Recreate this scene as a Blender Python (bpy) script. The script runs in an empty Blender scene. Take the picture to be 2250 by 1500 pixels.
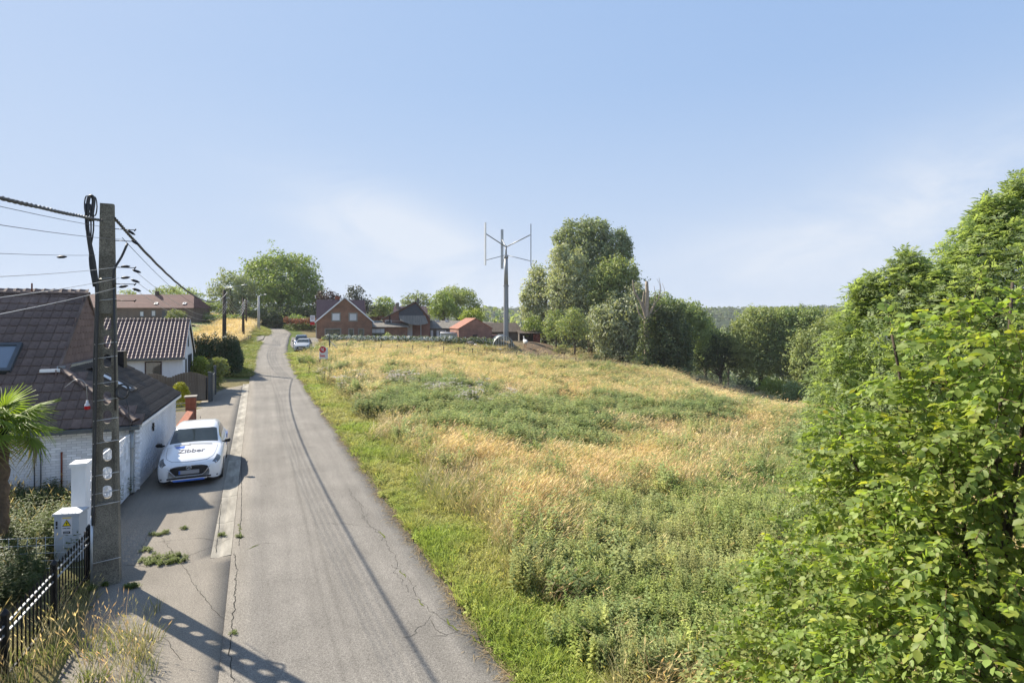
import bpy, math, random
import numpy as np
from mathutils import Vector, Matrix, Euler

sc = bpy.context.scene
# ------------------------------------------------------------------ camera, sky, sun, exposure
F, HC, HY, CX = 1200.0, 4.8, 692.0, 1125.0       # focal length in photo pixels, eye height, horizon row, centre column
cd = bpy.data.cameras.new('camera'); cam = bpy.data.objects.new('camera', cd); sc.collection.objects.link(cam)
cam.location = (0, 0, HC); cam.rotation_euler = (math.radians(90), 0, 0)
cd.sensor_width = 36; cd.lens = 36 * F / 2250; cd.shift_y = -(750 - HY) / 2250
cd.clip_start = 0.05; cd.clip_end = 20000
sc.camera = cam

SUN_EL = math.radians(38.0); SX, SY = -0.85, 0.53
W = bpy.data.worlds.new('World'); sc.world = W; W.use_nodes = True
nt = W.node_tree; nt.nodes.clear()
o_ = nt.nodes.new('ShaderNodeOutputWorld'); bg = nt.nodes.new('ShaderNodeBackground')
sky = nt.nodes.new('ShaderNodeTexSky'); sky.sky_type = 'NISHITA'; sky.sun_disc = False
sky.sun_elevation = SUN_EL; sky.sun_rotation = math.atan2(SX, SY)
sky.air_density = 1.0; sky.dust_density = 0.35; sky.ozone_density = 2.2; sky.altitude = 0
tc = nt.nodes.new('ShaderNodeTexCoord')
sep = nt.nodes.new('ShaderNodeSeparateXYZ'); nt.links.new(tc.outputs['Generated'], sep.inputs[0])
NN = nt.nodes.new; NL = nt.links.new
def vmath(op, a, b=None):
    q = NN('ShaderNodeVectorMath'); q.operation = op
    for k, v in enumerate((a, b)):
        if v is None: continue
        if isinstance(v, tuple): q.inputs[k].default_value = v
        else: NL(v, q.inputs[k])
    return q.outputs[0]
def smath(op, a, b=None, c=None, clamp=False):
    q = NN('ShaderNodeMath'); q.operation = op; q.use_clamp = clamp
    for k, v in enumerate((a, b, c)):
        if v is None: continue
        if isinstance(v, (int, float)): q.inputs[k].default_value = v
        else: NL(v, q.inputs[k])
    return q.outputs[0]
def cmix(f, a, b):
    q = NN('ShaderNodeMix'); q.data_type = 'RGBA'; NL(f, q.inputs['Factor']); NL(a, q.inputs['A'])
    if isinstance(b, tuple): q.inputs['B'].default_value = (*b, 1)
    else: NL(b, q.inputs['B'])
    return q.outputs['Result']
SK = 1.0 / (0.15 * 2 ** 0.98)
# soft shoulder on the sky's own radiance (a bright humid sky, exposed for the land)
comp = vmath('MULTIPLY', vmath('DIVIDE', sky.outputs[0], vmath('ADD', sky.outputs[0], (0.75, 0.75, 0.5))), (0.595 * SK, 0.735 * SK, 0.955 * SK))
hz = smath('POWER', smath('MULTIPLY_ADD', sep.outputs[2], -2.6, 1.0, clamp=True), 1.25)
hz = smath('MULTIPLY', hz, 0.72)
base_ = cmix(hz, comp, (0.69 * SK, 0.78 * SK, 0.925 * SK))
# thin cirrus streaks where the photograph has them, broken up by noise
uu = smath('DIVIDE', sep.outputs[0], smath('MAXIMUM', sep.outputs[1], 0.05)); vv = smath('DIVIDE', sep.outputs[2], smath('MAXIMUM', sep.outputs[1], 0.05))
nz = NN('ShaderNodeTexNoise'); nz.inputs['Scale'].default_value = 3.0; nz.inputs['Detail'].default_value = 8; nz.inputs['Roughness'].default_value = 0.6; nz.inputs['Distortion'].default_value = 0.6; mpp = NN('ShaderNodeMapping'); mpp.inputs['Scale'].default_value = (1.0, 1.0, 2.6); mpp.inputs['Rotation'].default_value = (0, 0.4, 0); NL(tc.outputs['Generated'], mpp.inputs[0]); NL(mpp.outputs[0], nz.inputs['Vector'])
acc = None
for cu_, cv_, ang_, la_, lb_, am_ in ((-0.18, 0.115, -0.46, 0.24, 0.075, 1.2), (-0.12, 0.085, -0.1, 0.10, 0.05, 0.5), (0.80, 0.21, 0.33, 0.46, 0.10, 1.0), (1.0, 0.27, 0.3, 0.3, 0.05, 0.4), (0.25, 0.08, 0.05, 0.6, 0.05, 0.25)):
    du_ = smath('SUBTRACT', uu, cu_); dv_ = smath('SUBTRACT', vv, cv_); ca_, sa_ = math.cos(ang_), math.sin(ang_)
    ea = smath('DIVIDE', smath('ADD', smath('MULTIPLY', du_, ca_), smath('MULTIPLY', dv_, sa_)), la_); eb = smath('DIVIDE', smath('SUBTRACT', smath('MULTIPLY', dv_, ca_), smath('MULTIPLY', du_, sa_)), lb_)
    r2_ = smath('ADD', smath('MULTIPLY', ea, ea), smath('MULTIPLY', eb, eb)); g_ = smath('EXPONENT', smath('MULTIPLY', r2_, -1.0)); g_ = smath('MULTIPLY', g_, am_)
    acc = g_ if acc is None else smath('ADD', acc, g_)
cl = smath('MULTIPLY', smath('MULTIPLY', acc, smath('MULTIPLY_ADD', nz.outputs['Fac'], 3.0, -0.9, clamp=True)), smath('GREATER_THAN', sep.outputs[1], 0.1))
NL(cmix(smath('MINIMUM', cl, 0.8), base_, (0.80 * SK, 0.86 * SK, 0.955 * SK)), bg.inputs['Color']); bg.inputs['Strength'].default_value = 0.15
nt.links.new(bg.outputs[0], o_.inputs['Surface'])

ld = bpy.data.lights.new('sun', 'SUN'); ld.energy = 5.0; ld.angle = math.radians(0.5); ld.color = (1.0, 0.91, 0.77)
sun = bpy.data.objects.new('sun', ld); sc.collection.objects.link(sun)
ce = math.cos(SUN_EL); hn = math.hypot(SX, SY)
to_sun = Vector((SX / hn * ce, SY / hn * ce, math.sin(SUN_EL)))
sun.rotation_euler = to_sun.to_track_quat('Z', 'Y').to_euler(); sun.location = (-30, 20, 40)
vs = sc.view_settings; sc.cycles.diffuse_bounces = 7; sc.cycles.max_bounces = 14; vs.view_transform = 'Standard'; vs.look = 'None'; vs.exposure = 0.98; vs.gamma = 1; vs.use_curve_mapping = False

# ------------------------------------------------------------------ helpers
rng = np.random.default_rng(7); random.seed(7)
TH = math.radians(25.1); U2 = (-math.sin(TH), math.cos(TH)); V2 = (math.cos(TH), math.sin(TH))
def P(px, py, D): return Vector(((px - CX) / F * D, D, HC + (HY - py) / F * D))
def ST(s, t): return (s * U2[0] + t * V2[0], s * U2[1] + t * V2[1])
def toST(X, Y): return (X * U2[0] + Y * U2[1], X * V2[0] + Y * V2[1])
def vnoise(x, y, seed=0):
    xi = np.floor(x).astype(np.int64); yi = np.floor(y).astype(np.int64); xf = x - xi; yf = y - yi
    def h(a, b):
        n = (a * 374761393 + b * 668265263 + seed * 974711) & 0x7fffffff
        n = ((n ^ (n >> 13)) * 1274126177) & 0x7fffffff
        return ((n ^ (n >> 16)) & 0xffff) / 65535.0
    u = xf * xf * (3 - 2 * xf); v = yf * yf * (3 - 2 * yf)
    return (h(xi, yi) * (1 - u) + h(xi + 1, yi) * u) * (1 - v) + (h(xi, yi + 1) * (1 - u) + h(xi + 1, yi + 1) * u) * v
def fbm(x, y, seed=0, o=4):
    a, s, t = 0.5, 0.0, 0.0
    for k in range(o):
        s = s + a * vnoise(x * 2 ** k, y * 2 ** k, seed + k); t += a; a *= 0.5
    return s / t
def sstep(a, b, x):
    t = np.clip((x - a) / (b - a), 0, 1); return t * t * (3 - 2 * t)

def link(o, parent=None):
    sc.collection.objects.link(o)
    if parent is not None: o.parent = parent
    return o
def tag(o, label=None, cat=None, group=None, kind=None):
    if label: o['label'] = label
    if cat: o['category'] = cat
    if group: o['group'] = group
    if kind: o['kind'] = kind
    return o
def empty(name, loc=(0, 0, 0), rz=0.0, label=None, cat=None, group=None):
    o = bpy.data.objects.new(name, None); o.location = loc; o.rotation_euler = (0, 0, rz); o.empty_display_size = 0.2
    link(o); return tag(o, label, cat, group)
def mesh_np(name, V, Fc, mats=(), smooth=False, mi=None, col=None):
    """V (n,3) float, Fc (m,k) int"""
    V = np.asarray(V, np.float32); Fc = np.asarray(Fc, np.int32); k = Fc.shape[1]; m = len(Fc)
    me = bpy.data.meshes.new(name); me.vertices.add(len(V)); me.vertices.foreach_set('co', V.ravel())
    me.loops.add(m * k); me.loops.foreach_set('vertex_index', Fc.ravel())
    me.polygons.add(m); me.polygons.foreach_set('loop_start', np.arange(0, m * k, k, dtype=np.int32))
    try: me.polygons.foreach_set('loop_total', np.full(m, k, np.int32))
    except Exception: pass
    if smooth: me.polygons.foreach_set('use_smooth', np.ones(m, bool))
    for q in mats: me.materials.append(q)
    if mi is not None: me.polygons.foreach_set('material_index', np.asarray(mi, np.int32))
    if col is not None:
        ca = me.color_attributes.new('tint', 'FLOAT_COLOR', 'POINT')
        c4 = np.ones((len(V), 4), np.float32); c4[:, :3] = col; ca.data.foreach_set('color', c4.ravel())
    me.update(); me.validate(); return me
def obj(name, me, parent=None, label=None, cat=None, group=None, kind=None):
    o = bpy.data.objects.new(name, me); link(o, parent); return tag(o, label, cat, group, kind)

class MB:
    def __init__(s): s.v = []; s.f = []; s.m = []; s.sm = []
    def add(s, vs, fs, m=0, smooth=False):
        b = len(s.v); s.v += [tuple(v) for v in vs]; s.f += [tuple(b + i for i in f) for f in fs]; s.m += [m] * len(fs); s.sm += [smooth] * len(fs); return s
    def box(s, x0, x1, y0, y1, z0, z1, m=0, M=None):
        vs = [Vector((x, y, z)) for z in (z0, z1) for y in (y0, y1) for x in (x0, x1)]
        if M is not None: vs = [M @ v for v in vs]
        return s.add(vs, [(0, 2, 3, 1), (4, 5, 7, 6), (0, 1, 5, 4), (1, 3, 7, 5), (3, 2, 6, 7), (2, 0, 4, 6)], m)
    def prism(s, pts, off, m=0):
        """polygon pts (3-D) extruded by vector off"""
        n = len(pts); off = Vector(off); a = [Vector(p) for p in pts]; b = [p + off for p in a]
        return s.add(a + b, [tuple(range(n))[::-1], tuple(range(n, 2 * n))] + [(i, (i + 1) % n, n + (i + 1) % n, n + i) for i in range(n)], m)
    def tube(s, path, r, n=8, m=0, caps=True, smooth=True):
        P_ = [Vector(p) for p in path]; k = len(P_); R = r if isinstance(r, (list, tuple, np.ndarray)) else [r] * k
        b = len(s.v); prev = None
        for i, p in enumerate(P_):
            d = (P_[min(i + 1, k - 1)] - P_[max(i - 1, 0)]).normalized()
            if prev is None: x = d.orthogonal().normalized()
            else: x = (prev - d * prev.dot(d)); x = x.normalized() if x.length > 1e-6 else d.orthogonal().normalized()
            prev = x; y = d.cross(x)
            for j in range(n):
                a = 2 * math.pi * j / n; s.v.append(tuple(p + (x * math.cos(a) + y * math.sin(a)) * R[i]))
        for i in range(k - 1):
            for j in range(n):
                s.f.append((b + i * n + j, b + i * n + (j + 1) % n, b + (i + 1) * n + (j + 1) % n, b + (i + 1) * n + j)); s.m.append(m); s.sm.append(smooth)
        if caps:
            s.f.append(tuple(b + j for j in range(n))[::-1]); s.m.append(m); s.sm.append(False)
            s.f.append(tuple(b + (k - 1) * n + j for j in range(n))); s.m.append(m); s.sm.append(False)
        return s
    def lathe(s, prof, c=(0, 0, 0), n=16, m=0, smooth=True):
        b = len(s.v); k = len(prof)
        for r, z in prof:
            for j in range(n):
                a = 2 * math.pi * j / n; s.v.append((c[0] + r * math.cos(a), c[1] + r * math.sin(a), c[2] + z))
        for i in range(k - 1):
            for j in range(n):
                s.f.append((b + i * n + j, b + i * n + (j + 1) % n, b + (i + 1) * n + (j + 1) % n, b + (i + 1) * n + j)); s.m.append(m); s.sm.append(smooth)
        return s
    def xf(s, M): s.v = [tuple(M @ Vector(v)) for v in s.v]; return s
    def mesh(s, name, mats):
        me = bpy.data.meshes.new(name); me.from_pydata(s.v, [], s.f)
        for q in (mats if isinstance(mats, (list, tuple)) else [mats]): me.materials.append(q)
        me.polygons.foreach_set('material_index', s.m); me.polygons.foreach_set('use_smooth', s.sm); me.update(); return me
    def build(s, name, mats, parent=None, label=None, cat=None, group=None, kind=None):
        return obj(name, s.mesh(name, mats), parent, label, cat, group, kind)

def copy_tree(o, parent=None):
    c = o.copy(); sc.collection.objects.link(c)
    if parent is not None: c.parent = parent
    for ch in list(o.children): copy_tree(ch, c)
    return c

def pieces(name, me, mats4, parent, root_m, many_name, limit=300, meshes=None):
    """alike pieces: nearest 300 as parts that share mesh data, the rest joined"""
    Ms = list(mats4); camv = Vector((0, 0, HC))
    Ms.sort(key=lambda M: ((root_m @ M).translation - camv).length)
    for k, M in enumerate(Ms[:limit]):
        o = obj(name, me if meshes is None else meshes[k % len(meshes)], parent); o.matrix_local = M
    rest = Ms[limit:]
    if rest:
        n = len(me.vertices); co = np.empty(n * 3, np.float32); me.vertices.foreach_get('co', co); co = co.reshape(-1, 3)
        fs = [tuple(p.vertices) for p in me.polygons]; V = []; Fq = []
        for i, M in enumerate(rest):
            A = np.array(M); V.append(co @ A[:3, :3].T + A[:3, 3]); Fq += [tuple(i * n + j for j in f) for f in fs]
        m2 = bpy.data.meshes.new(many_name); m2.from_pydata(np.concatenate(V).tolist(), [], Fq)
        for q in me.materials: m2.materials.append(q)
        m2.update(); obj(many_name, m2, parent, kind='stuff')

# ------------------------------------------------------------------ materials
def mat(name, col, rough=0.8, var=0.15, scale=4.0, bump=0.0, bscale=40.0, col2=None, spec=0.3, metal=0.0, fine=0.0, fscale=60, coat=0.0, streak=None):
    m = bpy.data.materials.new(name); m.use_nodes = True; n = m.node_tree; L = n.links
    b = n.nodes['Principled BSDF']; b.inputs['Roughness'].default_value = rough; b.inputs['Metallic'].default_value = metal
    b.inputs['Specular IOR Level'].default_value = spec; b.inputs['Coat Weight'].default_value = coat
    t = n.nodes.new('ShaderNodeTexCoord'); src = t.outputs['Object']
    if streak:
        q = n.nodes.new('ShaderNodeMapping'); q.inputs['Scale'].default_value = streak; L.new(src, q.inputs[0]); s2 = q.outputs[0]
    else: s2 = src
    z = n.nodes.new('ShaderNodeTexNoise'); z.inputs['Scale'].default_value = scale; z.inputs['Detail'].default_value = 6; z.inputs['Roughness'].default_value = 0.6; L.new(s2, z.inputs['Vector'])
    r = n.nodes.new('ShaderNodeMapRange'); r.inputs['From Min'].default_value = 0.3; r.inputs['From Max'].default_value = 0.7; L.new(z.outputs['Fac'], r.inputs['Value'])
    c1 = tuple(c * (1 - var) for c in col); c2 = col2 if col2 else tuple(min(1, c * (1 + var)) for c in col)
    x = n.nodes.new('ShaderNodeMix'); x.data_type = 'RGBA'; x.inputs['A'].default_value = (*c1, 1); x.inputs['B'].default_value = (*c2, 1); L.new(r.outputs[0], x.inputs['Factor'])
    out = x.outputs['Result']
    if fine:
        z2 = n.nodes.new('ShaderNodeTexNoise'); z2.inputs['Scale'].default_value = fscale; z2.inputs['Detail'].default_value = 3; L.new(src, z2.inputs['Vector'])
        r2 = n.nodes.new('ShaderNodeMapRange'); r2.inputs['From Min'].default_value = 0.3; r2.inputs['From Max'].default_value = 0.7
        r2.inputs['To Min'].default_value = 1 - fine; r2.inputs['To Max'].default_value = 1 + fine; L.new(z2.outputs['Fac'], r2.inputs['Value'])
        x2 = n.nodes.new('ShaderNodeVectorMath'); x2.operation = 'SCALE'; L.new(out, x2.inputs[0]); L.new(r2.outputs[0], x2.inputs['Scale']); out = x2.outputs[0]
    # random tone per object (weathering differs from piece to piece)
    oi = n.nodes.new('ShaderNodeObjectInfo'); r3 = n.nodes.new('ShaderNodeMapRange'); r3.inputs['To Min'].default_value = 0.84; r3.inputs['To Max'].default_value = 1.16
    L.new(oi.outputs['Random'], r3.inputs['Value']); x3 = n.nodes.new('ShaderNodeVectorMath'); x3.operation = 'SCALE'
    L.new(out, x3.inputs[0]); L.new(r3.outputs[0], x3.inputs['Scale']); out = x3.outputs[0]
    L.new(out, b.inputs['Base Color'])
    if bump:
        z3 = n.nodes.new('ShaderNodeTexNoise'); z3.inputs['Scale'].default_value = bscale; z3.inputs['Detail'].default_value = 4; L.new(src, z3.inputs['Vector'])
        bp = n.nodes.new('ShaderNodeBump'); bp.inputs['Strength'].default_value = bump; bp.inputs['Distance'].default_value = 0.02; L.new(z3.outputs['Fac'], bp.inputs['Height']); L.new(bp.outputs[0], b.inputs['Normal'])
    return m
def brick_mat(name, c1, c2, mortar, bw=0.22, bh=0.075, ms=0.012, rough=0.85):
    m = bpy.data.materials.new(name); m.use_nodes = True; n = m.node_tree; L = n.links; b = n.nodes['Principled BSDF']; b.inputs['Roughness'].default_value = rough
    t = n.nodes.new('ShaderNodeTexCoord'); s = n.nodes.new('ShaderNodeSeparateXYZ'); L.new(t.outputs['Object'], s.inputs[0])
    a = n.nodes.new('ShaderNodeMath'); L.new(s.outputs[0], a.inputs[0]); L.new(s.outputs[1], a.inputs[1])
    c = n.nodes.new('ShaderNodeCombineXYZ'); L.new(a.outputs[0], c.inputs[0]); L.new(s.outputs[2], c.inputs[1])
    k = n.nodes.new('ShaderNodeTexBrick'); k.inputs['Scale'].default_value = 1; k.inputs['Brick Width'].default_value = bw; k.inputs['Row Height'].default_value = bh; k.inputs['Mortar Size'].default_value = ms
    k.inputs['Color1'].default_value = (*c1, 1); k.inputs['Color2'].default_value = (*c2, 1); k.inputs['Mortar'].default_value = (*mortar, 1); L.new(c.outputs[0], k.inputs['Vector'])
    z = n.nodes.new('ShaderNodeTexNoise'); z.inputs['Scale'].default_value = 0.9; z.inputs['Detail'].default_value = 6; L.new(t.outputs['Object'], z.inputs['Vector'])
    r = n.nodes.new('ShaderNodeMapRange'); r.inputs['From Min'].default_value = 0.3; r.inputs['From Max'].default_value = 0.7; r.inputs['To Min'].default_value = 0.75; r.inputs['To Max'].default_value = 1.2; L.new(z.outputs['Fac'], r.inputs['Value'])
    x = n.nodes.new('ShaderNodeVectorMath'); x.operation = 'SCALE'; L.new(k.outputs['Color'], x.inputs[0]); L.new(r.outputs[0], x.inputs['Scale']); L.new(x.outputs[0], b.inputs['Base Color'])
    return m
def leaf_mat(name, cols, trans=0.35, gloss=0.25, inst=False, big=0.35, ty_col=(1.35, 1.38, 0.62)):
    """foliage: per-leaf tint from a colour attribute (mesh or instancer), translucent"""
    m = bpy.data.materials.new(name); m.use_nodes = True; n = m.node_tree; L = n.links; n.nodes.clear()
    out = n.nodes.new('ShaderNodeOutputMaterial')
    at = n.nodes.new('ShaderNodeAttribute'); at.attribute_name = 'tint'
    base = n.nodes.new('ShaderNodeRGB'); base.outputs[0].default_value = (*cols, 1)
    mu = n.nodes.new('ShaderNodeVectorMath'); mu.operation = 'MULTIPLY'; L.new(base.outputs[0], mu.inputs[0]); L.new(at.outputs['Color'], mu.inputs[1]); o = mu.outputs[0]
    if inst:
        ai = n.nodes.new('ShaderNodeAttribute'); ai.attribute_type = 'INSTANCER'; ai.attribute_name = 'itint'
        m2 = n.nodes.new('ShaderNodeVectorMath'); m2.operation = 'MULTIPLY'; L.new(o, m2.inputs[0]); L.new(ai.outputs['Vector'], m2.inputs[1]); o = m2.outputs[0]
    t = n.nodes.new('ShaderNodeTexCoord'); z = n.nodes.new('ShaderNodeTexNoise'); z.inputs['Scale'].default_value = big; z.inputs['Detail'].default_value = 3; L.new(t.outputs['Object'], z.inputs['Vector'])
    r = n.nodes.new('ShaderNodeMapRange'); r.inputs['From Min'].default_value = 0.3; r.inputs['From Max'].default_value = 0.7; r.inputs['To Min'].default_value = 0.8; r.inputs['To Max'].default_value = 1.2; L.new(z.outputs['Fac'], r.inputs['Value'])
    m3 = n.nodes.new('ShaderNodeVectorMath'); m3.operation = 'SCALE'; L.new(o, m3.inputs[0]); L.new(r.outputs[0], m3.inputs['Scale']); o = m3.outputs[0]
    d = n.nodes.new('ShaderNodeBsdfPrincipled'); d.inputs['Roughness'].default_value = 0.55; d.inputs['Specular IOR Level'].default_value = gloss; L.new(o, d.inputs['Base Color'])
    tr = n.nodes.new('ShaderNodeBsdfTranslucent')
    ty = n.nodes.new('ShaderNodeVectorMath'); ty.operation = 'MULTIPLY'; ty.inputs[1].default_value = ty_col; L.new(o, ty.inputs[0]); L.new(ty.outputs[0], tr.inputs['Color'])
    ms = n.nodes.new('ShaderNodeMixShader'); ms.inputs[0].default_value = trans; L.new(d.outputs[0], ms.inputs[1]); L.new(tr.outputs[0], ms.inputs[2]); L.new(ms.outputs[0], out.inputs['Surface'])
    return m

M = {}
M['white_paint'] = mat('white_painted_brick', (0.80, 0.80, 0.81), 0.75, 0.11, 1.6, 0.3, 60, streak=(1, 1, 0.35))
M['white'] = mat('white_paint', (0.78, 0.78, 0.77), 0.5, 0.05, 3)
M['mortar'] = mat('painted_mortar', (0.58, 0.59, 0.61), 0.9, 0.08, 2)
M['tile_brown'] = mat('dark_brown_roof_tile', (0.165, 0.110, 0.092), 0.8, 0.5, 2.2, 0.3, 50, col2=(0.225, 0.160, 0.130), fine=0.3, spec=0.4)
M['tile_annex'] = mat('black_brown_pantile', (0.105, 0.080, 0.070), 0.75, 0.5, 2.5, 0.3, 50, col2=(0.16, 0.135, 0.11), fine=0.3, spec=0.4)
M['tile_red'] = mat('worn_plum_pantile', (0.17, 0.108, 0.10), 0.65, 0.35, 3, 0.3, 50, fine=0.2, spec=0.5)
M['clad'] = mat('pinkish_brown_cladding_tile', (0.185, 0.125, 0.108), 0.8, 0.25, 1.5, 0.2, 40, fine=0.15)
M['underlay'] = mat('roof_underlay', (0.02, 0.018, 0.018), 0.9, 0.1)
M['concrete_pole'] = mat('weathered_concrete_with_pebbles', (0.17, 0.155, 0.125), 0.95, 0.35, 3, 0.6, 90, fine=0.45, fscale=55)
M['concrete_light'] = mat('pale_concrete', (0.42, 0.41, 0.38), 0.9, 0.12, 3, 0.3, 60, fine=0.12)
M['zinc'] = mat('grey_zinc', (0.34, 0.36, 0.37), 0.4, 0.12, 5, metal=0.5)
M['gutter'] = mat('dark_gutter', (0.10, 0.11, 0.115), 0.45, 0.15, 5, metal=0.3)
M['black'] = mat('black_plastic', (0.018, 0.018, 0.020), 0.45, 0.2, 8)
M['iron'] = mat('black_iron', (0.02, 0.02, 0.022), 0.45, 0.3, 8, metal=0.5)
M['steel'] = mat('galvanised_steel', (0.42, 0.44, 0.46), 0.4, 0.12, 6, metal=0.6)
M['wire'] = mat('cable_sheath', (0.05, 0.05, 0.052), 0.5, 0.2, 8)
M['wire_alu'] = mat('bare_aluminium_wire', (0.5, 0.5, 0.5), 0.4, 0.1, 8, metal=0.5)
M['glass'] = mat('window_glass', (0.045, 0.06, 0.06), 0.06, 0.3, 1.0, spec=0.9)
M['glass_sky'] = mat('skylight_glass', (0.16, 0.20, 0.25), 0.05, 0.1, 1.0, spec=1.0)
M['frame_grey'] = mat('grey_frame', (0.12, 0.13, 0.135), 0.4, 0.1, 4)
M['frame_brown'] = mat('dark_brown_frame', (0.05, 0.03, 0.03), 0.5, 0.2, 4)
M['wood_grey'] = mat('weathered_wood', (0.155, 0.125, 0.098), 0.85, 0.3, 3, 0.3, 40, streak=(6, 6, 0.6))
M['wood_pole'] = mat('tarred_wood_pole', (0.07, 0.055, 0.042), 0.9, 0.3, 3, 0.3, 40)
M['fence_grey'] = mat('slate_grey_coated_metal', (0.065, 0.075, 0.085), 0.45, 0.1, 3)
M['red_brick'] = mat('red_brick', (0.27, 0.095, 0.055), 0.85, 0.35, 8, 0.3, 60, fine=0.2)
M['brick_farm'] = brick_mat('brown_red_brickwork', (0.30, 0.135, 0.078), (0.21, 0.098, 0.06), (0.22, 0.155, 0.11))
M['brick_shed'] = brick_mat('red_brickwork', (0.31, 0.13, 0.09), (0.23, 0.10, 0.072), (0.22, 0.155, 0.13))
M['brick_old'] = brick_mat('old_brown_brickwork', (0.16, 0.105, 0.075), (0.12, 0.085, 0.065), (0.17, 0.14, 0.115))
M['sill'] = mat('grey_stone_surround', (0.27, 0.25, 0.215), 0.85, 0.12, 3)
M['slate'] = mat('dark_slate', (0.055, 0.064, 0.08), 0.6, 0.3, 2.5, 0.2, 8, streak=(1, 1, 6))
M['roof_purple'] = mat('purple_brown_roof_tiles', (0.075, 0.042, 0.052), 0.6, 0.25, 3, streak=(9, 0.6, 0.6))
M['roof_grey'] = mat('weathered_fibre_cement', (0.19, 0.175, 0.15), 0.85, 0.3, 1.2, 0.3, 6, streak=(5, 0.7, 0.7))
M['roof_dark'] = mat('dark_brown_sheet_roof', (0.085, 0.066, 0.052), 0.8, 0.3, 1.0, streak=(5, 0.7, 0.7))
M['roof_orange'] = mat('orange_clay_roof', (0.25, 0.105, 0.068), 0.75, 0.3, 2.0, streak=(6, 0.7, 0.7))
M['roof_farm'] = mat('red_brown_old_roof_tiles', (0.12, 0.055, 0.047), 0.8, 0.3, 0.7, streak=(0.6, 2.2, 3))
M['shutter'] = mat('white_roller_shutter', (0.66, 0.67, 0.68), 0.5, 0.04, 2)
M['barn_board'] = mat('grey_barn_boards', (0.12, 0.105, 0.09), 0.9, 0.35, 2, streak=(5, 5, 0.5))
M['rust'] = mat('rusty_red_sheet', (0.16, 0.045, 0.028), 0.8, 0.4, 2)
M['turbine'] = mat('turbine_grey_steel', (0.30, 0.315, 0.33), 0.45, 0.1, 1.2, metal=0.2)
M['turbine_pale'] = mat('turbine_blade_grey', (0.50, 0.53, 0.56), 0.4, 0.05, 1.2)
M['bark'] = mat('grey_brown_bark', (0.085, 0.068, 0.05), 0.95, 0.35, 6, 0.6, 30)
M['bark_pale'] = mat('bleached_dead_wood', (0.33, 0.27, 0.21), 0.9, 0.25, 4)
M['red'] = mat('sign_red', (0.55, 0.012, 0.02), 0.5, 0.06, 3)
M['board_white'] = mat('sign_board_white', (0.68, 0.66, 0.68), 0.5, 0.04, 3)
M['yellow'] = mat('warning_yellow', (0.75, 0.55, 0.01), 0.5, 0.05, 3)
M['cabinet'] = mat('pale_grey_cabinet', (0.50, 0.53, 0.57), 0.55, 0.06, 2)
M['feather_white'] = mat('white_feathers', (0.65, 0.64, 0.6), 0.9, 0.15, 9)
M['feather_grey'] = mat('grey_brown_feathers', (0.20, 0.175, 0.15), 0.9, 0.35, 6)
M['orange_bill'] = mat('orange_bill', (0.5, 0.18, 0.03), 0.6, 0.1)
M['poly'] = mat('milky_tunnel_sheet', (0.50, 0.52, 0.47), 0.5, 0.12, 1.5)
M['straw_ridge'] = mat('dry_cut_straw', (0.31, 0.235, 0.13), 0.95, 0.3, 5, 0.8, 20, fine=0.25)
# ------------------------------------------------------------------ terrain
CL = [ST(s, 1.3) + (0.0,) for s in (-60, -20, 0, 10, 20, 30, 38, 45)]
CL = [(p[0], p[1], 0.0) for p in CL] + [(-22.2, 50.6, 0.16)] + [tuple(P(595, 772, 62)), tuple(P(606, 745, 78)), tuple(P(614, 732, 90)), tuple(P(604, 723.5, 105)), tuple(P(583, 719, 116)), tuple(P(545, 716.5, 127)), (-78, 134, 2.6), (-100, 138, 3.0)]
CL = np.array(CL)
def catmull(Q, n=8):
    Q = np.asarray(Q, float); out = []
    E = np.vstack([2 * Q[0] - Q[1], Q, 2 * Q[-1] - Q[-2]])
    for i in range(1, len(E) - 2):
        for k in range(n):
            t = k / n; a, b, c, d = E[i - 1], E[i], E[i + 1], E[i + 2]
            out.append(0.5 * ((2 * b) + (-a + c) * t + (2 * a - 5 * b + 4 * c - d) * t * t + (-a + 3 * b - 3 * c + d) * t ** 3))
    out.append(Q[-1]); return np.array(out)
CLs = catmull(CL[:, :3], 6)
def road_dist(X, Y):
    """distance to centreline, road height, side (+ = right)"""
    bd = np.full(X.shape, 1e9); bz = np.zeros(X.shape); bs = np.zeros(X.shape)
    for a, b in zip(CLs[:-1], CLs[1:]):
        dx, dy = b[0] - a[0], b[1] - a[1]; L2 = dx * dx + dy * dy
        if L2 < 1e-9: continue
        t = np.clip(((X - a[0]) * dx + (Y - a[1]) * dy) / L2, 0, 1)
        qx, qy = a[0] + t * dx, a[1] + t * dy; d = np.hypot(X - qx, Y - qy); m = d < bd
        bd = np.where(m, d, bd); bz = np.where(m, a[2] + t * (b[2] - a[2]), bz)
        bs = np.where(m, np.sign((X - qx) * dy - (Y - qy) * dx), bs)
    return bd, bz, bs
ctl = []
def K(px, py, D): ctl.append(tuple(P(px, py, D)))
def S3(s, t, z): x, y = ST(s, t); ctl.append((x, y, z))
for a in ((500, 740, 75), (430, 715, 95), (257, 700, 105), (525, 800, 50), (900, 760, 80), (1180, 790, 72), (1400, 810, 68), (1520, 860, 55), (1700, 908, 45), (1790, 915, 40),
          (1530, 830, 80), (1650, 870, 85), (1700, 880, 85), (1700, 890, 95), (1300, 790, 78), (1200, 775, 80), (1180, 750, 84), (1100, 765, 80), (1040, 762, 80), (750, 745, 87), (900, 745, 88),
          (1100, 748, 88), (700, 767, 72), (660, 765, 74), (1450, 830, 82), (1340, 800, 85), (1000, 742, 110)): K(*a)
for a in ((1300, 776, 92), (1245, 768, 93), (1400, 800, 92), (1200, 762, 92)): K(*a)
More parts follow.
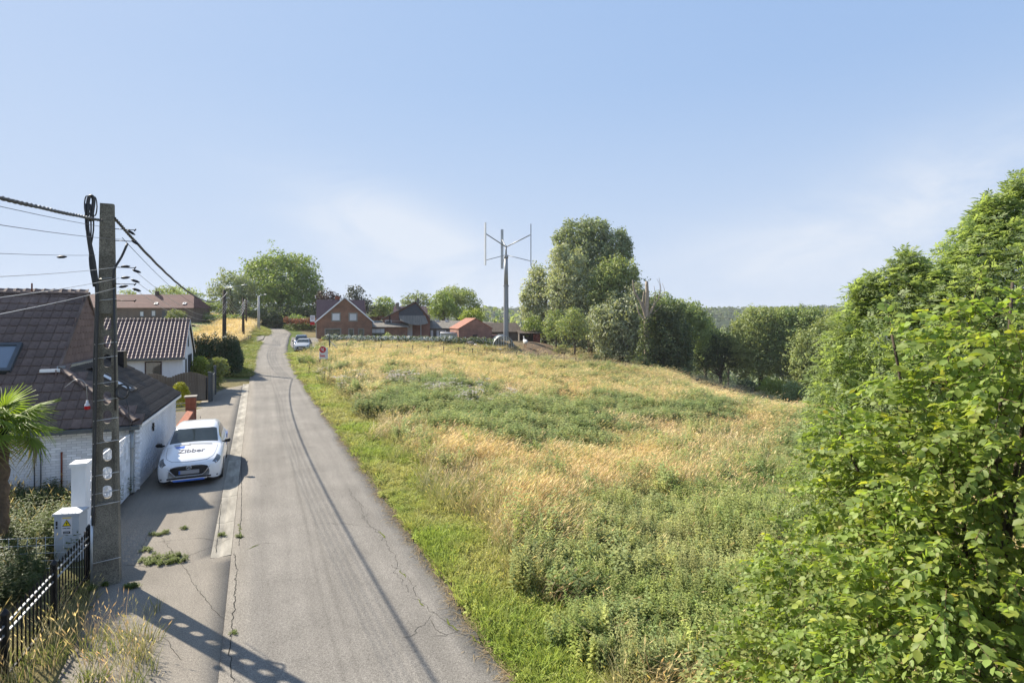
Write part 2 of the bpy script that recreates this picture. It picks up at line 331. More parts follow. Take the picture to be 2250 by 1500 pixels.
for q in ((-12, 8, 0), (-18, 12, 0), (-25, 20, .1), (-20, 35, .1), (-30, 35, .3), (-35, 60, 1.4), (-60, 90, 3.5), (-30, 0, 0), (-12, -10, 0), (23, 67, -4.3), (31, 65, -8.6), (0, 150, -4), (40, 130, -12),
          (90, 110, -20), (90, 60, -14), (120, 150, -25), (60, 20, -8), (90, 0, -12), (0, -30, 0), (40, -30, -4), (-60, -30, 0), (-100, 50, 3), (-120, 150, 6), (-60, 150, 3.5), (-30, 130, 1.8), (30, 30, -2.9)): ctl.append(q)
for q in ((0, 5, -.06), (15, 5, -.05), (30, 5, 0), (0, 10, -.5), (15, 10, -.45), (30, 10, -.25), (45, 8, .15), (0, 20, -1.6), (20, 20, -1.3), (40, 20, -.8), (0, 35, -3.4), (-20, 20, -2), (-20, 40, -4.5)): S3(*q)
for s in (-10, 0, 10, 20, 30, 40): S3(s, -1, 0); S3(s, 3.2, 0)
C_ = np.array(ctl); n_ = len(C_)
def tps_k(d): return np.where(d > 1e-6, d * d * np.log(d + 1e-9), 0)
A_ = np.zeros((n_ + 3, n_ + 3)); dd = np.hypot(C_[:, None, 0] - C_[None, :, 0], C_[:, None, 1] - C_[None, :, 1])
A_[:n_, :n_] = tps_k(dd) + np.eye(n_) * 8.0; A_[:n_, n_:] = np.c_[np.ones(n_), C_[:, :2]]; A_[n_:, :n_] = A_[:n_, n_:].T
w_ = np.linalg.solve(A_, np.r_[C_[:, 2], 0, 0, 0])
def tps(X, Y):
    Z = w_[n_] + w_[n_ + 1] * X + w_[n_ + 2] * Y
    for i in range(n_): Z = Z + w_[i] * tps_k(np.hypot(X - C_[i, 0], Y - C_[i, 1]))
    return Z
def paved_left(s, t):
    """1 inside the paved strip left of the road"""
    edge = np.interp(s, [4, 7, 9, 11.5, 12.4, 14, 36, 40, 42], [-1.6, -1.9, -2.35, -2.55, -2.75, -3.2, -2.75, -2.0, -0.6])
    return (t > edge) & (t < -0.3) & (s < 42) & (s > -30), edge
def terrain(X, Y, low=True):
    X = np.asarray(X, float); Y = np.asarray(Y, float)
    Xc = np.clip(X, -125, 122); Yc = np.clip(Y, -38, 152)
    Z = tps(Xc, Yc)
    r = np.hypot(X, Y); out = np.hypot(X - Xc, Y - Yc)
    az = np.arctan2(X, np.maximum(Y, 1))
    right = sstep(-0.25, 0.0, az)
    ridge = -28 + (29 + 6 * right + 7 * (fbm(X / 260 + 3, Y / 500, 5, 3) - .5)) * sstep(480, 980, r)
    far = np.where(Y > 0, ridge * right + (1 - right) * 6.0, -6.0)
    Z = Z + (far - Z) * sstep(0, 160, out)
    d, rz, sd = road_dist(X, Y); s, t = toST(X, Y)
    w = 1 - sstep(1.8, 4.2, d); Z = Z * (1 - w) + (rz) * w
    # flat paved and garden strip on the left
    wl = sstep(-13, -8, t) * (1 - sstep(-1, 0, t)) * (1 - sstep(44, 50, s)); Z = Z * (1 - wl)
    inn = sstep(0.2, -0.05, d - 1.72)
    if low:
        Z = Z - 0.09 * (d < 1.6) * (r < 300)
        pl, e = paved_left(s, t); Z = Z - 0.09 * (pl & (t > e + .3))
        far_w = sstep(2.2, 8, d); Z = Z + far_w * (fbm(X * .35, Y * .35, 2, 3) - .5) * .28 * (r < 160)
    return Z
def tz(x, y): return float(terrain(np.array([x]), np.array([y]))[0])
def GP(px, py, d0=4.0, d1=170.0):
    """photo pixel -> point on the terrain"""
    D = np.linspace(d0, d1, 1200); X = (px - CX) / F * D; Zr = HC + (HY - py) / F * D; Zt = terrain(X, D)
    i = np.argmax(Zr < Zt)
    if Zr[i] >= Zt[i]: i = len(D) - 1
    return Vector((X[i], D[i], Zt[i]))
def onG(px, D): x = (px - CX) / F * D; return Vector((x, D, tz(x, D)))

def axis(lo, hi, a, b, step, g=1.16):
    c = list(np.arange(a, b + step, step)); x, h = b, step
    while x < hi: h *= g; x += h; c.append(x)
    x, h = a, step; L = []
    while x > lo: h *= g; x -= h; L.append(x)
    return np.array(L[::-1] + c)
ax = axis(-2200, 2200, -62, 62, 0.62); ay = axis(-900, 2200, -4, 106, 0.62)
GX, GY = np.meshgrid(ax, ay); GZ = terrain(GX, GY)
nx_, ny_ = len(ax), len(ay)
idx = np.arange(nx_ * ny_).reshape(ny_, nx_)
Fq = np.stack([idx[:-1, :-1], idx[:-1, 1:], idx[1:, 1:], idx[1:, :-1]], -1).reshape(-1, 4)

# what grows where: classification by place, read off the photograph once and kept in world metres
def zones(X, Y):
    s, t = toST(X, Y); Z = terrain(X, Y)
    px = CX + X / np.maximum(Y, .5) * F; py = HY + (HC - Z) / np.maximum(Y, .5) * F
    d, rz, sd = road_dist(X, Y)
    wob = (fbm(X * .5, Y * .5, 11, 3) - .5)
    px2 = px + wob * 190 + (fbm(X * 1.7, Y * 1.7, 13, 2) - .5) * 70; py2 = py + (fbm(X * .45 + 9, Y * .45, 12, 3) - .5) * 62
    def el(cx, cy, rx, ry, rot=0.0):
        a = math.radians(rot); ux = (px2 - cx) * math.cos(a) + (py2 - cy) * math.sin(a); uy = -(px2 - cx) * math.sin(a) + (py2 - cy) * math.cos(a)
        return np.clip(1.15 * (1.12 - np.hypot(ux / rx, uy / ry)), 0, 1)
    straw = 0.25 + 0.9 * (fbm(X * .16, Y * .16, 21, 4) - .42)
    straw = np.where(Y > 30, straw + .22, straw) + .5 * (fbm(X * .55, Y * .55, 23, 3) - .5)
    for e in ((860, 815, 230, 38, 6, .9), (1150, 850, 330, 36, 8, .7), (1500, 888, 190, 22, 8, .8), (1250, 898, 180, 15, 6, 1.0), (1665, 965, 75, 42, 0, 1.3), (1150, 1130, 150, 90, 20, .8),
              (1270, 1040, 230, 60, 10, .6), (1560, 1060, 170, 45, 10, .35), (780, 860, 60, 40, 40, .8), (1000, 1030, 120, 40, 30, .6), (760, 775, 150, 14, 0, .9), (1010, 810, 250, 16, 5, .5), (1600, 880, 120, 14, 22, .8), (1240, 1010, 260, 22, 0, .5)):
        straw = straw + e[5] * el(*e[:5])
    nettle = np.zeros_like(straw)
    for e in ((1000, 925, 210, 42, 12, 1.3), (1180, 965, 130, 48, 10, 1.3), (1370, 918, 240, 20, 2, 1.4), (1560, 903, 110, 12, 8, 1.2), (1000, 868, 190, 16, 14, .5), (1390, 955, 60, 12, 0, .5), (1790, 990, 70, 60, 0, .8), (1100, 990, 110, 30, 20, .6)):
        nettle = nettle + e[5] * el(*e[:5])
    weed = np.zeros_like(straw)
    for e in ((1500, 1330, 360, 190, 10, 1.3), (1720, 1180, 170, 180, 0, 1.2), (1500, 1170, 170, 60, 0, .8), (1350, 1450, 260, 110, 0, .8), (1290, 1240, 100, 60, 0, .4)):
        weed = weed + e[5] * el(*e[:5])
    green = np.zeros_like(straw)
    for e in ((1370, 835, 200, 26, 6, 1.0), (1060, 783, 330, 8, 3, .6), (1330, 820, 180, 16, 6, .8), (930, 900, 60, 12, 0, .3), (1480, 865, 90, 14, 15, .6), (800, 900, 60, 30, 20, .4)):
        green = green + e[5] * el(*e[:5])
    flower = np.clip(1.3 * el(830, 862, 95, 12, 8) + 1.5 * el(985, 878, 100, 12, 14), 0, 1)
    verge = (1 - sstep(1.3, 2.6, t - 3.05 + wob * 1.3)) * (t > 2.2) * (s < 46) + (d < 3.6) * (s >= 46) * 1.0
    yard = ((py < 766 + 14 * wob) & (px > 955) & (px < 1400) & (Y > 70)) | ((px > 1090) & (px < 1520) & (py < 791 + (px - 1150) * .10) & (Y > 62) & (Z > -7))
    slope = (Y > 60) & (px > 1500) & (py > 800)
    return dict(s=s, t=t, px=px, py=py, d=d, sd=sd, straw=straw - nettle * 1.3 - weed * 1.3 - green * .8, nettle=nettle, weed=weed, green=green, flower=flower, verge=np.clip(verge, 0, 1), yard=yard, slope=slope, Z=Z)

q = zones(GX.ravel(), GY.ravel())
cS = np.array([0.23, 0.18, 0.10]); cG = np.array([0.075, 0.085, 0.028]); cD = np.array([0.045, 0.06, 0.022]); cB = np.array([0.17, 0.125, 0.085]); cV = np.array([0.085, 0.115, 0.025]); cH = np.array([0.34, 0.30, 0.14])
k = np.clip(q['straw'], 0, 1)[:, None]; col = cG * (1 - k) + cS * k
k = np.clip(q['nettle'] + q['weed'], 0, 1)[:, None]; col = col * (1 - k) + cD * k
k = q['verge'][:, None]; col = col * (1 - k) + cV * k
k = q['yard'].astype(float)[:, None] * np.clip(.35 + 1.3 * (sstep(1120, 1200, q['px']))[:, None], 0, 1); col = col * (1 - k) + cB * k
k = q['slope'].astype(float)[:, None]; col = col * (1 - k) + np.array([0.115, 0.085, 0.055]) * k
lf = (q['t'] < -0.5) & (q['s'] > 44) & (q['d'] > 4.5); col = np.where(lf[:, None], cH * .9, col)
rr = np.hypot(GX, GY).ravel(); k = sstep(120, 200, rr)[:, None]; col = col * (1 - k) + np.array([0.045, 0.062, 0.026]) * k
me = mesh_np('ground', np.c_[GX.ravel(), GY.ravel(), GZ.ravel()], Fq, smooth=True, col=col)
gm = bpy.data.materials.new('meadow_soil_and_thatch'); gm.use_nodes = True; n = gm.node_tree; b = n.nodes['Principled BSDF']; b.inputs['Roughness'].default_value = 1; b.inputs['Specular IOR Level'].default_value = .1
at = n.nodes.new('ShaderNodeAttribute'); at.attribute_name = 'tint'
g1 = n.nodes.new('ShaderNodeTexCoord'); z1 = n.nodes.new('ShaderNodeTexNoise'); z1.inputs['Scale'].default_value = 3.0; z1.inputs['Detail'].default_value = 8; z1.inputs['Roughness'].default_value = .7; n.links.new(g1.outputs['Object'], z1.inputs['Vector'])
r1 = n.nodes.new('ShaderNodeMapRange'); r1.inputs['From Min'].default_value = .3; r1.inputs['From Max'].default_value = .7; r1.inputs['To Min'].default_value = .55; r1.inputs['To Max'].default_value = 1.4; n.links.new(z1.outputs['Fac'], r1.inputs['Value'])
x1 = n.nodes.new('ShaderNodeVectorMath'); x1.operation = 'SCALE'; n.links.new(at.outputs['Color'], x1.inputs[0]); n.links.new(r1.outputs[0], x1.inputs['Scale']); n.links.new(x1.outputs[0], b.inputs['Base Color'])
bp = n.nodes.new('ShaderNodeBump'); bp.inputs['Strength'].default_value = .8; bp.inputs['Distance'].default_value = .08; n.links.new(z1.outputs['Fac'], bp.inputs['Height']); n.links.new(bp.outputs[0], b.inputs['Normal'])
me.materials.append(gm)
obj('ground', me, label='sloping ground of meadow, verge, yard and garden falling away to the right', cat='ground', kind='structure')

# ------------------------------------------------------------------ road
def asphalt(name, base, warm=(1, 1, 1), tracks=True):
    m = bpy.data.materials.new(name); m.use_nodes = True; n = m.node_tree; L = n.links; b = n.nodes['Principled BSDF']; b.inputs['Roughness'].default_value = .92; b.inputs['Specular IOR Level'].default_value = .2
    t = n.nodes.new('ShaderNodeTexCoord'); uv = n.nodes.new('ShaderNodeUVMap'); uv.uv_map = 'UVMap'
    def noise(sc_, det, src, rough=.6):
        z = n.nodes.new('ShaderNodeTexNoise'); z.inputs['Scale'].default_value = sc_; z.inputs['Detail'].default_value = det; z.inputs['Roughness'].default_value = rough; L.new(src, z.inputs['Vector']); return z.outputs['Fac']
    def mr(v, a, b_, c, d):
        r = n.nodes.new('ShaderNodeMapRange'); r.inputs['From Min'].default_value = a; r.inputs['From Max'].default_value = b_; r.inputs['To Min'].default_value = c; r.inputs['To Max'].default_value = d; L.new(v, r.inputs['Value']); return r.outputs[0]
    def mul(a, b_):
        q = n.nodes.new('ShaderNodeMath'); q.operation = 'MULTIPLY'; L.new(a, q.inputs[0]); L.new(b_, q.inputs[1]); return q.outputs[0]
    f = mr(noise(75, 2, t.outputs['Object']), .35, .65, .66, 1.3)
    v = mr(noise(30, 3, t.outputs['Object']), .3, .7, .80, 1.18)
    g = mul(mr(noise(.55, 5, t.outputs['Object']), .3, .7, .84, 1.12), mr(noise(2.3, 6, t.outputs['Object'], .75), .56, .72, 1.04, .82))
    st = n.nodes.new('ShaderNodeMapping'); st.inputs['Scale'].default_value = (3.2, .16, 1); L.new(uv.outputs[0], st.inputs[0])
    h = mr(noise(1, 4, st.outputs[0]), .3, .7, .86 if tracks else .93, 1.1)
    o = mul(mul(f, v), mul(g, h))
    x = n.nodes.new('ShaderNodeVectorMath'); x.operation = 'SCALE'; x.inputs[0].default_value = tuple(base[i] * warm[i] for i in range(3)); L.new(o, x.inputs['Scale']); res = x.outputs[0]
    if tracks:
        # pair of dark tyre marks that bend with the lane
        sp = n.nodes.new('ShaderNodeSeparateXYZ'); L.new(uv.outputs[0], sp.inputs[0])
        wv = n.nodes.new('ShaderNodeMath'); wv.operation = 'MULTIPLY_ADD'; wv.inputs[1].default_value = .35; L.new(noise(.09, 1, uv.outputs[0]), wv.inputs[0]); L.new(sp.outputs[0], wv.inputs[2])
        acc = None
        for c0, w0, k0 in ((1.22, .06, .16), (1.42, .05, .12), (2.55, .2, .07), (.35, .25, .05)):
            a = n.nodes.new('ShaderNodeMath'); a.operation = 'SUBTRACT'; L.new(wv.outputs[0], a.inputs[0]); a.inputs[1].default_value = c0
            ab = n.nodes.new('ShaderNodeMath'); ab.operation = 'ABSOLUTE'; L.new(a.outputs[0], ab.inputs[0])
            mm = mr(ab.outputs[0], 0, w0, 1 - k0, 1)
            acc = mm if acc is None else mul(acc, mm)
        x2 = n.nodes.new('ShaderNodeVectorMath'); x2.operation = 'SCALE'; L.new(res, x2.inputs[0]); L.new(acc, x2.inputs['Scale']); res = x2.outputs[0]
    L.new(res, b.inputs['Base Color'])
    bp = n.nodes.new('ShaderNodeBump'); bp.inputs['Strength'].default_value = .55; bp.inputs['Distance'].default_value = .006; L.new(noise(120, 3, t.outputs['Object']), bp.inputs['Height']); L.new(bp.outputs[0], b.inputs['Normal'])
    return m
M['asphalt'] = asphalt('worn_grey_asphalt', (0.205, 0.190, 0.168))
M['asphalt_side'] = asphalt('old_patched_asphalt', (0.215, 0.193, 0.162), tracks=False)
def ribbon(name, left, right, zl, zr, m, nacross=6, th=.10, **kw):
    """left/right: arrays (k,2) of edges; a slab with skirt"""
    k = len(left); V = []; Fc = []; UV = []
    sl = np.r_[0, np.cumsum(np.hypot(*np.diff(left, axis=0).T))]
    for i in range(k):
        for j in range(nacross + 1):
            a = j / nacross; V.append((left[i][0] * (1 - a) + right[i][0] * a, left[i][1] * (1 - a) + right[i][1] * a, zl[i] * (1 - a) + zr[i] * a))
        V.append((right[i][0], right[i][1], zr[i] - th)); V.append((left[i][0], left[i][1], zl[i] - th))
    w = nacross + 3
    for i in range(k - 1):
        for j in range(nacross): Fc.append((i * w + j, i * w + j + 1, (i + 1) * w + j + 1, (i + 1) * w + j))
        Fc.append((i * w + nacross, i * w + nacross + 1, (i + 1) * w + nacross + 1, (i + 1) * w + nacross))
        Fc.append((i * w + nacross + 2, i * w, (i + 1) * w, (i + 1) * w + nacross + 2))
    me = mesh_np(name, V, Fc, [m]); uvl = me.uv_layers.new(name='UVMap')
    lv = np.empty(len(me.loops), np.int32); me.loops.foreach_get('vertex_index', lv)
    s0, t0 = toST(np.array(V)[:, 0], np.array(V)[:, 1]); row = lv // w; cc = np.minimum(lv % w, nacross) / nacross
    wid = np.hypot(*(np.array(right) - np.array(left)).T)
    uvs = np.c_[cc * wid[row] + kw.get('u0', 0), sl[row]].astype(np.float32); uvl.data.foreach_set('uv', uvs.ravel())
    return me
tan = np.gradient(CLs[:, :2], axis=0); tan /= np.hypot(*tan.T)[:, None]; nor = np.c_[tan[:, 1], -tan[:, 0]]
# finer stations with slightly ragged edges
tt = np.linspace(0, len(CLs) - 1, 700); ii = np.arange(len(CLs))
c2 = np.c_[np.interp(tt, ii, CLs[:, 0]), np.interp(tt, ii, CLs[:, 1]), np.interp(tt, ii, CLs[:, 2])]; n2 = np.c_[np.interp(tt, ii, nor[:, 0]), np.interp(tt, ii, nor[:, 1])]
s2 = np.r_[0, np.cumsum(np.hypot(*np.diff(c2[:, :2], axis=0).T))]
rag = (fbm(s2 * 1.1, s2 * 0, 31, 4) - .5) * .26; wl = 1.75
Lf = c2[:, :2] - n2 * wl; Rt = c2[:, :2] + n2 * (1.75 + rag)[:, None]
me = ribbon('road', Lf, Rt, c2[:, 2] + .004, c2[:, 2] + .004, M['asphalt'], 8, .12, u0=-.45)
road = obj('road', me, label='narrow grey asphalt lane running up to the bend between verge and houses', cat='road', kind='structure')
# cracks: thin dark gaps with moss, laid along the photo's crack lines on the flat road
M['crack'] = mat('dark_crack', (0.035, 0.033, 0.028), 1, .3, 20)
M['moss'] = mat('crack_moss', (0.10, 0.12, 0.02), 1, .3, 30)
def gp0(px, py, z=0.0): D = (HC - z) * F / (py - HY); return np.array(((px - CX) / F * D, D))
def crack(mb, pix, wd=.0045, z=.0075, jit=.03, m=0):
    pts = [gp0(*p) for p in pix]; out = []
    for a, b in zip(pts[:-1], pts[1:]):
        L = np.hypot(*(b - a)); k = max(2, int(L / .07))
        for i in range(k): out.append(a + (b - a) * i / k + (rng.normal(0, jit, 2) if i else rng.normal(0, jit * .3, 2)))
    out.append(pts[-1]); out = np.array(out); tg = np.gradient(out, axis=0); tg /= np.maximum(np.hypot(*tg.T)[:, None], 1e-6); nn = np.c_[tg[:, 1], -tg[:, 0]]
    ws = wd * rng.uniform(.25, 1.0, len(out)); ws[0] = ws[-1] = .001
    vs = [(*(p - q * w), z) for p, q, w in zip(out, nn, ws)] + [(*(p + q * w), z) for p, q, w in zip(out, nn, ws)]; k = len(out)
    mb.add(vs, [(i, k + i, k + i + 1, i + 1) for i in range(k - 1)], m)
cm = MB()
for pl in ([(764, 1072), (790, 1105), (800, 1140), (820, 1162), (838, 1168)], [(790, 1105), (810, 1122), (802, 1140)], [(820, 1162), (850, 1190), (868, 1225), (880, 1250), (905, 1280), (915, 1310), (945, 1345), (950, 1350)],
           [(950, 1350), (935, 1368), (915, 1390), (882, 1402)], [(945, 1360), (965, 1388), (990, 1392), (1010, 1384)], [(945, 1345), (975, 1360), (1000, 1385), (1040, 1400), (1075, 1428)], [(905, 1312), (925, 1320)],
           [(540, 1207), (566, 1195), (620, 1190)], [(905, 1222), (920, 1232), (935, 1226)], [(700, 1150), (760, 1150), (815, 1158)], [(860, 1240), (875, 1268), (905, 1300)], [(940, 1400), (985, 1393)]): crack(cm, pl)
for pl in ([(515, 1215), (520, 1260), (514, 1330), (509, 1400), (503, 1440), (512, 1500)],): crack(cm, pl, .010, jit=.012)
for pl in ([(530, 1000), (531, 1060), (530, 1130), (525, 1200)],): crack(cm, pl, .008, z=.0115, jit=.005)
crk = cm.build('crack', M['crack'], road)
cm = MB()
for pl in ([(832, 1165), (848, 1182)], [(880, 1252), (892, 1270)], [(918, 1315), (932, 1332)], [(975, 1358), (1008, 1386)], [(1030, 1395), (1060, 1420)], [(528, 1150), (526, 1185)], [(540, 1207), (568, 1196)]): crack(cm, pl, .018, z=.0095, jit=.02)
cm.build('moss', M['moss'], road)

# left paved strip
S_ = np.r_[np.linspace(-25, 12.27, 120), np.linspace(12.29, 42, 110)]; pe = paved_left(S_, S_ * 0)[1] + (fbm(S_ * 1.3, S_ * 0, 33, 3) - .5) * .12
Lf = np.array([ST(a, b_) for a, b_ in zip(S_, pe)]); Rt = np.array([ST(a, -.822 if a > 12.28 else -.448) for a in S_])
drive = obj('pavement', ribbon('pavement', Lf, Rt, S_ * 0 + .000, S_ * 0 + .000, M['asphalt_side'], 6, .12), label='worn asphalt parking strip between the white house and the concrete gutter', cat='pavement', kind='structure')
# concrete gutter of separate slabs
gut = empty('gutter', (0, 0, 0)); gut['kind'] = 'structure'; gut['label'] = 'row of pale concrete gutter slabs along the left road edge'; gut['category'] = 'gutter'
slabm = mat('stained_concrete_gutter', (0.29, 0.268, 0.225), .95, .4, 1.5, .3, 60, fine=.15, streak=(2.5, .5, 1))
s = 12.3; sl_me = None
while s < 41.5:
    L = 2.0; mb = MB(); a0 = [(-.82, .005), (-.74, -.003), (-.66, -.012), (-.6, -.003), (-.456, .006)]
    vs = []
    for e in (0, L - .018):
        for t_, z in a0: vs.append((t_, e, z))
        vs.append((-.456, e, -.1)); vs.append((-.82, e, -.1))
    if sl_me is None:
        mb.add(vs, [(i, i + 1, 7 + i + 1, 7 + i) for i in range(6)] + [(6, 0, 7, 13), (0, 6, 5, 4, 3, 2, 1), (7, 8, 9, 10, 11, 12, 13)])
        sl_me = mb.mesh('gutter_slab', slabm)
    o = obj('gutter_slab', sl_me, gut); o.location = (*ST(s, 0), 0.002 * random.random()); o.rotation_euler = (0, 0, TH); s += L
# manhole-ish end block
# driveway cracks and joints
cm = MB()
for pl in ([(270, 1240), (330, 1245), (400, 1225), (470, 1200), (505, 1182)], [(310, 1210), (322, 1180), (335, 1160)], [(355, 1180), (400, 1240), (430, 1290), (480, 1350), (508, 1372)], [(300, 1430), (360, 1400), (400, 1450)], [(340, 1190), (440, 1182), (478, 1188)]): crack(cm, pl, .0055, z=.0035, jit=.012)
for pl in ([(487, 1090), (482, 1150), (474, 1215)],): crack(cm, pl, .006, z=.009, jit=.006)
cm.build('crack', M['crack'], drive)
# side lane and parking on the right by the first farm, and on the left at the bend
pk = GP(668, 768, 55, 110); mb = MB()
def patch(name, pix, m, lift=.05, parent=None, **kw):
    pts = [GP(*p) for p in pix]; c = sum(pts, Vector()) / len(pts); V = []; Fc = []; N = 14
    # fan subdivided and draped on the terrain
    rings = 6; V.append(c)
    for r in range(1, rings + 1):
        for i in range(N):
            a = i / N * len(pts); p = pts[int(a) % len(pts)].lerp(pts[(int(a) + 1) % len(pts)], a - int(a)); V.append(c.lerp(p, r / rings))
    V = [Vector((v.x, v.y, tz(v.x, v.y) + lift)) for v in V]
    Fc = [(0, 1 + i, 1 + (i + 1) % N) for i in range(N)]; mb = MB(); mb.add(V, Fc)
    mb.add(V, [(1 + (r - 1) * N + i, 1 + r * N + i, 1 + r * N + (i + 1) % N, 1 + (r - 1) * N + (i + 1) % N) for r in range(1, rings) for i in range(N)])
    o = mb.build(name, m, parent, **kw); bpy.context.view_layer.update(); return o
patch('parking', [(641, 742), (700, 741), (700, 760), (690, 769), (652, 771), (637, 762)], M['asphalt'], .10, label='small asphalt parking bay beside the first brick farmhouse', cat='parking', kind='structure')
patch('side_path', [(556, 741), (582, 738), (578, 748), (562, 752)], M['asphalt'], .10, label='grey side path leaving the lane on the left before the bend', cat='path', kind='structure')
# ------------------------------------------------------------------ near white house (local frame: x right, y away along the street)
def local_m(loc, rz): return Matrix.Translation(Vector(loc)) @ Matrix.Rotation(rz, 4, 'Z')
H1L = (-10.19, 14.8, 0.0); H1R = math.radians(22.2)
house = empty('house', H1L, H1R, 'nearest low white brick house with big dark brown tiled roof, left edge', 'house', 'white houses left of the lane'); HM = local_m(H1L, H1R)
EZ, RZ, SL, SL2 = 1.93, 5.48, 0.978, 0.651
mb = MB(); mb.box(-9, -0.02, 0.02, 7.2, -.1, EZ - .02); mb.box(-2.1, -.02, .02, 5.75, -.1, EZ - .02)
mb.v = []; mb.f = []; mb.m = []; mb.sm = []
mb.box(-9, -2.12, .025, 7.2, -.1, EZ - .02); mb.box(-2.118, -.025, .025, 5.75, -.1, EZ - .02)
mb.build('wall', M['mortar'], house)
mb = MB(); mb.prism([(-2.135, .05, EZ), (-2.135, 7.2, EZ), (-2.135, 3.63, RZ - .06)], (-.2, 0, 0)); mb.build('gable', M['underlay'], house)
# bricks, painted white, joints recessed
def brick_me(name, w, h, d, m, seed=0):
    mb = MB(); mb.add([(0, 0, 0), (w, 0, 0), (w, 0, h), (0, 0, h), (.003, -d, .003), (w - .003, -d, .003), (w - .003, -d, h - .003), (.003, -d, h - .003)], [(4, 5, 6, 7), (0, 1, 5, 4), (1, 2, 6, 5), (2, 3, 7, 6), (3, 0, 4, 7)]); return mb.mesh(name, m)
bm_ = brick_me('brick', .205, .058, .012, M['white_paint'])
Ms = []
for r in range(28):
    off = (.11 if r % 2 else 0)
    for c in range(28):
        y = c * .217 - off
        if y < -.02 or y > 5.55: continue
        Ms.append(Matrix.Translation((-.028 + rng.uniform(0, .004), y + .0, .01 + r * .068)) @ Matrix.Rotation(math.radians(90), 4, 'Z') @ Matrix.Identity(4))
    for c in range(24):
        x = -.21 - c * .217 + off
        Ms.append(Matrix.Translation((x - .02, .028 - rng.uniform(0, .004), .01 + r * .068)))
# order: only the nearest 300 as parts
pieces('brick', bm_, Ms, house, HM, 'brickwork')
# main roof
def slope_m(x, y, z, ang, yaw=0.0):
    """tile frame: local x along the eave, local y up the slope"""
    return Matrix.Translation((x, y, z)) @ Matrix.Rotation(yaw, 4, 'Z') @ Matrix.Rotation(ang, 4, 'X')
def flat_tile(w, L, m, name='roof_tile', lift=.028, t=.02):
    mb = MB(); prof = [(0, .004), (.016, .022), (w * .22, .008), (w * .62, -.008), (w * .88, .002), (w, .024)]
    vs = []
    for y, dz in ((0, lift), (L, 0.002)):
        for x, z in prof: vs.append((x, y, z + dz))
    k = len(prof); fs = [(i, i + 1, k + i + 1, k + i) for i in range(k - 1)]
    b = len(vs)
    for x, z in prof: vs.append((x, 0, z + lift - t))
    fs += [(i + 1, i, b + i, b + i + 1) for i in range(k - 1)]
    vs += [(w, L, -.01), (0, L, -.01)]; fs += [(k - 1, b + k - 1, b + k, 2 * k - 1), (0, k, b + k + 1, b)]
    mb.add(vs, fs); return mb.mesh(name, m)
def pan_tile(w, L, m, name='roof_tile', amp=.028, lift=.03):
    mb = MB(); xs = np.linspace(0, w, 7); vs = []
    pr = [(x, amp * math.sin(2 * math.pi * (x / w) * .98 + .6)) for x in xs]
    for y, dz in ((0, lift), (L, .0)):
        for x, z in pr: vs.append((x, y, z + dz + amp))
    k = len(pr); fs = [(i, i + 1, k + i + 1, k + i) for i in range(k - 1)]
    b = len(vs)
    for x, z in pr: vs.append((x, 0, z + lift + amp - .022))
    fs += [(i + 1, i, b + i, b + i + 1) for i in range(k - 1)]
    mb.add(vs, fs); return mb.mesh(name, m)
a1 = math.atan(SL); sl1 = math.hypot(3.63, 3.63 * SL); tile1 = flat_tile(.232, .36, M['tile_brown'])
mb = MB()
mb.add([(-9.3, -.12, EZ - .12 * SL), (-.02, -.12, EZ - .12 * SL), (-2.08, 1.41, 3.28), (-2.08, 3.63, RZ - .03), (-9.3, 3.63, RZ - .03)], [(0, 1, 2, 3, 4)])
mb.add([(-9.3, 3.63, RZ - .03), (-2.08, 3.63, RZ - .03), (-2.08, 7.4, RZ - .03 - 3.77 * SL), (-9.3, 7.4, RZ - .03 - 3.77 * SL)], [(0, 1, 2, 3)])
mb.add([(.12, -.02, EZ - .12 * SL2), (.12, 5.84, EZ - .12 * SL2), (-2.12, 5.84, 3.285), (-2.12, 1.41, 3.285), (-.02, -.02, EZ - .02)], [(0, 1, 2, 3, 4)])
mb.build('roof', M['underlay'], house)
Ms = []
nrow = int((sl1 + .14) / .315) + 1
for r in range(nrow):
    sd_ = -.14 + r * .315
    if sd_ > sl1 - .1: continue
    yy = sd_ * math.cos(a1); zz = EZ + sd_ * math.sin(a1)
    xr = (-.0 - yy / 1.41 * 2.12) if yy < 1.41 else -2.10
    for c in range(34):
        x = -2.10 - .226 * c + .226 * 9
        if x + .1 > xr or x < -8.5: continue
        Ms.append(slope_m(x + rng.normal(0, .003), yy, zz + .004 + rng.uniform(0, .006), a1 + rng.normal(0, .004)))
tiles_main = Ms
# leave room for the skylight at the left
def sky_hole(Mx): p = Mx.translation; return -4.42 < p.x < -3.28 and 1.12 < p.y < 1.88
Ms = [m_ for m_ in Ms if not sky_hole(m_)]
pieces('roof_tile', tile1, Ms, house, HM, 'roof_tiles_beyond', 300)
# ridge caps
cap = MB(); pts = [(.0, math.cos(a) * .12, math.sin(a) * .07) for a in np.linspace(-.15, math.pi + .15, 7)]; cap.add([(0, p[1], p[2]) for p in pts] + [(.36, p[1] * .9, p[2] * .9) for p in pts], [(i, i + 1, 8 + i, 7 + i) for i in range(6)] + [tuple(range(7))], smooth=True)
capm = cap.mesh('ridge_tile', M['tile_brown'])
for k_ in range(20):
    o = obj('ridge_tile', capm, house); o.location = (-2.4 - .34 * k_, 3.63, RZ - .01)
# hip caps between the front slope and the annex slope
hp0, hp1 = Vector((0.02, -.04, EZ + .0)), Vector((-2.12, 1.41, 3.33)); dh = (hp1 - hp0); Lh = dh.length; qd = dh.to_track_quat('X', 'Z').to_matrix().to_4x4()
for k_ in range(int(Lh / .3)):
    o = obj('hip_tile', capm, house); o.matrix_local = Matrix.Translation(hp0 + dh * (k_ * .3 / Lh) + Vector((0, 0, .02))) @ qd
